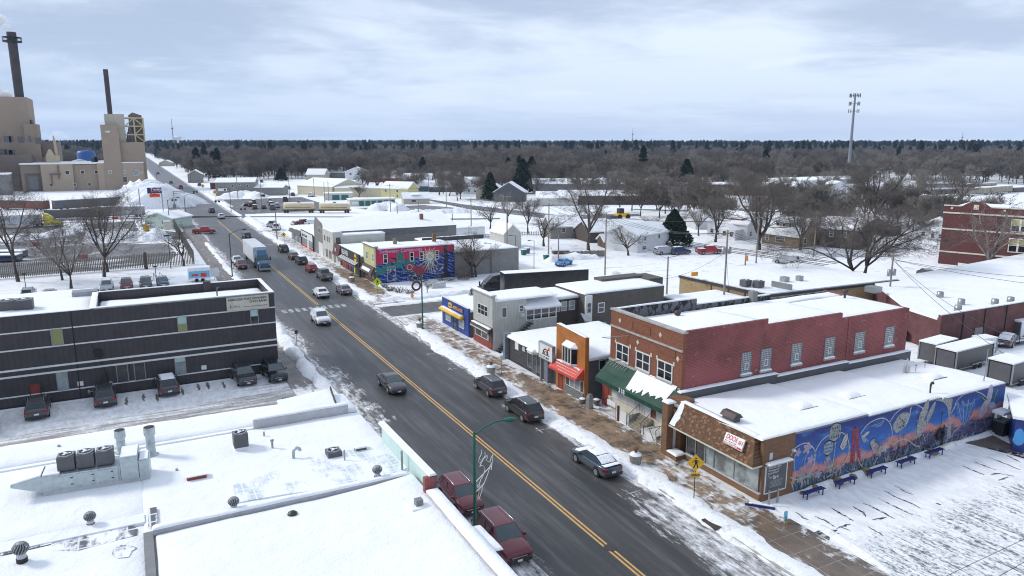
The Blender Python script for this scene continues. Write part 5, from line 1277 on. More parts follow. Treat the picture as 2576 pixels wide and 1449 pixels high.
for a,c_ in((56.75,57.35),(57.4,58.4),(58.4,59.3),(59.3,60.1)):window(b,('W',X0),a,c_,.85,2.1,1,1,'white_trim','glass_pale' if 57.3<a<59 else 'glass',.05,.05)
window(b,('W',X0),60.6,61.5,.13,2.1,1,1,'rust_red','rust_red',.06,.05,name='door')
window(b,('S',Y0),39.2,40.05,3.1-.05,4.05,1,1,'light_grey','glass_dark',.06,.05)
# ---- 4. low shop with dark tile front
Y0,Y1=63.45,72.95
b=Bld('tile_front_shop',(X0,Y0),'low shop with dark square tiles, snow-covered canopy and pale blue end piers','shop')
q=MB();q.box(X0+.3,50.6,Y0-1.4,Y1+.5,0,2.75);b.add('side_wall',q,M['grey_block'])
q=MB();q.box(X0,X0+.3,Y0+.3,Y1-.3,0,2.75);b.add('front_wall',q,M['tile_dark'])
plain('pier_blue',(.17,.19,.23),.8,0,.2,2)
boxp(b,'pier',X0-.45,X0+.3,Y1-.28,Y1+.3,0,3.15,'pier_blue');boxp(b,'pier',X0-.45,X0+.3,Y0-.5,Y0+.25,0,2.85,'pier_blue')
snow_slab(b,X0-.3,50.7,Y0-1.3,Y1+.5,2.76,.32,.9,81,jit=.35)
q=MB();q.prism([(X0,65.2),(X0,67.7),(X0-.75,66.9),(X0-.75,65.9)],2.5,2.75);b.add('canopy',q,M['cream_trim']);snow_slab(b,X0-.72,X0,65.7,67.1,2.751,.22,.4,83,'ledge_snow')
for a,c_ in((65.0,65.9),(65.95,66.9),(66.95,68.0)):window(b,('W',X0),a,c_,.5 if a!=65.95 else .15,2.42,1,1,'grey_metal','glass',.06,.06,name='window' if a!=65.95 else 'door')
wboxp(b,'painted_cross',('W',X0),68.7,69.3,1.95,2.5,.002,.03,'light_grey');wboxp(b,'paper_notice',('W',X0),70.2,71.0,1.75,2.6,.002,.05,'sign_white')
q=MB();q.box(36.95,37.15,64.0,64.2,0,4.2);
b2=Bld('hanging_sign',(36.95,61.4),'tall white hanging sign with a food picture and phone number between two shops','sign')
b2.add('post',q,M['grey_metal']);q=MB();q.box(36.9,37.2,61.6,64.3,2.75,4.35);bd=b2.add('sign_board',q,M['sign_white'])
q=MB();q.box(36.85,37.25,61.55,64.35,4.351,4.43);q.box(36.85,37.25,61.55,64.35,2.66,2.749);q.box(36.85,37.25,64.301,64.36,2.749,4.351);q.box(36.85,37.25,61.54,61.599,2.749,4.351);b2.add('sign_frame',q,M['grey_metal'],bd)
q=MB()
def arch(mb,cy,cz,r,w_,a0,a1,x,m_):
 P=[(x,cy+r*math.cos(a0+(a1-a0)*i/10),cz+r*math.sin(a0+(a1-a0)*i/10))for i in range(11)];mb.tube(P,w_,4,m_)
arch(q,62.95,3.35,.5,.06,0,math.pi,36.88,0);arch(q,62.95,3.3,.3,.05,0,math.pi,36.88,1);q.box(36.87,36.895,62.2,63.7,3.2,3.3,2);q.tube([(36.88,62.6,3.75),(36.88,62.2,4.15)],.07,5,3);q.tube([(36.88,62.35,3.9),(36.88,62.1,3.9)],.05,5,3)
b2.add('food_picture',q,[M['paint_black'],M['paint_red'],M['bin_green'],M['rag_orange']],bd)
text(b2,'715-575-8003',('W',36.9),64.15,2.82,.33,'paint_black',.012,parent=bd,squeeze=1.05)
# ---- 5. grey tin-sided two-storey shop with rear wings
X0,Y0,Y1=37.45,76.5,82.0
b=Bld('tin_sided_house',(X0,Y0),'two-storey shop house in weathered grey tin siding with an oval-topped awning','building')
q=MB();q.box(X0,42.0,Y0,Y1,0,6.05);q.box(42.0,46.5,Y0+2.2,Y1,0,5.9);b.add('wall',q,M['grey_tin'])
q=MB();q.box(X0-.04,X0-.002,Y0,Y1,2.9,6.049);q.box(X0-.05,X0+.3,Y0-.02,Y1+.02,6.05,6.8);b.add('false_front',q,M['grey_tin'])
q=MB();q.box(X0-.3,X0+.42,Y0-.2,Y1+.2,6.8,6.95);b.add('cornice',q,M['light_grey']);snow_slab(b,X0-.28,X0+.4,Y0-.18,Y1+.18,6.951,.1,.5,91,'ledge_snow')
snow_slab(b,X0+.3,46.6,Y0+.02,Y1,6.06,.22,.9,92,jit=.2)
window(b,('W',X0-.04),77.75,80.6,3.95,5.3,3,2,'white_trim','glass_dark',.08,.06)
q=MB();q.add([(X0-.003,Y0+.1,2.9),(X0-.003,Y1-.1,2.9),(X0-.6,Y1-.1,2.45),(X0-.6,Y0+.1,2.5),(X0-.6,Y1-.1,2.2),(X0-.6,Y0+.1,2.2),(X0-.003,Y0+.1,2.2),(X0-.003,Y1-.1,2.2)],[(0,3,2,1),(3,5,4,2),(0,3,5,6),(1,2,4,7)]);aw=b.add('awning',q,M['brown_metal'])
q=MB()
for j in range(17):q.box(X0-.62,X0-.605,76.8+j*.3,76.8+j*.3+.17,2.22,2.4)
b.add('lettering',q,M['sign_white'],aw);snow_slab(b,X0-.5,X0-.02,Y0+.15,Y1-.15,2.72,.12,.4,93,'snow',parent=aw)
q=MB();q.box(X0-.05,X0-.002,Y0+.02,Y1,.0,1.0);b.add('window_base',q,M['rust_red']);q=MB();q.box(X0-.06,X0-.002,Y0-.02,Y0+.2,1.0,2.9);q.box(X0-.06,X0-.002,Y1-.2,Y1,1.0,2.9);b.add('corner_post',q,M['maroon_wall'])
window(b,('W',X0),79.7,81.5,1.05,2.3,1,1,'white_trim','glass',.06,.05);window(b,('W',X0),77.9,79.6,1.05,2.3,1,1,'white_trim','glass',.06,.05);window(b,('W',X0),76.8,77.6,.2,2.3,1,1,'rust_red','glass_dark',.08,.05,name='door')
window(b,('S',Y0),38.63,39.35,4.05,5.35,1,1,'white_trim','glass');window(b,('S',Y0),41.0,41.65,4.5,5.4,1,2,'white_trim','glass')
wboxp(b,'air_conditioner',('S',Y0),41.02,41.6,4.0,4.4,.003,.5,'light_grey')
# enclosed porch
q=MB();q.box(42.0,46.4,Y0+.0,Y0+2.2,2.3,3.3);q.box(42.02,46.38,Y0+.05,Y0+2.19,0,2.3);b.add('porch',q,M['grey_tin'])
q=MB();q.box(42.05,46.35,Y0+.05,Y0+2.19,3.3,4.7);b.add('porch_window_band',q,M['glass'])
q=MB()
for x in(42.0,43.05,44.1,45.2,46.25):q.box(x,x+.14,Y0,Y0+.1,3.3,4.7)
for y in(.7,1.4):q.box(42.0,42.1,Y0+y,Y0+y+.1,3.3,4.7)
q.box(41.99,46.41,Y0-.01,Y0+.1,3.3,3.42);q.box(41.99,46.41,Y0-.01,Y0+.1,4.58,4.72);q.box(42.1,46.3,Y0+.01,Y0+.06,3.95,4.02)
b.add('porch_frame',q,M['white_trim'])
q=MB();q.hexa([(41.7,Y0-.4,4.75),(46.8,Y0-.4,4.7),(46.8,Y0+2.3,5.7),(41.7,Y0+2.3,5.8),(41.7,Y0-.4,4.87),(46.8,Y0-.4,4.82),(46.8,Y0+2.3,5.95),(41.7,Y0+2.3,6.0)]);pr=b.add('porch_roof',q,M['white_trim'])
q=MB();q.hexa([(41.66,Y0-.44,4.88),(46.84,Y0-.44,4.83),(46.84,Y0+2.3,5.96),(41.66,Y0+2.3,6.01),(41.66,Y0-.4,5.03),(46.84,Y0-.4,4.98),(46.84,Y0+2.3,6.1),(41.66,Y0+2.3,6.15)]);b.add('snow',q,M['snow'],pr)
q=MB();q.tube([(37.9,75.9,.1),(42.3,75.9,3.1)],.06,5)
for i in range(14):t=i/13;q.box(37.9+4.4*t-.15,37.9+4.4*t+.15,75.4,76.4,.05+3.0*t,.12+3.0*t)
rail(q,[(37.9,75.4,.1),(42.3,75.4,3.1)],.9);b.add('stair',q,M['black_metal'])
b=Bld('shingled_house',(46.5,77),'dark shingle-clad rear house with a row of white windows','building')
q=MB();q.box(46.52,50.6,78.2,84,0,5.3);b.add('wall',q,M['dark_shingle_wall']);snow_slab(b,46.4,50.6,77.9,84,5.31,.22,.8,95)
q=MB();q.box(46.4,50.6,77.95,78.19,5.1,5.3);b.add('fascia',q,M['white_trim'])
for a in(46.9,48.0,49.2):window(b,('S',78.2),a,a+.95,3.5,4.75,1,2,'white_trim','glass_pale')
b=Bld('brown_block_building',(50.6,76.6),'long grey-brown building with small white window and snow-covered flat roof','building')
q=MB();q.box(50.65,63.45,76.6,84,0,5.7);b.add('wall',q,M['brick_grey']);snow_slab(b,50.6,63.5,76.6,84,5.71,.2,1,96)
q=MB();q.box(50.62,51.6,76.3,76.59,2.2,5.6);b.add('stair_tower',q,M['white_trim'])
window(b,('S',76.6),52.65,53.7,3.1,4.45,1,2,'white_trim','glass',.12);window(b,('S',76.3),50.75,51.45,3.3,4.7,1,2,'white_trim','glass')
q=MB();q.lathe([(.25,0),(.3,.1),(.3,1.7),(.25,1.8)],n=12,axis='x',c3=(51.9,76.2,1.6));b.add('oil_tank',q,M['galvanised'])
q=MB();q.box(63.46,66,80,84,0,6.1);q.box(57,64,82,84.02,5.8,6.25);b.add('rear_block',q,M['brick_grey'])
q=MB();q.hexa([(50.0,75.7,2.6),(51.3,75.7,2.1),(51.3,76.55,2.9),(50.0,76.55,3.3),(50.0,75.7,2.7),(51.3,75.7,2.2),(51.3,76.55,3.0),(50.0,76.55,3.4)]);b.add('entry_roof',q,M['light_grey'])
# ---- 6. small blue parts shop
X0,Y0,Y1=37.35,83.5,92.3
b=Bld('blue_shop',(X0,Y0),'low bright blue tin-fronted shop with a yellow awning at the street corner','shop')
q=MB();q.box(X0+.25,51,Y0,Y1-.1,0,3.35);b.add('side_wall',q,M['brick_grey'])
q=MB();q.box(X0,X0+.25,Y0-.05,Y1,0,3.85);b.add('front_wall',q,M['blue_tin']);snow_slab(b,X0+.3,51,Y0,Y1-.1,3.36,.28,.9,101)
q=MB();q.box(X0-.03,X0+.28,Y0-.07,Y1+.03,3.851,3.93);b.add('coping',q,M['white_trim'])
window(b,('W',X0),89.3,90.95,.85,2.05,1,1,'white_trim','glass_pale',.08);window(b,('W',X0),84.8,86.4,.85,2.05,1,1,'white_trim','glass_pale',.08);window(b,('W',X0),87.1,88.5,.14,2.1,1,1,'bench_blue','glass_dark',.08,name='door')
q=MB();vs=[]
for j in range(13):
 y=84.7+7.2*j/12;e=1 if 0<j<12 else .5
 vs+=[(X0-.003,y,2.62),(X0-.45,y,2.58+.02*e),(X0-.72,y,2.4),(X0-.68,y,2.22),(X0-.003,y,2.2)]
q.add(vs,[(j*5+i,(j+1)*5+i,(j+1)*5+(i+1)%5,j*5+(i+1)%5)for j in range(12)for i in range(5)]+[(0,1,2,3,4),(64,63,62,61,60)],0,True);aw=b.add('awning',q,M['sign_yellow']);snow_slab(b,X0-.5,X0-.02,84.9,91.7,2.6,.12,.4,103,'snow',parent=aw)
q=MB();vs=[(0,0),(1.0,0),(1.15,.55),(.5,.75),(-.15,.55)]
q.add([(X0-.05,89.9-a,2.85+c_)for a,c_ in vs]+[(X0-.003,89.9-a,2.85+c_)for a,c_ in vs],[(0,1,2,3,4)]+[(i,(i+1)%5,5+(i+1)%5,5+i)for i in range(5)]);bg_=b.add('shop_sign',q,M['sign_yellow'])
text(b,'NAPA',('W',X0),89.85,3.05,.34,'bench_blue',.056,parent=bg_,bold=.01)
q=MB();q.box(X0-.05,X0-.003,84.95,88.5,2.85,3.55);bg2=b.add('shop_sign',q,M['bench_blue']);text(b,'AUTO PARTS',('W',X0),88.4,2.98,.56,'sign_yellow',.056,parent=bg2,bold=.018,squeeze=.95)
q=MB();arch(q,86.6,2.2,1.1,.06,1.0,2.1,X0-.08,0);b.add('sign_swoosh',q,M['paint_red'])
# ---------------------------------------------------------------- left side: the black bank
Y0=80.6;XE=13.05;XW=-26.0
b=Bld('bank_building',(XE,Y0),'two-storey charcoal metal-panelled bank with white bands and a sign at its upper corner','building')
q=MB();q.box(-4.0,XE,Y0,Y0+.3,0,8.95);q.box(XW,-4.0,Y0,Y0+.3,0,8.9)
q.box(XE-.3,XE,Y0+.3,89.6,0,8.95);b.add('wall',q,M['bank_steel'])
q=MB();q.box(XW,XE-.3,Y0+.3,89.3,0,8.0);q.box(XW,-4.0,89.3,96,0,7.6);b.add('roof_deck',q,M['tar'])
q=MB();q.box(-4.0,XE-.3,89.3,89.6,8.0,8.93);q.box(XW,-4.0,95.8,96,7.6,8.1);q.box(6.7,7.5,89.0,89.299,8.0,9.2);b.add('parapet',q,M['bank_steel'])
q=MB();q.box(-4.2,-3.9,Y0+.3,89.6,8.0,8.9);b.add('parapet',q,M['light_grey'])
for a in((-4.3,XE+.05,Y0-.05,Y0+.4,8.96),(XE-.4,XE+.05,Y0+.4,89.6,8.96),(-4.0,XE,89.25,89.65,8.94),(-4.4,-3.8,Y0+.4,89.6,8.91),(XW,-4.3,Y0-.05,Y0+.5,8.91)):snow_slab(b,*a,.07,.6,int(a[0]*3)+40,'ledge_snow',jit=.03)
snow_slab(b,-3.7,XE-.4,Y0+.4,88.6,8.02,.3,.9,111,jit=.3,slope=lambda x,y:-.03*(y-Y0));snow_slab(b,XW,-4.3,Y0+.4,95.7,8.02,.4,1,112)
q=MB();
for z0,z1,d in((7.23,7.35,.05),(5.54,5.67,.05),(3.58,3.76,.09),(2.96,3.13,.09),(1.02,1.14,.05)):wbox(q,('S',Y0),XW,XE+.04,z0,z1,.003,d)
for z in(7.29,5.6,3.67,3.05):q.box(XE+.003,XE+.05,Y0,89.6,z-.05,z+.05)
b.add('white_band',q,M['white_trim'])
q=MB();wbox(q,('S',Y0),XW,XE+.02,.0,.12,.003,.06);wbox(q,('S',Y0),-6.0,-5.9,.1,8.9,.003,.06);b.add('base_trim',q,M['paint_black'])
q=MB();wbox(q,('S',Y0),-4.0,13.08,8.85,8.955,.003,.07);b.add('roof_edge',q,M['grey_metal'])
for(a,c_,z0,z1,pm,nz)in((-7.8,-6.8,5.65,7.3,'shade_olive',1),(3.3,4.2,5.65,7.3,'shade_aqua',1),(10.45,11.28,5.65,7.3,'shade_aqua',1),(-2.66,-1.6,1.1,2.98,'glass_dark',1),(-1.08,-.05,1.1,2.98,'glass_dark',1),(2.68,3.74,1.1,3.0,'glass_pale',1),(-7.8,-6.82,1.1,2.98,'glass_pale',1)):
 o=window(b,('S',Y0),a,c_,z0,z1,1,1,'grey_metal',pm,.06,.07)
 if pm=='shade_aqua':wboxp(b,'lower_pane',('S',Y0),a+.06,c_-.06,z0+.06,z0+.85,.023,.03,'shade_olive' if a<5 else 'glass_dark',o)
 if a in(2.68,):wboxp(b,'blind',('S',Y0),a+.06,c_-.06,z1-.5,z1-.07,.023,.03,'shade_aqua',o)
window(b,('S',Y0),-10.1,-9.15,.12,2.2,1,1,'brown_metal','rust_red',.07,.08,name='door',pane='door_leaf')
for a in(5.2,-6.1):wboxp(b,'small_sign',('S',Y0),a,a+.5,1.32,1.78,.003,.03,'sign_white')
for(a,z,w_,h)in((-3.75,.95,.25,.3),(-3.4,.85,.3,.5)):wboxp(b,'meter_box',('S',Y0),a,a+w_,z,z+h,.003,.15,'light_grey')
q=MB();q.tube([(-5.3,Y0-.35,.7),(-4.2,Y0-.35,.7),(-4.2,Y0-.35,.1)],.06,6);q.lathe([(.05,0),(.2,.05),(.2,.2),(.05,.25)],n=10,axis='x',c3=(-5.3,Y0-.35,.7));q.box(-4.8,-4.5,Y0-.5,Y0-.2,.5,.95);b.add('gas_meter',q,M['grey_metal'])
q=MB();wbox(q,('S',Y0),-4.35,-3.7,4.1,4.8,.003,.3);q.tube([(-3.95,Y0-.06,4.1),(-3.4,Y0-.06,1.35)],.03,5);q.tube([(-4.1,Y0-.1,4.4),(-4.6,Y0-.3,5.4),(-5.2,Y0-.4,5.5)],.03,5);b.add('service_box',q,M['paint_black'])
q=MB();wbox(q,('S',Y0),8.2,12.4,7.38,8.78,.06,.14);sb=b.add('sign_board',q,M['cream_trim'])
q=MB();
for t4 in((8.15,12.45,8.78,8.82),(8.15,12.45,7.34,7.38),(8.15,8.2,7.38,8.78),(12.4,12.45,7.38,8.78)):wbox(q,('S',Y0),*t4,.06,.17)
b.add('sign_frame',q,M['light_grey'],sb)
text(b,'NEKOOSA PORT EDWARDS',('S',Y0),12.25,8.40,.335,'paint_black',.15,parent=sb,align='RIGHT',bold=.006,squeeze=.93)
text(b,'STATE BANK',('S',Y0),12.25,8.06,.335,'paint_black',.15,parent=sb,align='RIGHT',bold=.006,squeeze=.93)
text(b,'We want to be your financial partner',('S',Y0),12.3,7.62,.2,'paint_black',.15,parent=sb,align='RIGHT',squeeze=.82)
q=MB()
for x in(8.5,9.35):wbox(q,('S',Y0),x,x+.05,7.6,7.95,.14,.155)
for P in([(8.6,7.85),(8.85,7.9),(9.1,7.8),(9.25,7.7)],[(8.6,7.7),(8.8,7.66),(8.95,7.76),(9.15,7.86),(9.3,7.84)],[(8.95,7.7),(9.1,7.62),(9.2,7.68)]):q.tube([(x,Y0-.15,z)for x,z in P],.015,4)
b.add('handshake_mark',q,M['paint_black'],sb)
x,y=at('L1',1865,300,8.3);q=MB();q.tube([(x,y,8.1),(x,y,9.0),(x+.12,y,9.15),(x+.25,y,9.05)],.09,7);b.add('vent_pipe',q,M['dark_grey'])
def condenser(b,x,y,z,s=.45,h=.95,par=None):
 q=MB();q.box(x-s,x+s,y-s,y+s,z,z+h);o=b.add('condenser',q,M['dark_grey'],par)
 q=MB();q.lathe([(s*.98,z+h+.001),(s*.98,z+h+.05),(s*.78,z+h+.06)],x,y,20,0,False);b.add('fan_ring',q,M['grey_metal'],o)
 q=MB();q.lathe([(s*.75,z+h+.062),(s*.75,z+h+.07)],x,y,18,0,False)
 b.add('fan_guard',q,M['paint_black'],o)
 q=MB();q.lathe([(s*.28,z+h+.071),(s*.2,z+h+.11),(.02,z+h+.12)],x,y,10)
 for k in(0,2,4):
  a=k*math.pi/3;q.box(x+math.cos(a)*s*.45-.07,x+math.cos(a)*s*.45+.07,y+math.sin(a)*s*.45-.05,y+math.sin(a)*s*.45+.05,z+h+.071,z+h+.09)
 b.add('snow',q,M['snow'],o);return o
for u,v in((75,430),(215,420)):x,y=at('L1',u,v,8.4);condenser(b,x,y,8.3,.75,1.1)
x,y=at('L1',735,330,8.0);boxp(b,'roof_unit',x-1.2,x+1.2,y-.8,y+.8,7.6,8.9,'grey_metal')
# ---------------------------------------------------------------- near white-roofed shops (lower left)
XR=14.0;Z=4.75
b=Bld('flat_roof_shop',(XR,45),'wide flat-roofed shop under deep snow carrying fans, ducts and flues','shop')
q=MB();q.box(-30,XR,41.9,56.0,0,Z);q.box(-.44,XR,39.46,41.9,0,Z);b.add('wall',q,M['grey_block'])
snow_slab(b,-30,-.75,41.95,51.8,Z,.22,1.1,121,jit=.08);snow_slab(b,-.9,XR+.05,39.4,51.8,Z,.22,1.1,125,jit=.08);snow_slab(b,-30,XR+.02,52.2,56.1,Z+.0,.35,1.1,122,jit=.08)
q=MB();q.box(6.4,13.2,51.75,52.15,Z-.1,Z+.85);b.add('parapet',q,M['light_grey']);snow_slab(b,6.35,13.25,51.7,52.2,Z+.851,.12,.6,123,'ledge_snow')
q=MB();q.box(-30,6.39,51.75,52.1,Z-.1,Z+.28);b.add('roof_curb',q,M['snow'])
q=MB();q.hexa([(8.8,53.3,Z+.32),(12.6,53.2,Z+.32),(12.9,56.2,Z+.32),(8.8,56.2,Z+.32),(8.8,53.3,Z+.38),(12.6,53.2,Z+.42),(12.9,56.2,Z+.8),(8.8,56.2,Z+.5)]);b.add('snowed_canopy',q,M['snow'])
q=MB()
for i in range(14):q.box(12.62+.022*i,12.72+.022*i,53.3+i*.21,53.42+i*.21,Z+.3,Z+.6+.028*i)
for i in range(18):q.box(9.2+i*.2,9.3+i*.2,56.2,56.28,Z+.45,Z+.62)
b.add('corrugated_edge',q,M['dark_grey'])
# tin parapet fence along the street
q=MB();q.hexa([(XR-.15,36.52,4.6),(XR,36.52,4.6),(XR,45.6,4.5),(XR-.15,45.6,4.5),(XR-.15,36.52,6.35),(XR,36.52,6.35),(XR,45.6,6.15),(XR-.15,45.6,6.15)]);b.add('false_front',q,M['mint_fence'])
q=MB();q.hexa([(XR-.35,36.2,6.36),(XR+.12,36.2,6.36),(XR+.12,45.7,6.15),(XR-.35,45.7,6.15),(XR-.3,36.2,6.5),(XR+.05,36.2,6.5),(XR+.05,45.7,6.3),(XR-.3,45.7,6.3)]);b.add('ledge_snow',q,M['snow'])
# long steel air handler with three condensers
p0=Vector((*at('L2',358,800,Z+.2),0));p1=Vector((*at('L2',1240,655,Z+.2),0));ux=(p1-p0).normalized();L=(p1-p0).length;rzu=math.atan2(ux.y,ux.x)
b2=Loc('air_handler',(p0.x,p0.y,Z+.15),rzu,'long galvanised rooftop air handler with three condensers on top','air handler')
h1=1.25
q=MB();q.box(0,L,.05,1.55,0,.3);b2.add('curb',q,M['light_grey'])
q=MB();q.box(0,L*.72,0,1.6,.31,h1);q.box(L*.725,L*.895,-.05,1.75,.31,h1+.45);q.box(L*.9,L,0,1.5,.31,h1+.1);bd=b2.add('casing',q,M['galvanised'])
q=MB();q.hexa([(-1.5,0,h1-.35),(-.003,0,.32),(-.003,1.6,.32),(-1.5,1.6,h1-.35),(-1.5,0,h1-.22),(-.003,0,h1+.05),(-.003,1.6,h1+.05),(-1.5,1.6,h1-.22)]);b2.add('intake_hood',q,M['galvanised'])
q=MB();q.hexa([(-1.5,.05,h1-.21),(-.02,.05,h1+.06),(-.02,1.55,h1+.06),(-1.5,1.55,h1-.21),(-1.5,.1,h1-.15),(-.02,.1,h1+.13),(-.02,1.5,h1+.13),(-1.5,1.5,h1-.15)]);q.box(.05,.9,.08,1.5,h1+.002,h1+.09);q.box(L*.73,L*.89,0,1.65,h1+.452,h1+.53);q.box(L*.91,L*.99,.1,1.4,h1+.102,h1+.17);b2.add('snow',q,M['snow'])
for i,x in enumerate((.19,.385,.565)):
 q=MB();q.box(L*x-.45,L*x+.5,-.03,-.002,.42,h1-.1);d_=b2.add('access_door',q,M['galvanised'])
 q=MB();q.box(L*x+.38,L*x+.5,-.05,-.031,.55,.6);q.box(L*x+.38,L*x+.5,-.05,-.031,.95,1.0);b2.add('hinge',q,M['paint_black'],d_)
for x in(.24,.42,.6):condenser(b2,L*x-.1,.75,h1+.06,.44,.82)
for x in(.155,.34,.52,.7):q=MB();q.box(L*x,L*x+.04,-.02,-.002,.31,h1);b2.add('seam',q,M['grey_metal'])
for u,v,h,r in((1003,430,1.75,.26),(1250,455,2.15,.27)):
 x,y=at('L2',u,v,Z+.2);q=MB();q.lathe([(r*1.7,Z+.1),(r*1.7,Z+.25),(r,Z+.3),(r,Z+.95),(r*1.04,Z+.96),(r*1.04,Z+1.0),(r,Z+1.01),(r,Z+h-.6),(r*1.28,Z+h-.5),(r*1.28,Z+h)],x,y,16)
 e_=Bld('flue_stack',(x,y,Z),'shiny steel flue stack '+('at the end of the air handler, the taller one' if h>2 else 'behind the air handler, the shorter one'),'flue');e_.add('stack',q,M['galvanised']);q=MB();q.lathe([(r*1.15,Z+h+.001),(r*1.15,Z+h+.01)],x,y,16,0,False);e_.add('opening',q,M['paint_black'])
def rooftop(nm,lb,cat):return lambda x,y,z=Z+.2:Bld(nm,(x,y,z),lb,cat)
x,y=at('L2',1985,395,Z+.2);e_=Bld('condenser_unit',(x,y,Z),'square grey condenser standing alone on the snowy roof','condenser');boxp(e_,'stand',x-.42,x+.42,y-.4,y+.4,Z+.1,Z+.4,'snow');condenser(e_,x,y,Z+.4,.45,.9)
x,y=at('L3',755,545,Z+.2);e_=Bld('condenser_unit',(x,y,Z),'round-fanned condenser sunk in snow near the patchy tin roof','condenser');condenser(e_,x,y,Z-.1,.45,.7)
x,y=at('L2',1620,645,Z+.2);e_=Bld('roof_hatch',(x,y,Z),'small red and white box on the snowy roof','roof hatch');boxp(e_,'box',x-.55,x+.55,y-.25,y+.3,Z,Z+.45,'rust_red');boxp(e_,'lid',x-.6,x+.6,y-.3,y+.35,Z+.451,Z+.52,'snow')
x,y=at('L3',295,490,Z+.2);e_=Bld('vent_pipe',(x,y,Z),'slim capped pipe between a condenser and a bent pipe','vent');q=MB();q.lathe([(.09,Z),(.07,Z+.1),(.07,Z+.7),(.12,Z+.72),(.12,Z+.82),(.02,Z+.86)],x,y,10);e_.add('pipe',q,M['grey_metal'])
x,y=at('L3',455,565,Z+.2);e_=Bld('gooseneck_vent',(x,y,Z),'bent steel gooseneck vent on the snowy roof','vent');q=MB();q.tube([(x,y,Z),(x,y,Z+.65),(x+.08,y,Z+.82),(x+.25,y,Z+.88),(x+.4,y,Z+.78),(x+.42,y,Z+.66)],.11,8);e_.add('pipe',q,M['galvanised'])
def turbine(u,v,k,z,lb,s=1.):
 x,y=at(k,u,v,z);e_=Bld('turbine_vent',(x,y,z),lb,'vent','turbine vents on the near roofs')
 q=MB();q.lathe([(.2*s,z-.1),(.2*s,z+.22*s)],x,y,14);e_.add('base',q,M['paint_black']);q=MB();q.lathe([(.17*s,z+.22*s),(.17*s,z+.42*s)],x,y,14);e_.add('neck',q,M['light_grey'])
 q=MB()
 for i in range(16):
  a=2*math.pi*i/16;P=[]
  for j in range(6):
   t=j/5;r_=.27*s*math.sin(.5+t*2.2)+.02;aa=a+t*.7;P.append((x+r_*math.cos(aa),y+r_*math.sin(aa),z+(.42+.42*t)*s))
  q.tube(P,.028*s,4)
 q.lathe([(.14*s,z+.84*s),(.02,z+.88*s)],x,y,10);q.lathe([(.17*s,z+.42*s),(.2*s,z+.6*s),(.1*s,z+.82*s)],x,y,10,1);e_.add('turbine',q,[M['grey_metal'],M['dark_grey']])
turbine(750,1045,'L2',Z+.1,'turbine vent above the ribbed dark roof patch');turbine(185,1340,'L2',Z+.1,'large dark turbine vent nearest the lower left corner',1.25)
turbine(1930,920,'L2',Z+.3,'turbine vent at the edge between the near roofs, left of centre');turbine(1085,720,'L3',Z+.35,'turbine vent nearest the street on the roof edge')
for k,u,v,h,r,lb in(('L3',838,585,.8,.05,'thin white pipe beside the round-fanned condenser'),('L3',1270,655,1.35,.07,'tall plain pipe near the brick chimney corner'),('L2',488,400,.3,.1,'short stub pipe above the air handler'),('L2',1457,585,.2,.08,'tiny stub pipe left of the red hatch'),('L3',232,400,.4,.06,'frosted thin pipe beyond the square condenser')):
 x,y=at(k,u,v,Z+.2);e_=Bld('vent_pipe',(x,y,Z),lb,'vent');q=MB();q.tube([(x,y,Z),(x,y,Z+.15+h)],r,8);e_.add('pipe',q,M['grey_metal'])
x,y=at('L3',955,500,Z+.2);e_=Bld('roof_hatch',(x,y,Z),'small snow-buried vent box near the tin parapet','roof hatch');boxp(e_,'box',x-.35,x+.35,y-.25,y+.25,Z,Z+.42,'dark_grey');boxp(e_,'lid',x-.4,x+.4,y-.3,y+.3,Z+.421,Z+.52,'snow')
# ribbed tin roof patches showing through the snow
q=MB()
def patch(k,pts,z,m,nm,b,t=.02):
 q=MB();P=[at(k,u,v,z)for u,v in pts];q.prism(P,z-t,z);return b.add(nm,q,M[m])
patch('L3',[(0,760),(480,600),(760,500),(1100,500),(1330,620),(1200,700),(900,770),(400,830),(0,900)],Z+.27,'roof_ribs_pale','tin_roof',b,.1)
# nearest roofs, one step nearer the viewer
b=Bld('shed_roof_shop',(-1,39),'snowed-in low roof with a dark ribbed sheet patch and turbine vents','shop')
q=MB();q.box(-30,-.9,22,41.85,0,Z-.05);b.add('wall',q,M['grey_block']);snow_slab(b,-30,-.75,22,40.9,Z-.05,.2,1.1,131)
q=MB();q.hexa([(-30,40.9,Z),(-.8,40.9,Z),(-.8,41.85,Z),(-30,41.85,Z),(-30,40.9,Z+.25),(-.8,40.9,Z+.25),(-.8,41.85,Z+.3),(-30,41.85,Z+.3)]);b.add('roof_step',q,M['snow'])
P=[(420,1190),(650,1110),(1090,1035),(1135,1060),(1130,1110),(900,1170),(640,1240),(430,1240)];patch('L2',P,Z+.17,'roof_ribs_dark','ribbed_sheet',b)
P=[(0,1255),(420,1165),(430,1180),(0,1280)];patch('L2',P,Z+.2,'roof_ribs_dark','ribbed_sheet',b)
P=[(930,1230),(990,1195),(1050,1190),(1130,1215),(1085,1240),(1060,1290),(970,1300),(925,1265)];patch('L2',P,Z+.2,'roof_ribs_dark','ribbed_sheet',b)
P=[(1222,890),(1290,880),(1295,1030),(1222,1040)];patch('L2',P,Z+.34,'roof_ribs_dark','ribbed_sheet',b)
ZN=5.0
b=Bld('corner_shop',(XR,36),'nearest flat-roofed shop under smooth deep snow with a brick street corner','shop')
q=MB();q.box(-.45,XR-.25,14,39.1,0,ZN-.05);b.add('wall',q,M['grey_block'])
q=MB();q.box(XR-.62,XR+.02,36.21,36.5,0,6.3);b.add('brick_corner',q,M['brick_red_side'])
q=MB();q.box(XR+.021,XR+.1,36.2,36.5,3.5,6.3);b.add('downpipe',q,M['dark_grey'])
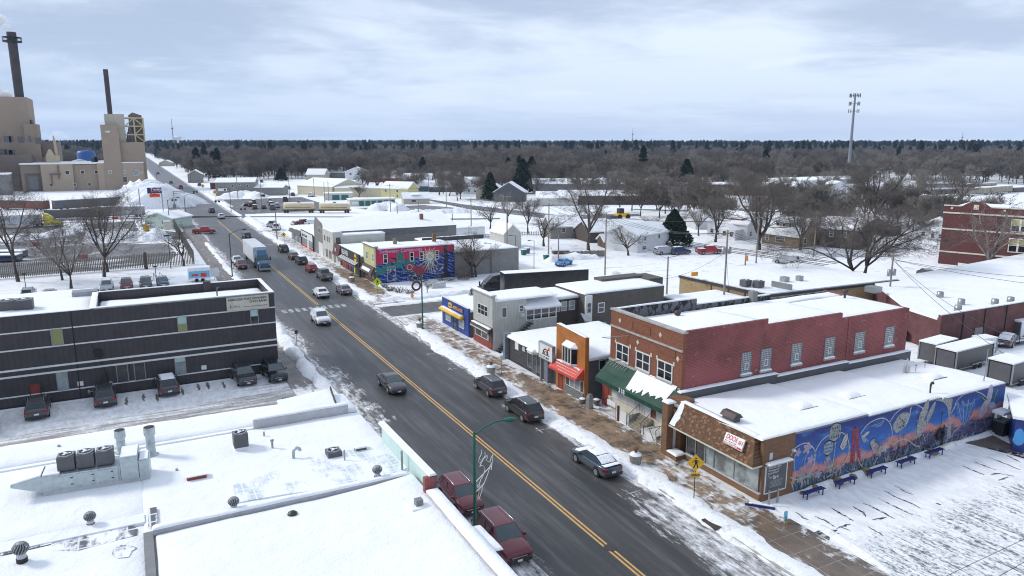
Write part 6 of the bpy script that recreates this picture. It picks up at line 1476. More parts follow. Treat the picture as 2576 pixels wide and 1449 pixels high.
q=MB();q.box(XR-.45,XR,14,36.2,0,5.55);b.add('front_wall',q,M['grey_block'])
q=MB();q.box(-.45,XR-.6,39.1,39.45,0,ZN+.32);b.add('parapet',q,M['light_grey']);q=MB();q.box(-.9,-.451,14,39.45,4.4,ZN+.1);b.add('parapet',q,M['mid_grey'])
snow_slab(b,-.35,XR-.3,14,39.05,ZN-.05,.2,1.2,141,slope=lambda x,y:.34*max(0,(x-8)/6)**2)
snow_slab(b,-.5,XR-.55,39.05,39.5,ZN+.321,.12,.6,142,'ledge_snow');
snow_slab(b,XR-.62,XR+.1,14,36.1,5.551,.2,.7,144,'ledge_snow',jit=.15)
q=MB();q.box(XR+.02,XR+.7,29.2,31.6,5.2,5.3);q.box(XR+.5,XR+.6,29.2,29.4,4.4,5.2);b.add('sign_canopy',q,M['dark_grey']);snow_slab(b,XR-.02,XR+.75,29.1,31.7,5.301,.14,.4,145,'ledge_snow')
x,y=at('L3',1395,945,ZN+.15);e_=Bld('roof_vent',(x,y,ZN),'square stepped vent curb with a concrete block on top','vent')
boxp(e_,'curb',x-.48,x+.48,y-.42,y+.42,ZN,ZN+.32,'dark_trim');boxp(e_,'lid',x-.52,x+.52,y-.46,y+.46,ZN+.321,ZN+.42,'snow');boxp(e_,'block',x-.2,x+.2,y-.2,y+.2,ZN+.421,ZN+.75,'mid_grey')
x,y=at('L3',445,985,ZN+.15);q=MB();q.lathe([(.3,ZN),(.26,ZN+.25),(.1,ZN+.35)],x,y,8,0,False);tag(q.build('roof_debris',M['dark_trim']),'dark lump poking out of the smooth nearest roof','roof vent')
# ---------------------------------------------------------------- further right-hand shops
b=Bld('mural_building',(37.8,124.3),'two-storey corner building with yellow front and red and blue community mural with sun and heart','building')
YM2=124.3;q=MB();q.box(37.85,52.9,YM2,131,0,6.15);b.add('wall',q,M['grey_block']);snow_slab(b,38.2,52.95,YM2+.05,131,6.151,.22,.9,151)
q=MB();q.box(37.6,37.85,YM2-.02,131.1,2.2,6.5);b.add('front_wall',q,M['yellow_siding']);q=MB();q.box(37.4,38.3,YM2-.12,131.3,6.5,6.72);b.add('cornice',q,M['grey_metal']);snow_slab(b,37.4,38.3,YM2-.1,131.2,6.721,.1,.5,152,'ledge_snow')
q=MB();q.box(37.65,37.84,YM2,131.1,0,2.2);b.add('shop_front',q,M['brown_boards'])
q=MB();q.hexa([(36.7,YM2-.1,1.75),(37.6,YM2-.1,1.75),(37.6,131.2,1.75),(36.7,131.2,1.75),(37.4,YM2-.1,3.0),(37.6,YM2-.1,3.0),(37.6,131.2,3.0),(37.4,131.2,3.0)]);aw=b.add('shingle_canopy',q,M['brown_metal']);
q=MB();q.hexa([(36.8,YM2+1,2.05),(37.1,YM2+1,2.5),(37.1,130,2.5),(36.8,130,2.05),(36.75,YM2+1,2.1),(37.05,YM2+1,2.6),(37.05,130,2.6),(36.75,130,2.1)]);b.add('snow',q,M['snow'],aw)
for a,c_ in((128.1,129.4),(124.6,125.6)):window(b,('W',37.6),a,c_,3.9,5.4,1,2,'white_trim','glass_pale',.12)
for a,c_ in((125,126),(127,128.2)):window(b,('W',37.65),a,c_,.9,1.7,1,1,'white_trim','glass')
plain('mur_text',(.5,.52,.75),.6);m=Mat('mural_river',.75);g=m.sep(m.pos());p=m.pos((1,1,1))
wv=m.n('ShaderNodeTexWave',wave_type='BANDS',bands_direction='DIAGONAL');m.L(m.pos((.55,0,1.25)),wv.inputs['Vector']);wv.inputs['Scale'].default_value=.8;wv.inputs['Distortion'].default_value=11;wv.inputs['Detail'].default_value=4
riv=m.mix(m.mr(wv.outputs['Fac'],.25,.85),(.008,.02,.12),(.03,.09,.36));riv=m.mix(m.mr(wv.outputs['Fac'],.95,.995),riv,(.3,.35,.5))
hl=m.math('ADD',m.math('ADD',3.15,m.math('MULTIPLY',m.math('SUBTRACT',g[0],37.9),.10)),m.math('MULTIPLY',m.noise(m.pos((1,1,.2)),.9,4),.7))
red=m.mix(m.mr(m.noise(m.pos((.6,1,1.4)),1.1,6,.65),.35,.7),(.56,.02,.06),(.42,.03,.12))
m.col(m.mix(m.mr(m.math('SUBTRACT',g[2],hl),-.05,.1),riv,red))
mb=MB();YM=YM2-.004;mb.add([(37.9,YM,.02),(52.9,YM,.02),(52.9,YM,6.15),(37.9,YM,6.15)],[(0,1,2,3)],0)
rg=random.Random(4)
for i in range(70):
 x=38+7*rg.random()**1.2;blob(mb,x,2.5+.16*(x-38)+rg.uniform(-.5,.5)-.25*(x<40),.42,.28,YM,2,rg.uniform(0,3),8,.005+.0002*i,.15)
for i in range(90):
 a=rg.uniform(0,6.28);r_=rg.uniform(.2,1.0);blob(mb,45.0+2.1*r_*math.cos(a),1.65+1.75*r_*math.sin(a),.17,.12,YM,rg.choice((1,1,3)),a,5,.006+.0001*i)
H=[]
for i in range(28):
 t=2*math.pi*i/28;H.append((46.1+.085*16*math.sin(t)**3,YM-.02,1.75+.085*(13*math.cos(t)-5*math.cos(2*t)-2*math.cos(3*t)-math.cos(4*t))))
mb.add(H,[tuple(range(28))],4)
for r0,m_ in((.78,4),(.55,1),(.42,4)):blob(mb,44.1,2.55,r0,r0,YM,m_,0,20,.03+(1-r0)*.01)
for i in range(22):
 a=2*math.pi*i/22+.1;r_=2.3 if i%2 else 1.7
 if math.sin(a)>.3:r_*=.85
 P=[(48.05+.6*math.cos(a),4.3+.6*math.sin(a)),(48.05+r_*.6*math.cos(a+.12),4.3+r_*.6*math.sin(a+.12)),(48.05+r_*math.cos(a),4.3+min(r_*math.sin(a),1.8))]
 ribbon(mb,P,YM,.16,5,.03,True)
 if math.sin(a)<-.5:ribbon(mb,[(48.05,4.0),(48.05+1.1*math.cos(a),4.2+2.2*math.sin(a)),(48.05+2.0*math.cos(a),4.2+3.3*math.sin(a))],YM,.15,1,.028,True)
blob(mb,48.05,4.3,.82,.82,YM,5,0,20,.04,.04);blob(mb,48.05,4.3,.4,.4,YM,1,0,14,.05)
for(x0,x1,z0,z1)in((39.8,41.5,.3,2.95),(48.2,51,.9,2.6)):
 for t4 in((x0,x1,z0,z0+.14),(x0,x1,z1-.14,z1),(x0,x0+.14,z0,z1),(x1-.14,x1,z0,z1)):mb.add([(t4[0],YM-.03,t4[2]),(t4[1],YM-.03,t4[2]),(t4[1],YM-.03,t4[3]),(t4[0],YM-.03,t4[3])],[(0,1,2,3)],6)
 for i in range(8):blob(mb,rg.uniform(x0+.3,x1-.3),rg.uniform(z0+.3,z1-.4),.25,.12,YM,rg.choice((3,7,1)),rg.uniform(0,3),8,.02+.001*i)
ribbon(mb,[(51.2,0),(51.15,2),(51.3,4),(51.1,6.1)],YM,.7,3,.035);blob(mb,51.2,.3,1.1,.4,YM,3,0,12,.036)
blob(mb,42.4,3.9,2.1,.22,YM,3,-.35,12,.012)
b.add('mural',mb,[M[k]for k in('mural_river','mur_white','mur_teal','mur_dark','mur_red','cream_trim','tan_light','mur_pink')])
text(b,'Swiftwater Community',('S',YM2),38.5,5.45,.86,'mur_text',.045,squeeze=1.0)
for a,c_,pm in((39.2,40.0,'glass_dark'),(44.17,44.95,'glass_dark'),(46.05,46.85,'glass_dark'),(49.05,49.85,'glass_dark')):window(b,('S',YM2),a,c_,3.6,5.3,1,2,'white_trim',pm,.1,.08)
window(b,('S',YM2),41.7,43.0,3.65,5.4,1,1,'stone_tan','mur_teal',.14,.06)
for x,y,h,m_ in((42.5,128,1.3,'stone_tan'),(50.2,128,1.7,'brick_brown')):boxp(b,'chimney',x,x+.6,y,y+.6,6.15,6.15+h,m_)
b=Bld('grey_block_building',(53,122),'plain low grey building beside the mural with snow-covered roof','building')
q=MB();q.box(53.0,66.6,124.4,146,0,4.6);b.add('wall',q,M['grey_block']);snow_slab(b,53,66.6,124.4,146,4.601,.22,1.4,155);q=MB();q.box(52.2,66,139,139.3,4.8,5.6);b.add('parapet',q,M['dark_trim'])
q=MB()
for i in range(20):q.box(52.95+i*.13,53.05+i*.13,122.9,122.98,0,1.6+.04*(i%3))
tag(q.build('board_fence',M['old_wood']),'short grey board fence against the mural wall','fence')
b=Bld('outfitter_shop',(36.8,131.4),'low black outfitter shop with slanted white lettering and clothes racks outside','shop')
q=MB();q.box(37.1,50,131.4,144.4,0,3.9);b.add('wall',q,M['grey_block']);snow_slab(b,37.1,50,131.4,149,3.91,.22,1,161)
q=MB();q.box(36.8,37.08,131.4,144.4,2.1,4.3);q.box(36.8,37.08,131.4,132.2,0,2.1);b.add('front_wall',q,M['dark_trim'])
text(b,'BEAVER',('W',36.8),143.6,3.05,1.35,'sign_white',.03,bold=.03,squeeze=1.0,rot=-.0)
q=MB();q.lathe([(.8,0),(.8,.05)],n=20,axis='x',c3=(36.72,133.6,3.45));o=b.add('round_sign',q,M['sign_yellow']);text(b,'SPORT',('W',36.7),134.25,3.3,.42,'paint_black',.012,parent=o,bold=.01)
q=MB()
for i in range(16):q.hexa([(36.1,132.3+i*.75,2.3),(36.75,132.1+i*.75,2.75),(36.75,132.45+i*.75,2.75),(36.1,132.65+i*.75,2.3),(36.1,132.3+i*.75,2.35),(36.75,132.1+i*.75,2.8),(36.75,132.45+i*.75,2.8),(36.1,132.65+i*.75,2.35)])
b.add('awning_stripe',q,M['sign_white']);q=MB();q.hexa([(36.1,132,2.25),(36.78,132,2.7),(36.78,144.3,2.7),(36.1,144.3,2.25),(36.1,132,2.29),(36.78,132,2.74),(36.78,144.3,2.74),(36.1,144.3,2.29)]);b.add('awning',q,M['brown_metal'])
for i in range(14):
 y=132.8+i*.75;c_=['rag_blue','rag_dark','rag_blue','rag_dark','rag_red','rag_blue','rag_dark','rag_red','rag_blue','rag_orange','rag_dark','rag_orange','rag_dark','rag_dark'][i]
 if i==0:c_='rag_yellow'
 q=MB();q.hexa([(36.3,y,.75),(36.5,y,.75),(36.5,y+.4,.75),(36.3,y+.4,.75),(36.36,y-.08,1.75),(36.46,y-.08,1.75),(36.46,y+.48,1.75),(36.36,y+.48,1.75)])
 tag(q.build('hanging_jacket',M[c_]),'work jacket hanging on the rack outside the outfitter','jacket','clothes hanging outside the outfitter')
q=MB();q.tube([(36.41,132.5,.13),(36.41,132.5,1.8),(36.41,143.5,1.8),(36.41,143.5,.13)],.03,5);tag(q.build('clothes_rack',M['grey_metal']),'long steel clothes rack outside the outfitter','rack')
b=Bld('maroon_shop',(36.5,145),'small white shop with a slanted maroon signboard','shop')
q=MB();q.box(37.0,45,144.45,149.3,0,3.8);b.add('wall',q,M['stucco']);q=MB();q.hexa([(36.2,144.5,2.2),(37,144.5,2.2),(37,149.3,2.2),(36.2,149.3,2.2),(36.8,144.5,4.4),(37,144.5,4.4),(37,149.3,4.4),(36.8,149.3,4.4)]);b.add('sign_board',q,M['maroon_wall'])
window(b,('W',37),145.2,147.8,.8,2.1,2,1,'white_trim','glass');boxp(b,'crest',36.35,36.4,146.3,147.5,3.0,3.7,'light_grey')
b=Bld('stucco_building',(36.8,152),'two-storey cream stucco shop building with small upper windows','building')
q=MB();q.box(36.8,38.8,150.5,159.4,0,6.4);q.box(38.8,48,150.5,159.4,0,5.6);b.add('wall',q,M['stucco']);snow_slab(b,38.8,48.2,150.4,159.4,5.61,.25,1,171);snow_slab(b,36.8,38.7,150.5,159.4,6.41,.15,1,172)
for y in(153,154.6,157):window(b,('W',36.8),y,y+.9,3.9,5.2,1,1,'cream_trim','glass')
for y in(152,155):window(b,('W',36.8),y,y+2,.5,2.4,2,1,'cream_trim','glass_dark')
window(b,('S',150.5),37.5,38.4,4,5.3,1,2,'dark_trim','glass_dark')
b=Bld('gabled_hall',(36.8,160),'long hall with grey stepped gable and big snowy roof behind the shops','building')
y0,y1=159.6,167.5;q=MB();q.box(37.0,66,y0-6,y1,0,6.2);b.add('wall',q,M['grey_block'])
q=MB();q.add([(36.8,y0,0),(36.8,y1,0),(36.8,y1,6.3),(36.8,y1-1.3,8.2),(36.8,y0+1,7.4),(36.8,y0,6.4),(37.1,y0,0),(37.1,y1,0),(37.1,y1,6.3),(37.1,y1-1.3,8.2),(37.1,y0+1,7.4),(37.1,y0,6.4)],[(0,1,2,3,4,5),(11,10,9,8,7,6)]+[(i,(i+1)%6,6+(i+1)%6,6+i)for i in range(6)]);b.add('gable',q,M['grey_siding'])
q=MB();q.add([(37,y0-6.2,6.2),(66.2,y0-6.2,6.2),(66.2,(y0+y1)/2,8.6),(37,(y0+y1)/2,8.0),(66.2,y1+.3,6.2),(37,y1+.3,6.2)],[(0,1,2,3),(3,2,4,5),(1,4,2),(0,3,5)]);b.add('snowy_roof',q,M['snow'])
q=MB();q.box(49,64,y0-6.05,y0-6.003,4.8,6.1);b.add('pale_band',q,M['stone_grey']);boxp(b,'chimney',59,59.7,158,158.7,6.5,8.6,'brick_brown')
window(b,('W',36.8),161,163,5,6.2,3,1,'white_trim','glass_dark')
q=MB();q.box(36.78,36.799,y0,y1-4,.0,3);b.add('lower_front',q,M['white_trim'])
b=Bld('print_shop',(36.8,163.8),'low white shop front with framed windows over a red base','shop')
q=MB();q.box(36.6,52,167.6,180,0,3.5);b.add('wall',q,M['stucco']);snow_slab(b,36.8,52,167.6,180,3.51,.25,1.2,181)
q=MB();q.box(36.4,36.59,167.6,180,2.3,3.9);b.add('sign_board',q,M['sign_white']);text(b,'Sight & Sound',('W',36.4),179.2,2.65,1.0,'paint_black',.02,bold=.02);q=MB();q.box(36.35,36.599,167.5,167.65,0,4);q.box(36.35,36.599,180,180.15,0,4);q.box(36.35,36.599,167.65,180,3.901,4.0);b.add('black_frame',q,M['paint_black'])
for y in(168,175):window(b,('W',36.6),y,y+4.2,.8,2.3,4,1,'paint_black','glass_pale')
q=MB();q.box(36.45,36.599,167.7,172.3,0,.6);q.box(36.45,36.599,175,179.9,0,.6);b.add('red_base',q,M['paint_red'])
b=Bld('corner_store',(36.8,181),'glass-fronted corner shop with a dark pointed awning and snowy roof','shop')
q=MB();q.box(36.8,50,180.3,194,0,2.9);b.add('wall',q,M['glass_pale']);snow_slab(b,36.4,50,180.3,194.5,2.95,.6,1.2,185);q=MB();q.hexa([(36.0,180.3,2.2),(36.8,180.3,2.2),(36.8,194,2.2),(36.0,194,2.2),(36.5,180.3,3.5),(36.8,180.3,3.5),(36.8,194,3.2),(36.5,194,3.2)]);b.add('awning',q,M['dark_grey'])
q=MB()
for i in range(9):q.box(36.75,36.799,180.5+i*1.6,180.65+i*1.6,0,2.3)
b.add('mullion',q,M['dark_trim'])
b=Bld('pale_blue_shed',(54,170),'low pale blue building behind the hall','building')
q=MB();q.box(66.5,82,172,190,0,2.9);q.box(64,66.4,160,166,0,5.6);b.add('wall',q,M['p_white']);snow_slab(b,66.3,82,171.8,190,2.95,.25,1.4,191);snow_slab(b,64,66.4,160,166,5.61,.2,1,192)
# ---------------------------------------------------------------- houses and halls further back
HP=[]
def house(nm,lb,x,y,deg,w,d,h,rise,mat,axis='x',wins=(),chim=None,eave=.35,dormer=None,porch=None,cat='house',flat=False,group=None,small=False):
 """front-left corner at (x, y), turned by deg; gable ridge along local x or y"""
 b=Loc(nm,(x,y),R(deg),lb,cat,group);HP.append((x+w*.5*math.cos(R(deg))-d*.5*math.sin(R(deg)),y+w*.5*math.sin(R(deg))+d*.5*math.cos(R(deg))))
 q=MB()
 q.box(0,w,0,d,0,h)
 if not flat:
  if axis=='x':
   for xx in(0,w):q.add([(xx,0,h),(xx,d,h),(xx,d/2,h+rise)],[(0,1,2)])
  else:
   for yy in(0,d):q.add([(0,yy,h),(w,yy,h),(w/2,yy,h+rise)],[(0,1,2)])
 b.add('wall',q,M[mat])
 q=MB();e=eave;t=.28
 if flat:q.box(-e,w+e,-e,d+e,h+.002,h+t)
 elif axis=='x':
  k=rise/(d/2)
  for s in(0,1):
   y0=-e if s==0 else d+e;z0=h-e*k
   q.hexa([(-e,y0,z0),(w+e,y0,z0),(w+e,d/2,h+rise),(-e,d/2,h+rise),(-e,y0,z0+t),(w+e,y0,z0+t),(w+e,d/2,h+rise+t),(-e,d/2,h+rise+t)])
 else:
  k=rise/(w/2)
  for s in(0,1):
   x0=-e if s==0 else w+e;z0=h-e*k
   q.hexa([(x0,-e,z0),(x0,d+e,z0),(w/2,d+e,h+rise),(w/2,-e,h+rise),(x0,-e,z0+t),(x0,d+e,z0+t),(w/2,d+e,h+rise+t),(w/2,-e,h+rise+t)])
 rf=b.add('roof',q,M['snow'])
 if chim:q=MB();q.box(chim[0]-.4,chim[0]+.4,chim[1]-.4,chim[1]+.4,h-.5,h+rise+1.0);b.add('chimney',q,M['brick_brown'],rf)
 for(wl,a0,a1,z0,z1)in wins:
  W_={'S':('S',0),'W':('W',0),'E':('E',w)}[wl]
  window(b,W_,a0,a1,z0,z1,1,1 if small else 2,'white_trim','glass_dark',.1,.06)
 if dormer:
  a0,a1,y0,z0,z1,m_=dormer
  q=MB();q.box(a0,a1,y0,d/2,z0,z1);dd=b.add('dormer',q,M[m_]);q=MB();q.hexa([(a0-.3,y0-.4,z1),(a1+.3,y0-.4,z1),(a1+.3,d/2,z1+.6),(a0-.3,d/2,z1+.6),(a0-.3,y0-.4,z1+.3),(a1+.3,y0-.4,z1+.3),(a1+.3,d/2,z1+.9),(a0-.3,d/2,z1+.9)]);b.add('roof',q,M['snow'],dd)
  n=max(2,int((a1-a0)/1.6))
  for i in range(n):window(b,('S',y0),a0+.3+i*(a1-a0-.3)/n,a0+.3+i*(a1-a0-.3)/n+.8,z0+.45,z1-.15,1,1,'white_trim','glass_dark',.1,parent=dd)
 if porch:
  a0,a1,dy,hp,m_=porch
  q=MB();q.box(a0,a1,-dy,-.003,0,hp);pp=b.add('porch',q,M[m_]);q=MB();c_=(a0+a1)/2
  for s in(0,1):
   x0=a0-.3 if s==0 else a1+.3
   q.hexa([(x0,-dy-.3,hp-.1),(x0,0,hp-.1),(c_,0,hp+1.1),(c_,-dy-.3,hp+1.1),(x0,-dy-.3,hp+.12),(x0,0,hp+.12),(c_,0,hp+1.35),(c_,-dy-.3,hp+1.35)])
  q.add([(a0,-dy-.003,hp),(a1,-dy-.003,hp),(c_,-dy-.003,hp+1.1)],[(0,1,2)]);b.add('roof',q,M['snow'],pp)
  for i in range(3):xx=a0+(a1-a0)*(i+.25)/3;window(b,('S',-dy),xx,xx+(a1-a0)*.17,.9,hp-.4,1,2,'white_trim','glass_dark',.08,parent=pp)
 return b
def ang(p,q):return math.degrees(math.atan2(q[1]-p[1],q[0]-p[0]))
H3='houses along the parallel street'
a,c_=at('E',222,1110),at('E',358,1120)
house('gable_shed','tall pale garage with steep snowy roof behind the black lorry',77.3,151.7,0,4.6,7.5,3.5,2.1,'stucco','y',eave=.15,cat='garage')
house('white_house','white two-storey house beside the big spruce',101.5,132.4,ang(at('F',70,1150),at('F',325,1100))-2,13,9,3.9,2.0,'white_siding','x',[('S',2.4,3.3,2.6,3.6),('S',8,9,2.6,3.6),('S',1.8,3.4,.5,1.4)])
house('red_gable_house','white house with a red upper storey and gabled porch',137.7,149.4,-80,12.5,9,4.0,2.6,'white_siding','x',[('E',1,2,.9,2.2),('E',5,6,.9,2.2),('S',1,2.2,.8,2)],None,.4,(4,10.5,.9,3.4,5.2,'red_siding'),(4.5,11,3,2.6,'white_siding'))
house('stone_bungalow','tan stone bungalow with a broad dormer and tall chimney',139.7,131.8,-85,10.5,9,3.0,3.6,'stone_tan','x',[('S',1.0,2.0,.8,2.1),('S',4,6.6,.7,2.1),('E',2,3,.8,2.1)],(10,5),.7,(2.5,8,1.6,3.9,5.5,'grey_siding'))
house('brown_gable_house','brown gabled house right of the stone bungalow',147.0,120.5,-70,9,9,4.6,2.2,'dark_shingle_wall','x',[('S',2,3,2.6,4),('S',5,6,2.6,4)],(2,6))
x,y=at('G',530,870);house('brown_cottage','small brown cottage seen through the twin elms',x,y,-70,8,7,2.8,2,'dark_shingle_wall','y')
x,y=at('G',1000,915);house('white_cottage','small white cottage with a columned porch near the school',x,y,-62,9,8,3.2,2.2,'white_siding','y',[('S',1,2,1,2.2)],porch=(3,8,2.5,2.4,'white_siding'))
x,y=at('G',960,770);house('cream_cottage','small cream cottage far behind the white one',x,y,-40,9,7,2.6,2.4,'white_siding','x',[('S',1,2,1,2)])
x,y=at('E',810,1020);house('grey_house','small grey house behind the garden fence',x,y,-15,9,8,3.2,2.4,'grey_siding','x',[('S',3,4,1.6,2.8),('S',6,7,1.6,2.8)])
x,y=at('E',1190,1060);house('dark_shed_house','dark low house with long snowy roof beside the elm trunk',x,y,-8,15,9,2.8,2.2,'dark_shingle_wall','x')
x,y=at('E',1330,1110);house('open_shed','sagging dark shed roofed with snow in the garden',x,y,-15,8,5,1.6,1.3,'brown_boards','x',cat='shed')
x,y=at('E',840,1170);house('garden_shed','small wooden garden shed at the end of the board fence',x,y,-20,3.6,2.5,1.1,.8,'brown_boards','x',cat='shed')
x,y=at('F',600,930);house('pale_garage','pale blue-grey garage between spruce and bare tree',x,y,-20,7,7,3.6,1.6,'light_grey','x',cat='garage')
x,y=at('F',870,790);house('pale_hall','pale hall with a blank gable behind the red-gabled house',x,y,-50,9,9,2.2,1.8,'p_silver','x',cat='shed')
# halls and sheds in the middle distance
house('grey_long_building','long two-storey grey building with a round sign, beyond the car lot',36.2,365.3,-17.2,17.4,12,6.2,1.6,'grey_siding','x',[('S',7,8,3.9,5.1),('S',10.3,11.3,4.6,5.4),('S',13.7,14.7,3.9,5.1)],cat='building',small=True)
house('grey_annex','low grey annex with a porch roof beside the long grey building',52.8,360.1,-27,13,9,3.6,1.0,'grey_siding','x',cat='building')
b=Loc('round_sign',(37.2,364.7,2.2),R(-17.2),'white sign with a dark round emblem on the long grey building','sign');q=MB();q.box(0,4,-.3,-.2,0,1.3);b.add('board',q,M['sign_white']);q=MB();q.lathe([(.5,0),(.5,.03)],n=14,axis='y',c3=(3.1,-.34,.65));b.add('emblem',q,M['paint_black'])
house('gabled_grey_house','two-storey grey gabled house farthest along the road',33.1,487,-8,8,13,5.2,2.4,'grey_siding','y',[('S',1,2,3,4),('S',5,6,.8,2),('E',3,4,3,4)],small=True)
x,y=at('C',745,540);house('brick_annex','small dark brick building left of the long grey building',x,y,-17,6,9,3.4,.6,'brick_school','x',cat='building')
house('cream_hall','cream metal hall with a big snowy gable roof',71.9,358,-62,24,20,4.2,3.2,'cream_steel','x',cat='hall',eave=.2)
b=house('cream_hall','long low cream metal hall with a row of parapets behind the garages',84,336,-35,30,14,3.9,.5,'cream_steel','x',cat='hall',eave=.1)
b=house('green_door_garage','small grey garage with two green doors left of the long garages',74.6,316.5,-12,12,7,2.8,.2,'stucco',flat=True,eave=.1,cat='garage')
for i in range(2):boxp(b,'roller_door',3.4+i*3.8,6.4+i*3.8,-.05,-.003,.1,2.2,'door_green')
b=house('row_of_garages','long low row of garages with dark green doors',76.2,281.5,-5,18,6,2.5,.3,'stucco',flat=True,eave=.25,cat='garages')
for i in range(6):boxp(b,'roller_door',3.6+i*2.4,5.6+i*2.4,-.05,-.003,.1,2.0,'door_green')
boxp(b,'wall_sign',.8,3.0,-.06,-.003,.8,1.8,'sign_white')
house('yellow_house','square pale yellow house with hipped snowy roof',100.6,318.5,-52,14,9,4.4,2.6,'yellow_siding','x',[('S',2,3,2.7,3.9),('S',8,9,2.7,3.9),('S',8,9,.6,1.8)])
house('small_office','low cream office with porch and shed dormer beside the road',98,281,-12,10.5,7,2.3,2.0,'tan_siding','x',[('S',3,5,.8,1.8)],cat='building',dormer=(3.5,6.5,1.2,2.5,3.5,'white_siding'))
x,y=at('D',640,150);house('red_barn','long dark red shed far behind the yellow house',x,y,-25,22,8,2.6,2.2,'rust_red','x',cat='shed')
x,y=at('D',435,125);house('white_farmhouse','tall white farmhouse far behind the cream hall',x,y,-20,15,10,5,3,'white_siding','y',[('S',3,4.4,3,4.4),('S',8,9.4,3,4.4)],small=True)
x,y=at('D',1115,240);house('blue_grey_house','slate blue house left of the pale house group',x,y,-30,17,9,2.8,2.4,'blue_siding','x')
x,y=at('D',1250,245);house('slate_annex_house','low slate house adjoining the blue one',x,y,-30,16,8,2.6,2.0,'slate_siding','x')
x,y=at('D',1580,265);house('white_gable_house','white steep-gabled house at the bend of the crossing road',x,y,-35,11,9,4.4,3.4,'white_siding','x',[('S',2,3.2,1,2.4),('S',5,6.2,1,2.4)])
x,y=at('E',90,640);house('tan_gable_house','tan steep-gabled house second at the bend of the crossing road',x,y,-35,12,8,4.2,3.4,'tan_siding','y')
x,y=at('E',260,660);house('grey_gable_house','grey gabled house with a fenced porch at the crossing road',x,y,-35,13,9,4,4,'slate_siding','y',[('S',3,4.2,1,2.6)])
x,y=at('E',680,700);house('white_hall','low white hall with arched entrance beyond the crossing road',x,y,-28,16,14,3,2,'stucco','x',cat='hall')
x,y=at('E',900,690);house('long_shed','very long low dark shed with snowy roof behind the elm',x,y,-28,66,14,3.6,1.6,'dark_shingle_wall','x',cat='shed')
x,y=at('E',640,590);house('pale_warehouse','pale wide warehouse behind the low white hall',x,y,-28,60,14,5,2,'stone_grey','x',cat='warehouse')
x,y=at('F',180,595);house('brick_warehouse','long dark red brick warehouse far behind the houses',x,y,-34,62,14,5,.6,'maroon_wall','x',cat='warehouse')
x,y=at('F',900,600);house('brick_warehouse','second stretch of dark red warehouse, right of the first',x,y,-40,50,14,4.5,.6,'maroon_wall','x',cat='warehouse')
x,y=at('G',0,545);house('white_warehouse','big white windowless warehouse below the cell tower',x,y,-2,42,20,7.2,.8,'white_siding','x',cat='warehouse')
x,y=at('G',500,560);house('low_white_shed','low white shed behind the left freight wagons',x,y,-12,36,12,5,.8,'white_siding','x',cat='shed')
rg=random.Random(21)
for(k,u,v)in(('F',620,330),('F',780,310),('F',980,285),('E',830,260),('E',1040,280),('E',1330,260),('E',1470,270),('E',1600,290),('C',1500,240),('C',1560,250),('C',1700,300),('C',1250,280),('C',620,240),('C',1180,400),('C',1400,390),('C',1650,400),('D',60,110),('D',240,90),('D',830,100),('E',200,400),('F',260,270),('F',480,290),('G',1550,260),('E',1850,260),('C',250,300),('C',440,210),('D',1560,130),('D',1000,190),('E',520,300),('F',1300,290),('E',60,560),('E',300,500),('E',560,470),('E',980,430),('E',1250,400),('C',900,390),('C',1120,330),('C',1330,330),('C',1800,380),('C',1600,330),('D',700,130),('D',1350,150),('D',1800,140),('G',380,700),('G',620,640),('G',860,690),('F',1720,660),('F',1850,600)):
 x,y=at(k,u,v+18)
 house('town_house','small snow-roofed house half hidden among the far bare trees',x,y,rg.choice((-28,-20,60,-35)),rg.uniform(12,20),9,rg.uniform(3,5),rg.uniform(2.5,3.5),rg.choice(('white_siding','grey_siding','tan_siding','white_siding','blue_siding')),rg.choice('xy'),group='far houses among the trees')
# tan brick building and grey yard wall behind the red brick one
p0,p1=at('Z3',145,170,4.2),at('Z3',1140,385,4.2);p2=at('Z3',2560,222,4.2);a0=ang(p0,p1);L1_=math.dist(p0,p1);L2_=math.dist(p1,p2)
b=Loc('tan_brick_building',p0,R(a0),'flat-roofed tan brick building with black eaves and rooftop condensers','building')
da=ang(p1,p2)-a0;ex=(L1_+math.cos(R(da))*L2_,math.sin(R(da))*L2_);e4=(ex[0]*.2-6,ex[1]+4)
PL=[(0,0),(L1_,0),ex,(2,26)]
q=MB();q.prism(PL,0,3.85);b.add('wall',q,M['brick_tan']);q=MB();q.prism([(-.15,-.15),(L1_,-.2),(ex[0]+.2,ex[1]),(2,26.2)],3.851,4.2);o=b.add('eaves',q,M['dark_trim']);q=MB();q.prism([(.1,.1),(L1_-.15,.15),(ex[0]-.2,ex[1]+.3),(2.2,25.8)],4.201,4.36);b.add('roof_snow',q,M['snow'])
for t in(.38,.57,.75):q=MB();q.box(L1_*t,L1_*t+.1,-.14,-.003,0,3.85);b.add('downpipe',q,M['dark_grey'])
for u,v in((870,290),(1010,300)):
 x,y=at('Z3',u,v,4.4);e_=Bld('condenser_unit',(x,y,4.4),'black condenser on the tan brick roof, '+('the left of two' if u<900 else 'the right of two'),'condenser');condenser(e_,x,y,4.45,.6,.9)
for u,v,w_ in((1300,235,.5),(1465,225,.4),(2280,345,.8)):
 x,y=at('Z3',u,v,4.4);tag(MB().box(x-w_,x+w_,y-w_,y+w_,4.3,5.1).build('roof_vent',M['grey_metal']),{1300:'stacked grey vent on the tan brick roof',1465:'small square grey vent on the tan brick roof',2280:'wide cream drum on the roof by the twin elms'}[u],'vent')
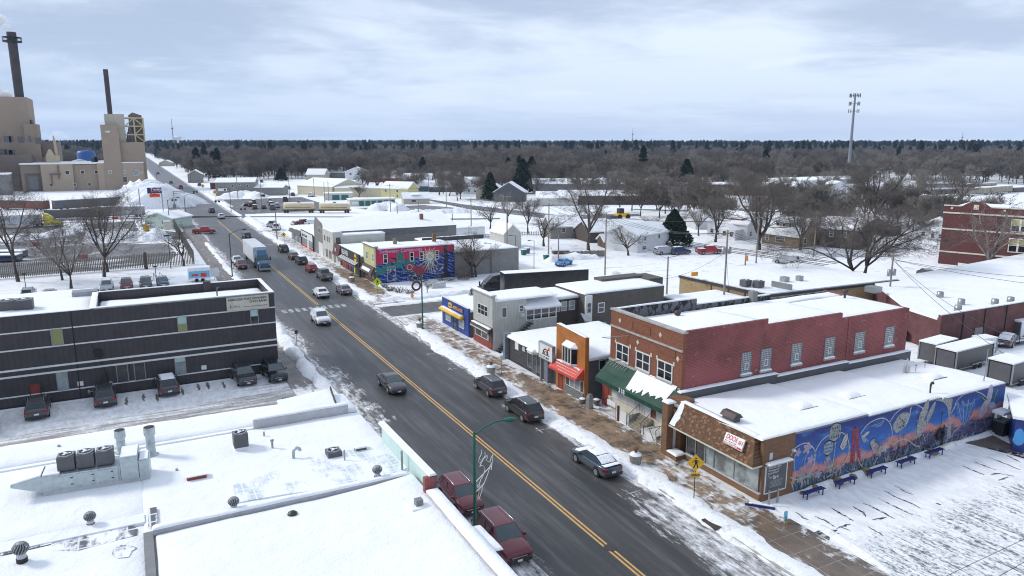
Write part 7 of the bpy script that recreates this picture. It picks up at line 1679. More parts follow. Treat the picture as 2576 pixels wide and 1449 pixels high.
p0,p1=at('Z3',1160,290,4.4),at('Z3',1385,335,4.4);b=Bld('roof_screen',(*p0,4.4),'low grey screen wall standing on the tan brick roof','screen');q=MB();q.hexa([(p0[0],p0[1],4.3),(p1[0],p1[1],4.3),(p1[0]+.1,p1[1]+.2,4.3),(p0[0]+.1,p0[1]+.2,4.3),(p0[0],p0[1],5.2),(p1[0],p1[1],5.2),(p1[0]+.1,p1[1]+.2,5.2),(p0[0]+.1,p0[1]+.2,5.2)]);b.add('panel',q,M['mid_grey'])
b=Bld('back_annex',(64,78),'low snow-roofed annex between the shops and the tan brick building','building');q=MB();q.box(66.2,76,70,80,0,3.2);b.add('wall',q,M['grey_block']);snow_slab(b,66.1,76.1,69.9,80,3.21,.25,1,201)
# maroon walled building on the right edge with a snowy roof
C3=at('Z2',905,268,4.6);R3=at('Z2',1900,95,4.8);L3_=at('Z2',500,235,3.6)
d=Vector((R3[0]-C3[0],R3[1]-C3[1])).normalized();R4=(C3[0]+d.x*62,C3[1]+d.y*62)
b=Bld('maroon_building',C3,'long low building with dark maroon walls and a wide snowy roof','building')
q=MB();q.prism([C3,R4,(R4[0]+12,R4[1]+28),(L3_[0]+12,L3_[1]+14),L3_],0,3.9);b.add('wall',q,M['maroon_wall'])
q=MB();q.hexa([(*C3,3.9),(*R4,3.9),(R4[0]+.2,R4[1]+.5,3.9),(C3[0]+.2,C3[1]+.5,3.9),(*C3,4.6),(*R4,4.9),(R4[0]+.2,R4[1]+.5,4.9),(C3[0]+.2,C3[1]+.5,4.6)]);b.add('parapet',q,M['maroon_wall'])
q=MB();q.prism([(C3[0]+.2,C3[1]+.6),(R4[0],R4[1]+.6),(R4[0]+12,R4[1]+28),(L3_[0]+12,L3_[1]+14),(L3_[0],L3_[1]+.2)],3.901,4.15);b.add('roof_snow',q,M['snow'])
q=MB();q.hexa([(C3[0],C3[1],4.601),(*R4,4.901),(R4[0]+.25,R4[1]+.55,4.901),(C3[0]+.25,C3[1]+.55,4.601),(*C3,4.72),(*R4,5.02),(R4[0]+.25,R4[1]+.55,5.02),(C3[0]+.25,C3[1]+.55,4.72)]);b.add('ledge_snow',q,M['snow'])
n_=Vector((d.y,-d.x))
for t in(4.2,8.4,12.8,17,22):p=Vector(C3)+d*t;q=MB();q.tube([(p.x+n_.x*.06,p.y+n_.y*.06,0),(p.x+n_.x*.06,p.y+n_.y*.06,4.6)],.09,5);b.add('downpipe',q,M['dark_trim'])
p=Vector(C3)+d*6.6+n_*.1;q=MB();q.hexa([(p.x,p.y,0),(p.x+d.x*1.6,p.y+d.y*1.6,0),(p.x+d.x*1.6+.1,p.y+d.y*1.6+.1,0),(p.x+.1,p.y+.1,0),(p.x,p.y,2.3),(p.x+d.x*1.6,p.y+d.y*1.6,2.3),(p.x+d.x*1.6+.1,p.y+d.y*1.6+.1,2.3),(p.x+.1,p.y+.1,2.3)]);b.add('bricked_door',q,M['grey_block'])
for u,v,lb in((1100,210,'grey drum vent at the edge of the maroon building roof'),(1545,130,'grey drum vent further right on the maroon building roof'),(1140,130,'hooded blower on the maroon building roof'),(885,40,'flat mushroom vent at the upper edge of the maroon roof'),(1735,105,'square grey vent at the right of the maroon roof')):
 x,y=at('Z2',u,v,4.2);q=MB();q.lathe([(.4,4.1),(.45,4.3),(.4,4.9),(.1,4.95)],x,y,12);tag(q.build('roof_vent',M['grey_metal']),lb,'vent')
# school
A=at('G',1188,1122);dx=Vector((-.28,-.96)).normalized();Bp=at('G',1930,1195);dd=Vector((Bp[0]-A[0],Bp[1]-A[1])).normalized()
b=Loc('brick_school',A,math.atan2(dd.y,dd.x),'three-storey dark red brick school with stone bands and white window groups','school')
q=MB();q.box(0,46,0,20,0,11.2);q.box(0,46,0,.5,11.2,12.0);q.add([(3.0,0,12),(8.2,0,12),(7.2,0,12.7),(6.6,0,12.8),(6.2,0,13.1),(5.0,0,13.1),(4.6,0,12.8),(4.0,0,12.7)]+[(x_,.5,z_)for x_,z_ in((3.0,12),(8.2,12),(7.2,12.7),(6.6,12.8),(6.2,13.1),(5.0,13.1),(4.6,12.8),(4.0,12.7))],[tuple(range(8)),tuple(range(8,16))]+[(i,(i+1)%8,8+(i+1)%8,8+i)for i in range(8)]);b.add('wall',q,M['brick_school'])
q=MB();
for z in(10.5,7.2,2.5):q.box(-.08,46,-.1,-.003,z,z+.3)
q.box(-.1,3,-.1,.55,12,12.2);q.box(8.2,46,-.1,.55,12,12.2);q.box(5.2,6.1,-.08,-.003,11.5,12.5);q.box(1.2,1.6,-.08,-.003,11.4,11.8);q.box(10.3,10.7,-.08,-.003,11.4,11.8);b.add('stone_band',q,M['cream_trim'])
q=MB();q.box(.3,46,.7,20,11.21,11.4);b.add('roof_snow',q,M['snow'])
q=MB();q.box(9.5,9.9,-.12,-.003,0,10);b.add('downpipe',q,M['brown_metal'])
for fl,(z0,z1,pm)in enumerate(((.3,2.1,'glass_dark'),(3.6,6.4,'glass_yellow'),(7.6,10.1,'glass_yellow'))):
 for g0 in(11.8,21.5,32):
  for i in range(5):
   o=window(b,('S',0),g0+i*1.55,g0+i*1.55+1.55,z0,z1,1,2,'white_trim','glass_dark',.16,.1)
   if fl:wboxp(b,'blind',('S',0),g0+i*1.55+.16,g0+i*1.55+1.4,z0+(z1-z0)*.55,z1-.16,.023,.04,'glass_yellow',o)
q=MB();q.box(18.5,21,8,10,11.2,13);q.box(27,29,6,8,11.2,12.6);b.add('roof_vent',q,M['brown_metal'])
x,y=at('G',1345,1222);x2,y2=at('G',1435,1235);b=Bld('lawn_sign',(x,y),'white lawn sign with a red emblem in front of the school','sign');q=MB();q.tube([(x,y,0),(x,y,2.4)],.08,5);q.tube([(x2,y2,0),(x2,y2,2.4)],.08,5);b.add('post',q,M['paint_black'])
q=MB();q.hexa([(x,y-.05,1.0),(x2,y2-.05,1.0),(x2,y2+.05,1.0),(x,y+.05,1.0),(x,y-.05,2.4),(x2,y2-.05,2.4),(x2,y2+.05,2.4),(x,y+.05,2.4)]);b.add('board',q,M['sign_white'])
q=MB();q.lathe([(.3,0),(.3,.03)],n=12,axis='y',c3=((x+x2)/2,(y+y2)/2-.15,1.9));b.add('emblem',q,M['paint_red'])
# trailers parked behind the mural shop
def boxtrailer(nm,k,u0,v0,u1,v1,ur,vr,zt,lb,mat,h=2.2):
 p0,p1,pr=at(k,u0,v0,zt),at(k,u1,v1,zt),at(k,ur,vr,zt);w=math.dist(p0,p1);L=math.dist(p1,pr);rz=math.atan2(pr[1]-p1[1],pr[0]-p1[0])
 b=Loc(nm,(p1[0],p1[1]),rz,lb,'trailer','cargo trailers in the back yard');q=MB();q.box(0,L,0,w,.45,zt);bd=b.add('body',q,M[mat])
 q=MB();q.box(-.08,L+.02,-.05,w+.05,zt+.001,zt+.14);b.add('snow',q,M['snow'])
 q=MB();
 for x_,y_ in((0,0),(0,w),(L,0)):q.box(x_-.07,x_+.05,y_-.07,y_+.05,.4,zt)
 q.box(-.05,L,-.06,-.003,.4,.5);b.add('corner_trim',q,M['grey_metal']);q=MB();q.box(-.03,-.003,w*.08,w*.92,.55,zt-.15);b.add('rear_door',q,M['dark_grey'])
 for xx in(L*.52,L*.66):q=MB();q.lathe([(.26,0),(.3,.03),(.3,.2)],n=12,axis='y',c3=(xx,-.15,.32));b.add('wheel',q,M['tyre'])
 q=MB();q.box(L*.42,L*.78,-.2,-.003,.62,.72);b.add('mudguard',q,M['grey_metal']);q=MB();q.tube([(L,w*.3,.45),(L+1.2,w/2,.45),(L,w*.7,.45)],.05,5);b.add('drawbar',q,M['paint_black'])
boxtrailer('cargo_trailer','Z2',845,650,1095,712,1540,600,2.5,'long shiny black cargo trailer with a side door','black_side')
boxtrailer('cargo_trailer','Z2',655,575,850,625,1100,555,2.5,'grey-doored cargo trailer left of the shiny black one','dark_grey')
boxtrailer('cargo_trailer','Z2',1475,790,1775,862,1990,800,2.6,'black cargo trailer nearest the right edge','black_side')
boxtrailer('cargo_trailer','Z2',1300,520,1420,560,1580,540,2.2,'small white cargo trailer behind the long black one','food_white')
boxtrailer('cargo_trailer','Z2',1785,320,1870,345,2000,325,2.4,'white box trailer at the far right by the maroon wall','food_white')
x,y=at('Z2',1600,670);b=Loc('boat_trailer',(x,y),R(-6),'open railed flat trailer standing in the snow','trailer');q=MB();q.box(0,6,0,2.2,.4,.5);q.box(0,6,0,.05,.85,.92);q.box(0,6,2.15,2.2,.85,.92)
for i in range(6):q.box(i*1.19,i*1.19+.05,0,.05,.5,.85)
b.add('frame',q,M['paint_black']);q=MB();q.box(0.1,5.9,.1,2.1,.501,.62);b.add('snow',q,M['snow'])
# painted kiosk and containers at the right edge
p0,p1=at('L8',1925,745,3.0),at('L8',1975,930,2.9);b=Loc('blue_kiosk',p1,math.atan2(p0[1]-p1[1],p0[0]-p1[0])-math.pi/2,'small blue building with painted figures and snowy roof at the right edge','kiosk')
Lk=math.dist(p0,p1);q=MB();q.box(0,7,0,Lk,0,2.85);b.add('wall',q,M['bench_blue']);q=MB();q.box(-.25,7.2,-.3,Lk+.1,2.851,3.1);b.add('roof',q,M['snow'])
q=MB()
for i,c_ in enumerate((0,1,2)):blobp=[(.35+i*1.1+.35*math.cos(t_)*(1+.3*(math.sin(t_)<0)),-.02,1.3+.75*math.sin(t_))for t_ in[2*math.pi*j/14 for j in range(14)]];q.add(blobp,[tuple(range(14))],c_)
b.add('painted_figures',q,[M['p_brightblue'],M['mur_pink'],M['mur_green']])
x,y=at('L8',1850,1060);b=Bld('waste_cart',(x,y),'black wheeled waste cart beside the mural end','bin');q=MB();q.box(x-.5,x+.5,y-.45,y+.45,0,1.2);b.add('bin',q,M['paint_black']);q=MB();q.box(x-.55,x+.55,y-.5,y+.5,1.201,1.4);b.add('lid',q,M['dark_grey']);q=MB();q.box(x-.7,x+.7,y-.4,y+.6,1.9,2.15);q.box(x-.4,x+.4,y+.3,y+.5,1.41,1.9);b.add('snow',q,M['snow'])
sheet('concrete_apron',[at('L8',1560,1130),at('L8',1780,1065),at('L8',1905,1130),at('L8',2034,1180),at('L8',2034,1215),at('L8',1700,1160)],.012,'pavement_dark')
sheet('melted_patch',[at('L8',1640,1150),at('L8',2034,1215),at('L8',2034,1255),at('L8',1900,1215),at('L8',1760,1180)],.016,'dark_slush')
# ---------------------------------------------------------------- paper mill
b=Bld('paper_mill',(9,437),'huge tan paper mill with stepped towers, low windowed wing and a steel frame top','factory')
YF=437.0
def XZ(k,u,v,y=YF):return on_y(k,u,v,y)
def mbox(nm,k,l,t,r,bt,y0,dep,m,par=None):
 xl,zt=XZ(k,l,t,y0);xr,_=XZ(k,r,t,y0);zb=0 if bt is None else XZ(k,(l+r)/2,bt,y0)[1]
 return boxp(b,nm,xl,xr,y0,y0+dep,zb,zt,m,par)
def mwall(nm,x0,x1,z1,y0,dep,m,z0=0):return boxp(b,nm,x0,x1,y0,y0+dep,z0,z1,m)
x_=lambda u,v,y=YF:XZ('Z1',u,v,y)
mwall('right_block',-12.8,8.8,13.7,YF,40,'tan_light');boxp(b,'roof_snow',-12.8,8.9,YF-.1,YF+40,13.71,14.2,'snow')
mwall('wing',-23.5,-12.85,13.2,YF+1.5,40,'tan_wall');mwall('wing',-37.5,-23.6,13.4,YF,40,'tan_light');mwall('wing',-46.5,-37.6,13.2,YF+4,40,'tan_wall')
boxp(b,'roof_snow',-46.5,-12.85,YF+.5,YF+40,13.45,14.0,'snow')
boxp(b,'dock_opening',-45,-38.3,YF+3.7,YF+3.99,.2,9,'tan_dark');boxp(b,'roller_door',-43.6,-39.5,YF+3.5,YF+3.69,1,7.5,'mid_grey')
x0,z0=x_(1158,485);x1,_=x_(1365,485);mwall('front_tower',x0+.6,x1+.6,z0,YF-.5,14,'tan_wall')
x0,z0=x_(1187,357,YF+4);x1,_=x_(1412,352,YF+4);mwall('pale_tower',x0+1.2,x1+1.6,z0,YF+4,22,'tan_siding')
x1,z1=x_(1680,690,YF+2);mwall('right_tower',-1.5,x1+.6,z1,YF+2,22,'tan_wall')
x0,z0=x_(1484,350,YF+10);x2,z2=x_(1632,360,YF+10);mwall('frame_tower',x0+.8,x2+1.2,z0-1,YF+12,8,'tan_dark',z1)
xa,xb=x0+.8,x2+1.2;q=MB();q.add([(xa,YF+12,z0-1),(xb,YF+12,z0-1),(xa+2,YF+12,z0+.5),(xa,YF+20,z0-1),(xb,YF+20,z0-1),(xa+2,YF+20,z0+.5)],[(0,1,2),(3,5,4),(0,2,5,3),(1,4,5,2)]);b.add('frame_roof',q,M['tan_dark'])
xl=x_(1430,400)[0]+1;xr=xb+.2;zt=x_(1530,405)[1];q=MB()
lv=[z1,z1+(zt-z1)*.31,z1+(zt-z1)*.66,zt];xm=(xl+xr)/2
for yy in(YF+3,YF+11):
 for z in lv[1:]:q.tube([(xl,yy,z),(xr,yy,z)],.35,4)
 for x in(xm,xr):q.tube([(x,yy,z1),(x,yy,zt)],.4,4)
 for i in range(3):q.tube([(xm,yy,lv[i+1]if i!=1 else lv[i]),(xr,yy,lv[i]if i!=1 else lv[i+1])],.28,4)
 q.tube([(xl,yy,lv[2]),(xm,yy,lv[3])],.25,4)
b.add('steel_frame',q,M['beige_steel']);q=MB();q.tube([(xl+.5,YF+6,z1),(xl+2.6,YF+6,lv[2]),(xl+3.6,YF+6,zt)],.8,8);q.lathe([(1.6,z1),(1.6,z1+4),(.6,z1+6)],xl+2,YF+7,12);b.add('conveyor_duct',q,M['dark_grey'])
for(u,v,w_,h_,m_)in((790,1048,34,36,'glass_dark'),(968,1043,32,32,'glass_dark'),(1135,1040,32,32,'glass_dark'),(1294,1043,28,32,'glass_pale'),(1462,1040,26,30,'glass_pale'),(1597,1050,50,50,'glass_pale'),(1658,1045,26,24,'glass_pale'),(1451,1132,64,55,'glass_dark'),(603,1193,34,32,'glass_dark'),(880,1193,26,32,'glass_dark'),(1052,1187,30,30,'glass_dark'),(1213,1183,28,26,'glass_dark')):
 yf=YF+(1.45 if 915<u<1220 else-.05)-(.5 if 1220<u<1372 else 0);xx,zz=x_(u,v,yf);s_=w_/32*.95;hh=h_/32*.95
 window(b,('S',yf),xx-s_,xx+s_,zz-hh,zz+hh,1,1,'cream_trim',m_,.2,.15)
xx,zz=x_(1266,568);window(b,('S',YF-.5),xx-1,xx+1,zz-.4,zz+.4,1,1,'white_trim','lamp_lens',.1,.2)
q=MB();xx=x_(680,980)[0];q.tube([(xx,YF-.6,13),(xx,YF-.6,6)],.35,5);q.tube([(xx-4,YF-.6,8.6),(xx+1,YF-.6,8.8)],.3,5);q.tube([(xx-3.2,YF-.6,8.6),(xx-3.2,YF-.6,3)],.25,5);b.add('pipe_run',q,M['tan_dark'])
# left complex
YL=462
def lx(u,v,y=YL):return XZ('Z1',u,v,y)
x1,z1=lx(318,838,448);mwall('dark_block',-95,x1+1.2,z1,448,30,'tan_dark')
x1,z1=lx(447,683);mwall('mid_block',-95,x1+.8,z1,YL,30,'tan_wall');x2,z2=lx(640,687,YL+3);mwall('mid_block',x1+.9,x2+1,z2,YL+3,30,'tan_dark');mwall('mid_block',x1+.9,x2+.8,z2-8,YL+1.5,1.4,'tan_wall')
x1,z1=lx(218,160,YL+8);mwall('boiler_house',-95,x1+3.5,z1,YL+8,30,'tan_wall');x0,z0=lx(238,478,YL+5);x1,_=lx(388,478,YL+5);mwall('stair_tower',x0+1.2,x1+1.8,z0,YL+5,14,'tan_wall')
x0,z0=lx(255,428,YL+9);x1,_=lx(330,428,YL+9);mwall('stack_base',x0+1.5,x1+1.5,z0,YL+9,10,'brown_metal')
x0,z0=lx(145,905,425);boxp(b,'pale_shed',-75,-57.5,425,440,0,z0-1.5,'p_silver');boxp(b,'shed_roof',-75.5,-57,424.5,440,z0-1.49,z0-.8,'snow');boxp(b,'small_building',-56.5,-49,418,428,0,9.5,'grey_block');boxp(b,'shed_roof',-56.8,-48.7,417.7,428,9.51,10.1,'snow')
x0,z0=lx(640,935,455);q=MB();q.box(x0-3.4,x0+2.6,453,457,13,z0+4);q.hexa([(x0-3.2,453,z0+4),(x0+.4,453,z0+4),(x0+.4,457,z0+4),(x0-3.2,457,z0+4),(x0-2,454.5,z0+7),(x0-1,454.5,z0+7),(x0-1,455.5,z0+7),(x0-2,455.5,z0+7)]);q.tube([(x0+1.6,455,z0),(x0+1.2,455,z0+11),(x0+.8,455,z0+14)],[.9,.7,.3],6);b.add('scrubber',q,M['beige_steel'])
q=MB()
for u,v,s_ in((90,650,1.5),(130,650,.8),(240,655,1.2),(350,650,.5),(450,668,1.2),(105,810,1.6),(140,815,1.2),(20,800,2),(1110,900,1.5),(1130,880,.8),(1490,880,.5),(1545,880,.8)):
 xx,zz=lx(u,v+20,452);q.box(xx-s_,xx+s_,452,454,zz-1,zz+2.2)
b.add('roof_equipment',q,M['dark_grey'])
x,z=XZ('Z1',1000,905,560);q=MB();q.lathe([(5.5,0),(5.5,z+4.5),(4.8,z+6),(.5,z+6.5)],x+.8,565,20);tag(q.build('storage_tank',M['blue_tank']),'round bright blue storage tank behind the mill','tank')
x,z=XZ('Z1',930,930,540);q=MB();q.lathe([(4.2,0),(4.2,z+1),(.5,z+2)],x,545,18);tag(q.build('storage_tank',M['light_grey']),'pale grey storage tank left of the blue one','tank')
# chimneys
def stack(nm,lb,bu,bv,tu,tv,y,r0,r1,ring):
 x,z0=XZ('Z1',bu,bv,y);zt=XZ('A',tu,tv,y)[1];e_=Bld(nm,(x,y),lb,'chimney');q=MB();q.lathe([(r0,0),(r1,zt)],x,y,20);e_.add('shaft',q,M['chimney_dark'])
 if ring:
  q=MB();q.lathe([(r1*1.05,zt-5),(r1*2.0,zt-5),(r1*2.0,zt-4.4),(r1*1.05,zt-4.4)],x,y,20,0,False)
  for i in range(12):a=i*math.pi/6;q.tube([(x+r1*1.95*math.cos(a),y+r1*1.95*math.sin(a),zt-4.4),(x+r1*1.95*math.cos(a),y+r1*1.95*math.sin(a),zt-2.6)],.12,4)
  q.lathe([(r1*2.0,zt-2.7),(r1*2.0,zt-2.5),(r1*1.9,zt-2.5)],x,y,20,0,False);e_.add('gallery',q,M['paint_black'])
 return x,zt
xs,zs=stack('mill_chimney','tall dark chimney with a ringed gallery at the left edge, trailing white steam',262,420,80,290,476,2.1,2.2,True)
stack('mill_chimney','slender dark chimney without gallery behind the front tower of the mill',1292,350,955,628,452,1.2,1.2,False)
# steam: drifting vapour volumes
def steam(lb,pts,dens):
 q=MB();rg=random.Random(len(lb))
 for(x,y,z,r)in pts:
  vs=[];N,K=12,8
  for j in range(K+1):
   for i in range(N):
    th=math.pi*j/K;ph=2*math.pi*i/N;rr=r*(.75+.5*fbm(i*.9+x,j*.9+z,4))if 0<j<K else r*.9;vs.append((x+rr*math.sin(th)*math.cos(ph),y+rr*math.sin(th)*math.sin(ph),z+rr*.8*math.cos(th)))
  q.add(vs,[(j*N+i,j*N+(i+1)%N,(j+1)*N+(i+1)%N,(j+1)*N+i)for j in range(K)for i in range(N)],0,True)
 o=q.build('steam',M['steam_vapour'+dens]);tag(o,lb,'steam',None,'stuff');return o
for nm,dn in(('1',.5),('2',.025)):
 mt=bpy.data.materials.new('steam_vapour'+nm);mt.use_nodes=True;nt_=mt.node_tree;nt_.nodes.remove(nt_.nodes['Principled BSDF']);pv=nt_.nodes.new('ShaderNodeVolumePrincipled');pv.inputs['Color'].default_value=(.97,.97,.98,1);pv.inputs['Density'].default_value=dn;pv.inputs['Anisotropy'].default_value=.2;nt_.links.new(pv.outputs[0],nt_.nodes['Material Output'].inputs['Volume']);M['steam_vapour'+nm]=mt
steam('white steam leaving the tall chimney',[(xs-1.5,476,zs+2.5,2.2),(xs-4.5,476,zs+5.5,4),(xs-9,476,zs+9,5.5),(xs-13,476,zs+9,6)],'1')
px_,pz=lx(90,130,475);steam('white steam rolling over the boiler house roof',[(px_+2,480,pz-3,3),(px_-2,480,pz-1,4.5),(px_-8,480,pz+1,6),(px_-15,480,pz+5,7)],'1')
px_,pz=XZ('A',520,1215,1500);steam('small far steam puff left of the mill tower',[(px_,1500,pz,9),(px_+10,1500,pz-4,8),(px_-8,1500,pz-6,7)],'2')
px_,pz=XZ('A',740,575,520);steam('thin wisp of vapour drifting between the chimneys',[(px_+i*5-14,520,pz+5-i*2.4,2.6-.25*abs(i-2))for i in range(7)],'2')
# fence, kiosk and lorries of the mill yard
def picket(nm,lb,p0,p1,h,m,gap=.42,w=.16,rails=True):
 L=math.dist(p0,p1);b=Loc(nm,p0,math.atan2(p1[1]-p0[1],p1[0]-p0[0]),lb,'fence');q=MB();n=int(L/gap)
 for i in range(n+1):q.box(i*gap,i*gap+w,0,.06,.1,h+.06*math.sin(i*1.7))
 b.add('pickets',q,M[m])
 if rails:
  q=MB();q.box(0,L,.061,.12,h*.25,h*.25+.08);q.box(0,L,.061,.12,h*.8,h*.8+.08);b.add('rail',q,M[m])
  for i in range(0,n,8):boxp(b,'fence_post',i*gap,i*gap+.12,.121,.24,0,h+.1,'dark_grey')
 return b
picket('picket_fence','long weathered picket fence between the snowy lawn and the mill yard',(-48,160.8),(10.9,162.5),2.75,'old_wood',.3,.17);picket('picket_fence','side stretch of the picket fence running up along the pavement',(10.95,162.6),(11.2,236),2.75,'old_wood',.5)
a,c_=at('E',30,1015),at('E',225,1010);picket('picket_fence','short dark fence left of the tall pale garage',a,c_,1.1,'old_wood',.5);a,c_=at('E',535,990),at('E',760,985);picket('picket_fence','dark fence right of the tall pale garage',a,c_,1.1,'old_wood',.5)
a,c_=at('E',940,1210),at('E',1335,1195);picket('board_fence','grey board fence behind the blue car',a,c_,1.5,'old_wood',.25,.22)
house('pale_green_cabin','small pale green cabin with snowy gable roof in the mill yard',3.6,237.8,-40,9.2,9,3.0,1.5,'pale_green','y',[('S',5.6,6.6,1.4,2.4)],cat='cabin')
x,y=at('B',1515,875);q=MB();q.box(x-.8,x+.8,y-.6,y+.6,0,2.4);q.box(x-.9,x+.9,y-.7,y+.7,2.4,2.6,1);tag(q.build('utility_cabinet',[M['cream_trim'],M['snow']]),'beige utility cabinet beside the pale green cabin','cabinet')
b=Bld('roadside_sign',(7.2,237.5),'tall blue sign above an orange screen on twin posts by the mill','sign')
for xx in(2.6,8.6):q=MB();q.tube([(xx+.3,241,0),(xx+.3,241,11.3)],.13,6);b.add('post',q,M['grey_metal'])
x0,z0=on_y('B',1335,545,241);x1,z1=on_y('B',1460,490,241);boxp(b,'blue_panel',x0,x1,240.6,241.4,z0,z1,'bench_blue');x2,z2=on_y('B',1355,580,241);x3,z3=on_y('B',1448,550,241);boxp(b,'orange_screen',x2,x3,240.6,241.4,z2,z3,'rag_orange')
text(b,'Twinstar',('S',240.6),x0+.8,(z0+z1)/2-.1,1.35,'sign_white',.03,bold=.03);text(b,'FINANCIAL',('S',240.6),x0+1.0,z0+.35,.5,'sign_white',.03);q=MB()
for i in range(5):q.tube([(x2+.3,240.55,z2+.3+i*.35),((x2+x3)/2,240.55,z2+.75+i*.3),(x3-.3,240.55,z2+.45+i*.35)],.09,4)
b.add('screen_picture',q,M['rag_red'])
def freight(nm,lb,k,l,r,base,top,mat,dep=3.0,cat='rail wagon',group=None,snow=True,tank=False,ribsn=0):
 p0,p1=at(k,*l),at(k,*r);L=math.dist(p0,p1);zt=height(k,*top,*p0);b=Loc(nm,p0,math.atan2(p1[1]-p0[1],p1[0]-p0[0]),lb,cat,group);h=zt
 if tank:
  q=MB();cz=h*.63;rr=h*.36;q.lathe([(.1,.25),(rr*.7,.35),(rr,.9),(rr,L-.9),(rr*.7,L-.35),(.1,L-.25)],n=18,axis='x',c3=(0,1.2,cz));b.add('tank',q,M[mat])
  q=MB();q.box(0,L,.2,2.2,h*.22,h*.3);q.tube([(L*.1,-.2,h*.55),(L*.9,-.2,h*.55)],.06,4);q.box(L/2-.5,L/2+.5,.8,1.6,h*.95,h*1.08);b.add('frame',q,M['dark_trim'])
  q=MB();q.lathe([(rr*.6,L*.04),(rr*.7,L*.96)],n=12,axis='x',c3=(0,1.2,cz+rr*.48));b.add('snow',q,M['snow'])
 else:
  q=MB();q.box(.2,L-.2,0,dep,h*.22,h);b.add('body',q,M[mat]);q=MB();q.box(0,L,.3,dep-.3,h*.14,h*.22);b.add('frame',q,M['dark_trim'])
  if snow:q=MB();q.box(.15,L-.15,-.05,dep+.05,h+.001,h+.2);b.add('snow',q,M['snow'])
 for xx in(L*.08,L*.16,L*.84,L*.92):q=MB();q.lathe([(.42,0),(.46,.1)],n=12,axis='y',c3=(xx,.1,.46));b.add('wheel',q,M['paint_black'])
T1='cream tank wagons at the crossing';T2='freight wagons behind the school'
freight('tank_wagon','cream tank wagon, the left of two','C',(1440,772),(1755,768),None,(1440,672),'tank_cream',tank=True,group=T1);freight('tank_wagon','cream tank wagon, the right of two','D',(175,450),(490,448),None,(175,352),'tank_cream',tank=True,group=T1)
freight('tank_wagon','black tank wagon among the freight wagons','G',(1045,550),(1385,535),None,(1045,485),'black_side',tank=True,group=T2)
for l,r,t_,m_,lb in(((640,556),(860,548),452,'boxcar','pale wagon behind the bare elm crown'),((865,548),(972,545),478,'boxcar_brown','rusty brown wagon left of the black tank wagon'),((975,548),(1040,546),480,'hopper','short grey wagon touching the black tank wagon'),((1395,540),(1635,528),478,'boxcar','weathered hopper wagon right of the black tank wagon'),((1640,528),(1832,512),465,'boxcar','second weathered hopper wagon above the school roof'),((1838,510),(1990,500),470,'black_side','dark wagon at the right edge of the train')):
 freight('freight_wagon',lb,'G',l,r,None,(l[0],t_),m_,group=T2)
freight('freight_wagon','long rear string wagon seen above the black tank wagon','G',(900,478),(1380,468),None,(900,440),'hopper',group=T2);freight('freight_wagon','second rear string wagon seen above the hoppers','G',(1390,464),(1700,450),None,(1390,440),'boxcar',group=T2)
freight('gondola_wagon','long dark grey gondola of scrap in front of the mill, right one','B',(880,765),(1305,755),None,(880,670),'hopper',group='gondolas in the mill yard');freight('gondola_wagon','long black gondola behind the yellow lorry','B',(400,785),(870,770),None,(400,700),'dark_grey',group='gondolas in the mill yard',snow=False)
freight('gondola_wagon','dark gondola row further back in the mill yard','B',(500,700),(1180,655),None,(500,610),'dark_grey',group='gondolas in the mill yard');freight('gondola_wagon','rust coloured gondola at the left of the mill yard','B',(0,690),(400,700),None,(0,605),'boxcar_brown',group='gondolas in the mill yard')
x,y=at('B',565,845);semi(x,y+2,95,'p_yellow','white_box','yellow semi truck with a white trailer in the mill yard',None,L=13,snow_top=True,H=3.7)
for k,(u,v)in enumerate(((110,1140),(60,1175))):freight('flatbed_trailer',('upper','lower')[k]+' dark blue flatbed trailer at the left edge behind the fence','B',(u-220,v),(u+105,v-10),None,(u-220,v-60),'p_navy',cat='trailer',group='flatbed trailers')
for u,v in((340,1020),(755,1130),(1045,775)):x,y=at('B',u,v);tag(MB().box(x-.9,x+.9,y-.3,y+.3,.1,.8).box(x-.7,x-.6,y-.2,y+.2,0,1.2).build('barrier',M['paint_red']),{340:'red barrier in the mill yard at the left',755:'red barrier just behind the picket fence',1045:'small red barrier by the gondolas'}[u],'barrier')
x,y=at('B',1330,880);b=Bld('salt_spreader',(x,y),'yellow machine half covered in snow beside the cabin','machine');q=MB();q.box(x-.9,x+.7,y-.7,y+.7,.2,1.5);b.add('hopper',q,M['sign_yellow']);q=MB();q.hexa([(x-1,y+.2,.8),(x+3,y+.2,.5),(x+3,y+2,.5),(x-1,y+2,.8),(x-.5,y+.5,1.8),(x+2,y+.5,1.3),(x+2,y+1.7,1.3),(x-.5,y+1.7,1.8)]);b.add('snow',q,M['snow'])
x,y=at('E',1510,830);b=Bld('wheel_loader',(x,y),'yellow wheel loader on the far road','loader');q=MB();q.box(x-3,x+2,y-1,y+1,.8,2.0);b.add('body',q,M['sign_yellow']);q=MB();q.box(x-2,x-.2,y-.8,y+.8,2.01,3.6);b.add('cab',q,M['dark_trim']);q=MB();q.box(x-6,x-3,y-1.2,y+1.2,.3,1.4);b.add('bucket',q,M['dark_grey'])
for xx in(-2,1.2):q=MB();q.lathe([(.8,0),(.85,.1),(.85,.5)],n=12,axis='y',c3=(x+xx,y-1.3,.85));b.add('wheel',q,M['tyre'])
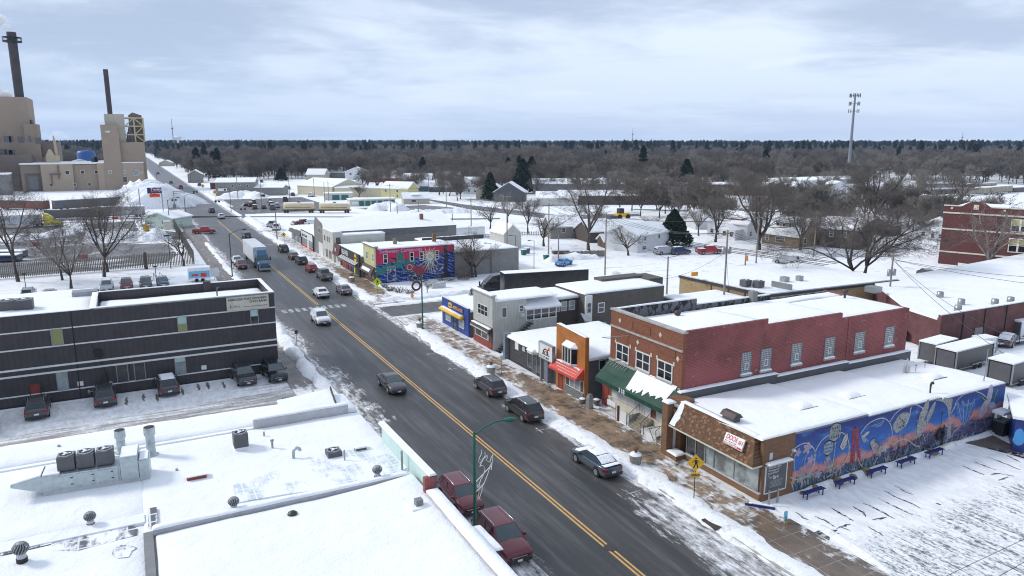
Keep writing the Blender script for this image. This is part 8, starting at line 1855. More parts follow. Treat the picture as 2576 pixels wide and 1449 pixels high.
# ---------------------------------------------------------------- street furniture, poles, wires
def street_lamp(x,y,h,aim,lb,m='steel_pole',arm=2.6,deco=False):
 b=Bld('street_lamp',(x,y),lb,'street lamp','street lamps');q=MB();q.lathe([(.2,0),(.2,.3),(.11,.4),(.085,h-.6),(.05,h-.5)],x,y,10);b.add('pole',q,M[m])
 dx,dy=math.cos(aim),math.sin(aim);q=MB();q.tube([(x,y,h-.75),(x+dx*arm*.35,y+dy*arm*.35,h-.25),(x+dx*arm*.75,y+dy*arm*.75,h+.02),(x+dx*arm,y+dy*arm,h+.04)],.045,6);b.add('arm',q,M[m])
 hx,hy=x+dx*(arm+.3),y+dy*(arm+.3);q=MB();n=Vector((-dy,dx));vs=[]
 for t,w,hh in((0,.07,.06),(.15,.17,.12),(.5,.2,.14),(.75,.12,.08),(.85,.03,.03)):
  for a in range(8):aa=a*math.pi/4;vs.append((x+dx*(arm-.05+t)+n.x*w*math.cos(aa),y+dy*(arm-.05+t)+n.y*w*math.cos(aa),h+.05+hh*math.sin(aa)))
 q.add(vs,[(i*8+j,i*8+(j+1)%8,(i+1)*8+(j+1)%8,(i+1)*8+j)for i in range(4)for j in range(8)],0,True);b.add('lamp_head',q,M[m])
 return b
street_lamp(17.25,37.9,8.25,R(-12),'nearest green street lamp, rising beside the two maroon SUVs','green_pole',1.9)
street_lamp(33.4,89.6,8.2,R(180),'dark street lamp with a wreath at the side street corner','green_pole',2.2)
for k,u,v,lb in(('C',958,1395,'dark street lamp left of the white lorry'),('C',512,860,'dark street lamp before the railway crossing on the left'),('C',355,920,'tall lamp beside the pale green cabin'),('C',945,755,'street lamp beside the railway signal on the right'),('C',235,520,'street lamp by the mill corner')):
 x,y=at(k,u,v);street_lamp(x,y,8.8,R(15)if x<30 else R(165),lb)
# reindeer of white rope light hung on the nearest lamp, wreath on the other
b=Bld('reindeer_decoration',(17.25,37.9,3.4),'white leaping reindeer outline fixed to the nearest street lamp','decoration')
def rd(P,r=.022):
 q=MB();q.tube([(17.25+(u-500)/118*.82,37.9+(u-500)/118*.55,4.4-(v-390)/118*.98)for u,v in P],r,5,0,True,False);return q
for P in([(605,168),(600,200),(570,220),(558,245),(575,265),(605,262),(628,248),(655,235),(650,205)],[(590,240),(600,262)],[(620,240),(625,255)],[(575,290),(600,270),(640,250),(685,245),(690,262),(665,275),(690,295),(725,310)],[(575,290),(605,292),(640,320),(650,345),(625,380),(590,400),(565,430),(535,425),(540,445),(570,440)],[(725,320),(740,290),(770,272),(768,300),(745,385),(735,385),(745,330),(715,370),(690,400),(650,440),(615,462)],[(565,440),(560,500),(540,540)],[(615,462),(600,500),(560,550)]):
 b.add('outline',rd(P),M['sign_white'])
b.add('bracket',rd([(505,392),(740,352)],.03),M['sign_white']);b.add('bracket',rd([(505,472),(640,455)],.03),M['sign_white'])
b=Bld('wreath',(33.0,89.4,5.4),'round dark red wreath hanging on the corner lamp','decoration');q=MB();vs=[]
for i in range(20):
 for j in range(6):
  a=2*math.pi*i/20;c_=2*math.pi*j/6;rr=.55+.14*math.cos(c_);vs.append((32.55+rr*math.cos(a),89.35+.12*math.sin(c_),6.3+rr*math.sin(a)))
q.add(vs,[(i*6+j,i*6+(j+1)%6,((i+1)%20)*6+(j+1)%6,((i+1)%20)*6+j)for i in range(20)for j in range(6)],0,True);b.add('ring',q,M['maroon_wall'])
def diamond(x,y,z,s,lb,m,h,sub=None,man=True,name='crossing_sign'):
 b=Bld(name,(x,y),lb,'sign');q=MB();q.tube([(x,y,0),(x,y,h)],.035,6);b.add('post',q,M['steel_pole']);c45=.92
 d=Vector((-.5,-.866));n=Vector((.866,-.5));f=lambda a,c_,o:(x+n.x*a+d.x*(.05+o),y+n.y*a+d.y*(.05+o),z+c_)
 q=MB();P=[(0,-s),(s,0),(0,s),(-s,0)];q.add([f(*p,0)for p in P]+[f(*p,.02)for p in P],[(3,2,1,0),(4,5,6,7)]+[(i,(i+1)%4,4+(i+1)%4,4+i)for i in range(4)]);pl=b.add('sign_panel',q,M[m])
 q=MB()
 if man:
  for P in([(-.05,.32*s/.6),(.05,.32*s/.6),(.06,.24*s/.6),(-.06,.24*s/.6)],[(-.09,.2),(.08,.2),(.1,-.05),(-.06,-.05)],[(-.06,-.05),(.02,-.05),(-.1,-.36),(-.17,-.36)],[(.02,-.05),(.1,-.05),(.17,-.34),(.1,-.34)],[(-.09,.2),(-.05,.2),(-.2,0),(-.24,.02)],[(.05,.2),(.08,.2),(.22,.02),(.18,0)]):q.add([f(a*s/.55,c_*s/.55,.024)for a,c_ in P],[tuple(range(len(P)))])
 else:
  for t in(1,-1):q.add([f(a,t*c_,.024)for a,c_ in((-s*.4,-s*.3),(-s*.3,-s*.4),(s*.4,s*.3),(s*.3,s*.4))],[(0,1,2,3)])
 b.add('symbol',q,M['paint_black'],pl)
 if sub:
  q=MB();P=[(-.32,-s-.42),(.32,-s-.42),(.32,-s-.1),(-.32,-s-.1)];q.add([f(*p,0)for p in P]+[f(*p,.02)for p in P],[(3,2,1,0),(4,5,6,7)]+[(i,(i+1)%4,4+(i+1)%4,4+i)for i in range(4)]);sp=b.add('lower_panel',q,M[m])
  g_=lambda a,c_:Vector(f(-.28+a*.56,-s-.42+c_*.32,.022));text_on(b,sub,g_,Vector((d.x,d.y,0)),0,.18,.22,'paint_black',sp,.8,.006)
 return b
diamond(33.4,36.15,3.0,.62,'yellow diamond walking-person sign with an AHEAD plate in front of the brick shop','sign_yellow',3.0,'AHEAD')
diamond(33.5,109.6,3.3,.68,'lime diamond walking-person sign at the far side of the crosswalk','sign_lime',4.6,'<--')
x,y=at('C',1460,1080);diamond(x,y,2.6,.62,'round yellow railway warning sign by the corner store','sign_yellow',2.8,man=False,name='warning_sign')
for u,v,lb in((677,580,'yellow diamond sign left of the sidewalk up the street'),(795,650,'yellow diamond sign beside the long grey building'),(250,350,'small yellow sign far up the road')):x,y=at('C',u,v);diamond(x,y,3.6,1.0,lb,'sign_yellow',3.6,man=False,name='warning_sign')
def post_sign(x,y,h,w,hh,m,lb,rz=0.):b=Loc('small_sign',(x,y),rz,lb,'sign');q=MB();q.tube([(0,0,0),(0,0,h)],.035,5);b.add('post',q,M['grey_metal']);q=MB();q.box(-w/2,w/2,-.06,-.02,h-hh,h);b.add('panel',q,M[m]);return b
post_sign(16.7,88.9,2.3,.35,.45,'steel_pole','small dark parking sign in the snow by the bank');post_sign(34.3,68.0,2.2,.35,.5,'pale_green','pale green parking sign beside the planter')
x,y=at('L7',1175,1205);q=MB();q.tube([(x,y,0),(x,y,1.1)],.07,6);tag(q.build('bollard',M['grey_metal']),'grey bollard in the snow nearest the street by the notice board','bollard');x,y=at('L7',1252,1180);q=MB();q.tube([(x,y,0),(x,y,1.1)],.07,6);tag(q.build('bollard',M['grey_metal']),'grey bollard in the snow farther from the street by the notice board','bollard')
x,y=at('Z5',183,915);b=Bld('utility_marker',(x,y),'blue and yellow marker post at the corner of the car park','marker');q=MB();q.box(x-.12,x+.12,y-.05,y+.05,.25,.95);b.add('blue_top',q,M['p_cyan']);q=MB();q.box(x-.09,x+.09,y-.04,y+.04,0,.249);b.add('yellow_base',q,M['sign_yellow'])
def bench(x,y,rz,lb,k=0):
 b=Loc('bench',(x,y),rz,lb,'bench','blue benches along the mural');q=MB()
 for i in range(5):q.box(-1.0,1.0,-.2+i*.09,-.14+i*.09,.45,.49)
 q.box(-1.02,-.99,-.22,.24,.44,.5);q.box(.99,1.02,-.22,.24,.44,.5);b.add('seat',q,M['bench_blue'])
 for s in(-.8,.8):q=MB();q.box(s-.03,s+.03,-.2,-.14,0,.449);q.box(s-.03,s+.03,.14,.2,0,.449);q.box(s-.03,s+.03,-.2,.2,.38,.449);b.add('leg',q,M['bench_blue'])
 q=MB();q.tube([(-.75,0,.1),(0,0,.44),(.75,0,.1)],.02,4);b.add('brace',q,M['bench_blue'])
for i,(u,v)in enumerate(((412,605),(732,500),(1045,395),(1340,300),(1620,208))):x,y=at('Z5',u,v);bench(x,y-.45,R(0),'blue slatted metal bench, '+('nearest the street','second from the street','middle one of five','fourth from the street','farthest, beside the iron post')[i])
x,y=at('L7',1100,1240);b=Loc('overturned_bench',(x,y),R(-48),'blue bench lying half buried in snow at the shop corner','bench');q=MB();q.box(-1,1,-.04,.04,.05,.3);b.add('seat',q,M['bench_blue']);q=MB();q.hexa([(-.9,.05,0),(1.1,.05,0),(1.1,.8,0),(-.9,.8,0),(-.6,.15,.28),(.8,.15,.28),(.8,.5,.2),(-.6,.5,.2)]);b.add('snow',q,M['snow'])
def planter(x,y,lb):
 b=Bld('planter',(x,y),lb,'planter','round street planters');q=MB();q.lathe([(.42,.13),(.5,.85),(.52,.9),(.42,.9)],x,y,18);b.add('pot',q,M['planter_concrete']);q=MB();q.lathe([(.5,.901),(.42,1.0),(.2,1.08),(.02,1.1)],x,y,14);b.add('snow',q,M['snow']);q=MB();rg=random.Random(int(x*10))
 for i in range(60):
  a=rg.uniform(0,6.28);r_=rg.uniform(.05,.4);q.tube([(x,y,.95),(x+r_*.5*math.cos(a),y+r_*.5*math.sin(a),1.3),(x+r_*math.cos(a),y+r_*math.sin(a),rg.uniform(1.3,1.75))],.012,3)
 b.add('dry_plant',q,M['dry_plant'])
planter(33.4,42.9,'round concrete planter beside the snow-covered blue sedan');planter(33.3,68.6,'round concrete planter with dry plants before the tile-fronted shop');planter(33.4,90.7,'round concrete planter at the foot of the wreathed lamp');planter(34.4,128,'round planter outside the outfitter')
b=Bld('litter_bin',(37.0,54.9),'grey steel litter bin with a hooded lid beside the orange shop','litter bin');q=MB();q.box(36.8,37.3,54.6,55.1,.13,1.1);b.add('bin',q,M['grey_metal']);q=MB();q.hexa([(36.78,54.58,1.101),(37.32,54.58,1.101),(37.32,55.12,1.101),(36.78,55.12,1.101),(36.9,54.7,1.5),(37.2,54.7,1.5),(37.2,55.0,1.5),(36.9,55.0,1.5)]);b.add('hood',q,M['grey_metal'])
for x,y,lb in((37.1,56.2,'low round tub nearest the orange shop corner'),(38.2,55.4,'low round tub behind the litter bin')):b=Bld('tub',(x,y),lb,'tub');q=MB();q.lathe([(.28,.13),(.34,.6),(.3,.6)],x,y,14);b.add('pot',q,M['dark_grey']);q=MB();q.lathe([(.32,.601),(.2,.68),(.02,.7)],x,y,12);b.add('snow',q,M['snow'])
b=Bld('fire_hydrant',(39.0,109.1),'orange fire hydrant on the snowy corner','hydrant');q=MB();q.lathe([(.2,0),(.2,.1),(.14,.12),(.14,.75),(.18,.78),(.12,.95),(.03,1.05)],39,109.1,12);b.add('barrel',q,M['hydrant']);q=MB();q.lathe([(.08,-.28),(.08,.28)],n=8,axis='x',c3=(39,109.1,.6));b.add('outlet',q,M['hydrant'])
x,y=at('F',1095,1230);b=Bld('fire_hydrant',(x,y),'yellow-orange hydrant beside the house street','hydrant');q=MB();q.lathe([(.3,0),(.25,.9),(.05,1.2)],x,y,8);b.add('barrel',q,M['hydrant'])
# railway crossing signals
for u,v,lb,s in(('C',(1065,820),'railway crossing signal with cantilever arm on the right',-1),('C',(400,720),'railway crossing signal mast on the left side of the road',1)):
 x,y=at(u,*v);b=Bld('crossing_signal',(x,y),lb,'signal');q=MB();q.tube([(x,y,0),(x,y,6.5)],.16,6);q.box(x-.5,x+.5,y-.5,y+.5,0,1.4);b.add('mast',q,M['grey_metal']);q=MB();q.tube([(x,y,6.2),(x+s*8.5,y,6.3)],.12,5);q.tube([(x,y,5.4),(x+s*8.5,y,6.1)],.08,5);b.add('arm',q,M['grey_metal'])
 for dx in(8.2,7.2,.6,-.6):
  q=MB();q.lathe([(.36,0),(.36,.1)],n=12,axis='y',c3=(x+s*dx,y-.3,5.8 if dx>2 else 3));b.add('signal_light',q,M['paint_black'])
 q=MB();q.hexa([(x-.7,y-.25,4.1),(x-.5,y-.25,3.9),(x-.5,y-.2,3.9),(x-.7,y-.2,4.1),(x+.5,y-.25,5.1),(x+.7,y-.25,4.9),(x+.7,y-.2,4.9),(x+.5,y-.2,5.1)]);b.add('crossbuck',q,M['sign_white'])
x,y=at('C',785,1415);post_sign(x,y,2.2,1.7,1.6,'sign_white','white menu board standing beside the food trailer')
x,y=at('B',1430,1330)
for i in range(5):q=MB();q.tube([(x-1.2+i*.55,y,0),(x-1.1+i*.5,y,.9+.5*(i%2)),(x-.9+i*.6,y+.2,.6)],.06,5);tag(q.build('snowy_sculpture',M['dark_grey']),'thin garden ornament standing in the snow behind the bank','ornament','lawn ornaments behind the bank')
for u,v,lb in((240,1449,'dark lamp post between the snowy cars behind the bank'),(1420,1372,'dark lamp post right of the car row behind the bank')):x,y=at('B',u,v);b=Bld('lamp_post',(x,y),lb,'lamp');q=MB();q.tube([(x,y,0),(x,y,3.2)],.06,5);b.add('pole',q,M['paint_black']);q=MB();q.box(x-.3,x+.3,y-.2,y+.2,3.2,3.4);b.add('lamp_head',q,M['paint_black'])
for u,v,m_ in((550,1175,'bin_green'),(585,1160,'dark_grey'),(768,1225,'bin_green')):x,y=at('E',u,v);b=Bld('wheelie_bin',(x,y),{550:'green wheelie bin, the left of two by the lane',585:'dark wheelie bin beside the green one',768:'green wheelie bin at the foot of a pole'}[u],'bin');q=MB();q.hexa([(x-.4,y-.4,0),(x+.4,y-.4,0),(x+.4,y+.4,0),(x-.4,y+.4,0),(x-.5,y-.5,1.2),(x+.5,y-.5,1.2),(x+.5,y+.5,1.2),(x-.5,y+.5,1.2)]);b.add('bin',q,M[m_]);q=MB();q.box(x-.52,x+.52,y-.52,y+.52,1.201,1.35);b.add('lid',q,M['snow'])
x,y=at('E',310,1330);b=Bld('clothing_bank',(x,y),'white and green collection container beside the white minivan','container');q=MB();q.box(x-2,x+2,y-.8,y+.8,0,1.5);b.add('box',q,M['food_white']);q=MB();q.box(x-1.6,x+1.9,y-.84,y-.801,.6,1.2);b.add('green_label',q,M['bin_green']);q=MB();q.box(x-2.1,x+2.1,y-.9,y+.9,1.501,1.7);b.add('snow',q,M['snow'])
x,y=at('D',1333,1170);tag(MB().hexa([(x-1.3,y-.4,0),(x+1.3,y-.4,0),(x+1.3,y+.4,0),(x-1.3,y+.4,0),(x-.9,y-.3,.8),(x+1.3,y-.3,1.1),(x+1.3,y+.3,1.1),(x-.9,y+.3,.8)]).build('stone_block',M['light_grey']),'pale stone slab lying in the snowy garden plot','stone')
# utility poles: (crop, base, top, crossarm, transformers, label)
POLES={}
def pole(key,k,bu,bv,tu,tv,lb,arm=True,tr=False,metal=False,lamp=False):
 x,y=at(k,bu,bv);h=height(k,tu,tv,x,y);POLES[key]=(x,y,h)
 b=Bld('utility_pole' if not metal else 'lamp_post',(x,y),lb,'utility pole' if not metal else 'lamp post','utility poles' if not metal else None);q=MB();r=.16 if not metal else .07;q.lathe([(r,0),(r*.7,h)],x,y,8);b.add('pole',q,M['wood_pole' if not metal else 'steel_pole'])
 if arm:q=MB();q.box(x-1.2,x+1.2,y-.06,y+.06,h-.6,h-.45);b.add('crossarm',q,M['wood_pole'])
 if tr:
  for s in(-.55,.55):q=MB();q.lathe([(.26,h-3.4),(.28,h-3.3),(.28,h-2.5),(.1,h-2.4)],x+s,y,12);b.add('transformer',q,M['grey_metal'])
 if lamp:q=MB();q.tube([(x,y,h-.1),(x-1.0,y,h+.05)],.04,5);q.box(x-1.4,x-.9,y-.12,y+.12,h,h+.14);b.add('lamp_head',q,M['steel_pole'])
 return b
pole('a','E',1335,1370,1350,770,'tall wooden pole behind the black lorry, left of the snowy lot');pole('b','E',885,1285,885,985,'short wooden pole touching the bright blue car',False);pole('c','E',790,1225,785,670,'wooden pole at the green wheelie bin');pole('d','E',390,1125,390,590,'wooden pole in front of the tall pale garage')
pole('e','E',470,1320,478,985,'thin dark lamp post before the tall pale garage',False,metal=True,lamp=True);pole('f','E',237,1355,237,1060,'thin dark lamp post beside the white minivan',False,metal=True,lamp=True);pole('g','E',650,1305,645,1035,'thin dark lamp post left of the blue car',False,metal=True,lamp=True)
pole('h','F',1185,1255,1212,790,'wooden pole at the edge of the house street');pole('i','F',1740,1195,1797,755,'wooden pole right of the stone bungalow');pole('j','W',1818,800,1822,578,'nearest wooden pole with two transformers behind the tan brick roof',tr=True);pole('k','W',2232,790,2239,635,'wooden pole rising behind the red brick roof by the elms',tr=True)
pole('l','W',1677,740,1679,645,'short wooden pole at the corner of the tan brick building',False);pole('m','F',1080,1275,1082,1150,'short wooden post beside the hydrant',False);pole('n','G',1315,1330,1325,1210,'dark bare post in the snow before the school',False,metal=True);pole('o','G',635,1060,640,740,'wooden pole seen through the twin elms')
for key,u0,v0,u1,v1,lb in(('p',875,435,875,165,'tall pole beyond the wagons, the left of three'),('q',1148,550,1148,340,'pole at the railway behind the long hall'),('r',1415,420,1415,130,'tall pole at the crossing road bend'),('s',1475,690,1475,455,'pole behind the pale blue building'),('t',1655,690,1650,300,'tall wooden pole behind the grey block building'),('u',940,455,938,340,'short pole beyond the wagons'),('v',240,345,236,150,'pole beside the small green-door garage'),('w',278,330,276,140,'thin pole right of the garage pole'),('x',140,290,135,110,'pole in front of the cream hall'),('y',1245,260,1248,100,'pole beyond the small office')):pole(key,'D',u0,v0,u1,v1,lb,key in 'prty')
for key,u0,v0,u1,v1,lb in(('A',1012,640,990,370,'tall pole before the long grey building'),('B',1243,755,1235,470,'pole in the middle of the used car lot'),('C',1390,1035,1372,745,'bare pole beside the two parked pickups'),('D',1512,640,1505,410,'pole at the right of the used car lot'),('E',1282,400,1278,330,'short pole far behind the grey building')):pole(key,'C',u0,v0,u1,v1,lb,key in 'AD')
x,y=at('B',1548,1225);q=MB();q.lathe([(.09,0),(.06,6.5)],x,y,6);q.box(x-.8,x+.3,y-.15,y+.15,6.5,6.8);tag(q.build('lamp_post',M['steel_pole']),'thin yard lamp standing before the picket fence','lamp post')
def wire(p,q_,sag,lb,r=.022,dz=(0,0)):
 a=Vector(p);c_=Vector(q_);q=MB();q.tube([a.lerp(c_,i/12)-Vector((0,0,4*sag*(i/12)*(1-i/12)))for i in range(13)],r,3,0,True,False);tag(q.build('overhead_wire',M['dark_trim']),lb,'wire','overhead wires')
def P3(k,dx=0,dz=-.45):x,y,h=POLES[k];return(x+dx,y,h+dz)
def wset(a,c_,lb,dxs=(-1.1,0,1.1),sag=1.2,dz=-.45,r=.028):
 for dx in dxs:wire(P3(a,dx,dz),P3(c_,dx,dz),sag,lb,r)
wset('a','j','wires between the lorry pole and the transformer pole');wset('a','c','wires between the lorry pole and the bin pole',(-1,1));wset('c','d','wires from the bin pole to the garage pole',(-1,1));wset('j','k','wires from the transformer pole to the elm pole');wset('h','i','wires along the house street',(-1,1));wset('h','o','wires toward the twin elms',(-1,1));wset('d','t','wires from the garage pole over the snowy lot',(-1,1))
wset('h','c','wires across the house street',(-1,0,1),2);wset('a','l','service wire to the short pole',(0,),.8);wset('l','j','wires from the short pole',(-.3,.3),.6,-.2);wset('t','r','wires over the railway',(-1,1),2);wset('r','p','wires beyond the wagons',(-1,1),2);wset('p','x','wires past the yellow house',(0,),2);wset('i','k','wires from the bungalow pole to the elm pole',(-.5,.5),1.5)
kx,ky,kh=POLES['k']
for e_,s_,lb in(((108,38,9.0),1.0,'wire from the elm pole down to the right edge'),((108,33,8),1.2,'lower wire from the elm pole to the right edge'),((84,44,4.2),.8,'sagging cable from the elm pole to the trailers'),((66.4,34.4,6.8),.6,'thin cable to the antenna mast')):wire((kx,ky,kh-1),e_,s_,lb,.03)
for a,c_,lb in((at('Z5',1800,1428,6),at('Z5',2576,1060,6),'lone cable over the car park'),(at('Z5',2330,1428,6),at('Z5',2576,1290,6),'second cable over the car park corner')):wire((*a,6),(*c_,6),.0,lb,.014)
jx,jy,jh=POLES['j']
for e_,lb in(((64,80,5.9),'service cable to the brown block building'),((73,74,4.3),'looping service cable to the tan roof')):wire((jx,jy,jh-3),e_,1.0,lb)
q=MB();x,y,h=POLES['l'];mx,my=at('F',592,1340,5.5);q.box(mx-.6,mx+.6,my-.1,my+.1,4.9,5.5);tag(q.build('amber_beacon_sign',M['orange_lamp']),'small amber box hanging from the overhead wires','signal')
# cell tower, far masts and water tower
x,y=at('W',2133,445);zt=height('W',2149,235,x,y);b=Bld('cell_tower',(x,y),'tall grey monopole cell tower with three tiers of antennas','tower');q=MB();q.lathe([(1.15,0),(.6,zt)],x,y,12);b.add('mast',q,M['tower_grey'])
for zz,n_ in((zt-1.5,9),(zt-7,8),(zt-12,5)):
 q=MB()
 for i in range(n_):a=2*math.pi*i/n_;q.tube([(x,y,zz),(x+3.4*math.cos(a),y+3.4*math.sin(a),zz)],.1,4);q.box(x+3.4*math.cos(a)-.18,x+3.4*math.cos(a)+.18,y+3.4*math.sin(a)-.18,y+3.4*math.sin(a)+.18,zz-1.2,zz+1.4)
 b.add('antenna_tier',q,M['dark_grey'])
for k,u,v,tv,D,lb in(('W',1591,357,321,1500,'far lattice mast on the horizon, centre right'),('W',2420,355,331,1700,'tiny far mast at the right horizon'),('W',436,356,298,1300,'thin lattice mast beside the water tower')):
 rx,ry,ru=ray(k,u,v);s_=D/math.hypot(rx,ry);x,y=rx*s_,ry*s_;zt=height(k,u,tv,x,y);q=MB();w_=.9
 for a in range(3):q.tube([(x+w_*math.cos(a*2.09),y+w_*math.sin(a*2.09),0),(x,y,zt)],.28,3)
 q.box(x-1.4,x+1.4,y-1,y+1,zt*.72,zt*.76);tag(q.build('radio_mast',M['mid_grey']),lb,'mast')
rx,ry,ru=ray('W',447,349);s_=1700/math.hypot(rx,ry);x,y=rx*s_,ry*s_;zt=height('W',447,343,x,y);b=Bld('water_tower',(x,y),'white bowl-shaped water tower on the left horizon','water tower');q=MB();q.lathe([(2,0),(2,zt-8),(5,zt-6),(8.5,zt-2),(8.5,zt-.5),(5,zt+.4),(.5,zt+.8)],x,y,18);b.add('tank',q,M['snow'])
# ---------------------------------------------------------------- trees
def tube_np(P0,P1,r0,r1):
 """triangular prisms for many segments at once"""
 P0=np.array(P0);P1=np.array(P1);d=P1-P0;d/=np.linalg.norm(d,axis=1)[:,None]+1e-9
 a=np.cross(d,np.array([[.31,.17,.93]]));a/=np.linalg.norm(a,axis=1)[:,None]+1e-9;b_=np.cross(d,a);V=[]
 for P,r in((P0,np.array(r0)),(P1,np.array(r1))):
  for k in range(3):t=2*math.pi*k/3;V.append(P+(a*math.cos(t)+b_*math.sin(t))*r[:,None])
 V=np.stack(V,1).reshape(-1,3);n=len(P0);base=(np.arange(n)*6)[:,None,None]
 F=np.array([[0,1,4,3],[1,2,5,4],[2,0,3,5]])[None]+base
 return V,F.reshape(-1,4)
def mesh_np(name,V,F,mats,midx=None):
 me=bpy.data.meshes.new(name);me.vertices.add(len(V));me.vertices.foreach_set('co',V.astype(np.float32).ravel());me.loops.add(F.size);me.loops.foreach_set('vertex_index',F.astype(np.int32).ravel())
 me.polygons.add(len(F));me.polygons.foreach_set('loop_start',np.arange(len(F),dtype=np.int32)*F.shape[1]);me.polygons.foreach_set('loop_total',np.full(len(F),F.shape[1],dtype=np.int32))
 for m_ in mats:me.materials.append(m_)
 if midx is not None:me.polygons.foreach_set('material_index',midx.astype(np.int32))
 me.update();me.validate();return me
def bare_tree(seed,H=12.,spread=.5,levels=5,lean=0.,twin=False,up=.35,th=.03,wand=.1,trunk_h=.22,nb=(3,4),dens=(5,5,5,4)):
 """branching skeleton -> (trunk segments, crown segments)"""
 rg=random.Random(seed);T=[];C=[]
 def grow(p,d,L,r,lv):
  n=(4,6,5,3,2,2)[lv];q=p;dd=d;w_=wand*(.6 if lv==0 else 1+.35*lv);out=Vector((p.x,p.y,0));out=out.normalized()if out.length>.3 else Vector((0,0,0))
  kids=dens[lv-1]if 0<lv<levels else 0
  for i in range(n):
   dd=(dd+Vector((rg.gauss(0,w_),rg.gauss(0,w_),rg.gauss(0,w_)+up*.10))+out*.03*(lv>1)).normalized();o_=q;q=q+dd*(L/n)
   r0=r*(1-.6*i/n);r1=r*(1-.6*(i+1)/n);(T if lv<2 else C).append((o_,q,r0,r1))
   if kids and(i+1)/n>.28:
    m_=kids/(n*.72);k=int(m_)+(rg.random()<m_%1)
    for _ in range(k):
     side=Vector((rg.gauss(0,1),rg.gauss(0,1),rg.gauss(0,.7)+up*.6));side=(side-dd*side.dot(dd));side.normalize();nd=(dd*.8+side*.62*(1+spread*.5)).normalized();grow(o_.lerp(q,rg.random()),nd,L*rg.uniform(.42,.62)*(1.15-.45*(i/n)),max(r1*.5,.004),lv+1)
  if lv==0:
   k=rg.randint(*nb)
   for j in range(k):
    az=2*math.pi*(j+rg.random()*.5)/k;side=Vector((math.cos(az),math.sin(az),0))*spread*rg.uniform(.9,1.5);grow(q,(Vector((0,0,1))+side+dd*.2).normalized(),H*.62*rg.uniform(.85,1.1),r*.5,1)
   grow(q,(dd+Vector((rg.gauss(0,.12),rg.gauss(0,.12),0))).normalized(),H*.6,r*.55,1)
 starts=[(Vector((0,0,0)),Vector((lean,0,1)).normalized())]if not twin else[(Vector((-.5,0,0)),Vector((-.32,.1,1)).normalized()),(Vector((.6,.2,0)),Vector((.28,-.1,1)).normalized())]
 for p,d in starts:grow(p,d,H*trunk_h,H*th,0)
 return T,C
def tree_meshes(key,T,C,bark_,twig,H,tw=.0):
 def arr(S,mn):P0=[tuple(s[0])for s in S];P1=[tuple(s[1])for s in S];return tube_np(P0,P1,[max(s[2],mn)for s in S],[max(s[3],mn*.7)for s in S])
 zt=max(s[1].z for s in T+C);k=H/zt
 for S in(T,C):
  for i,s in enumerate(S):S[i]=(s[0]*k,s[1]*k,s[2]*k,s[3]*k)
 V,F=arr(T,.03);a=mesh_np(key+'_trunk',V,F,[M[bark_]]);V,F=arr(C,tw);c_=mesh_np(key+'_crown',V,F,[M[twig]]);return a,c_
TR={}
def variant(key,twig='twigs',bark_='bark',tw=.016,**k):T,C=bare_tree(**k);TR[key]=tree_meshes(key,T,C,bark_,twig,k.get('H',12.),tw)+(k.get('H',12.),)
variant('elm',seed=3,H=16,th=.022,spread=.62,tw=.010,dens=(5,5,5,4));variant('elm2',seed=8,H=16,th=.022,spread=.5,tw=.010,dens=(5,5,5,4));variant('vase',seed=14,H=18,spread=.42,up=.3,tw=.010,trunk_h=.16,dens=(6,5,5,4),nb=(4,5));variant('round',seed=21,H=11,spread=.8,tw=.010,twig='twigs_grey',dens=(5,5,4,3))
variant('small',seed=31,H=8,spread=.5,levels=4,tw=.010,up=.3,dens=(5,5,4,4));variant('twin',seed=44,H=13,th=.024,spread=.75,tw=.009,twin=True,up=.12,trunk_h=.24,nb=(3,3),dens=(6,5,5,4));variant('pale',seed=52,H=11,spread=.75,levels=4,tw=.02,bark_='bark_pale',twig='bark_pale',dens=(6,5,4,4));variant('slim',seed=61,H=12,spread=.32,levels=4,tw=.018,up=.5,dens=(7,7,5,4))
MD=dict(levels=4,tw=.026,nb=(4,5),dens=(6,6,5,4))
variant('mid1',seed=71,H=15,spread=.6,**MD);variant('mid2',seed=75,H=15,spread=.5,twig='twigs_red',**MD);variant('mid3',seed=79,H=16,spread=.42,up=.5,twig='twigs_grey',bark_='bark_pale',**MD)
def conifer(seed,H,R0,n=1500,sz=.4,droop=.1,mat='needles'):
 rg=np.random.RandomState(seed);t=rg.rand(n)**.75;z=H*(.08+.92*t);rad=R0*(1-t)**.75*(.45+.62*rg.rand(n)**.5)+.05;az=rg.rand(n)*6.283;lump=1+.22*np.sin(az*5+z*1.7);c_=np.stack([rad*lump*np.cos(az),rad*lump*np.sin(az),z-rad*droop],1)
 V=[];F=[]
 e1=rg.randn(n,3);e1/=np.linalg.norm(e1,axis=1)[:,None];e2=rg.randn(n,3);e2/=np.linalg.norm(e2,axis=1)[:,None];s=sz*(.5+rg.rand(n))[:,None]
 V=np.stack([c_-e1*s,c_+e2*s*.6,c_+e1*s,c_-e2*s*.6],1).reshape(-1,3);F=np.arange(n*4).reshape(-1,4)
 V2,F2=tube_np([(0,0,0)],[(0,0,H*.9)],[H*.022],[.04]);return mesh_np('conifer_trunk',V2,F2,[M['bark']]),mesh_np('conifer_crown',V,F,[M[mat]])
a,c_=conifer(5,9.5,4.4,9000,.34);TR['spruce']=(a,c_,9.5);a,c_=conifer(6,14,4.0,1600,.75);TR['pine']=(a,c_,14)
TG='bare trees of the town'
def tree(key,x,y,h,lb,rz=None,group=None,wide=1.0,nm=None,simple=False,cat='tree'):
 a,c_,H=TR[key];s=h/H;e=empty(nm or('spruce_tree' if key in('spruce','pine')else 'bare_tree'),(x,y,0),_nz.uniform(0,6.28)if rz is None else rz,lb,cat,group);e.scale=(s*wide,s*wide,s)
 for n_,me in(('trunk',a),('crown',c_)):o=bpy.data.objects.new(n_,me);COL.objects.link(o);o.parent=e
 return e
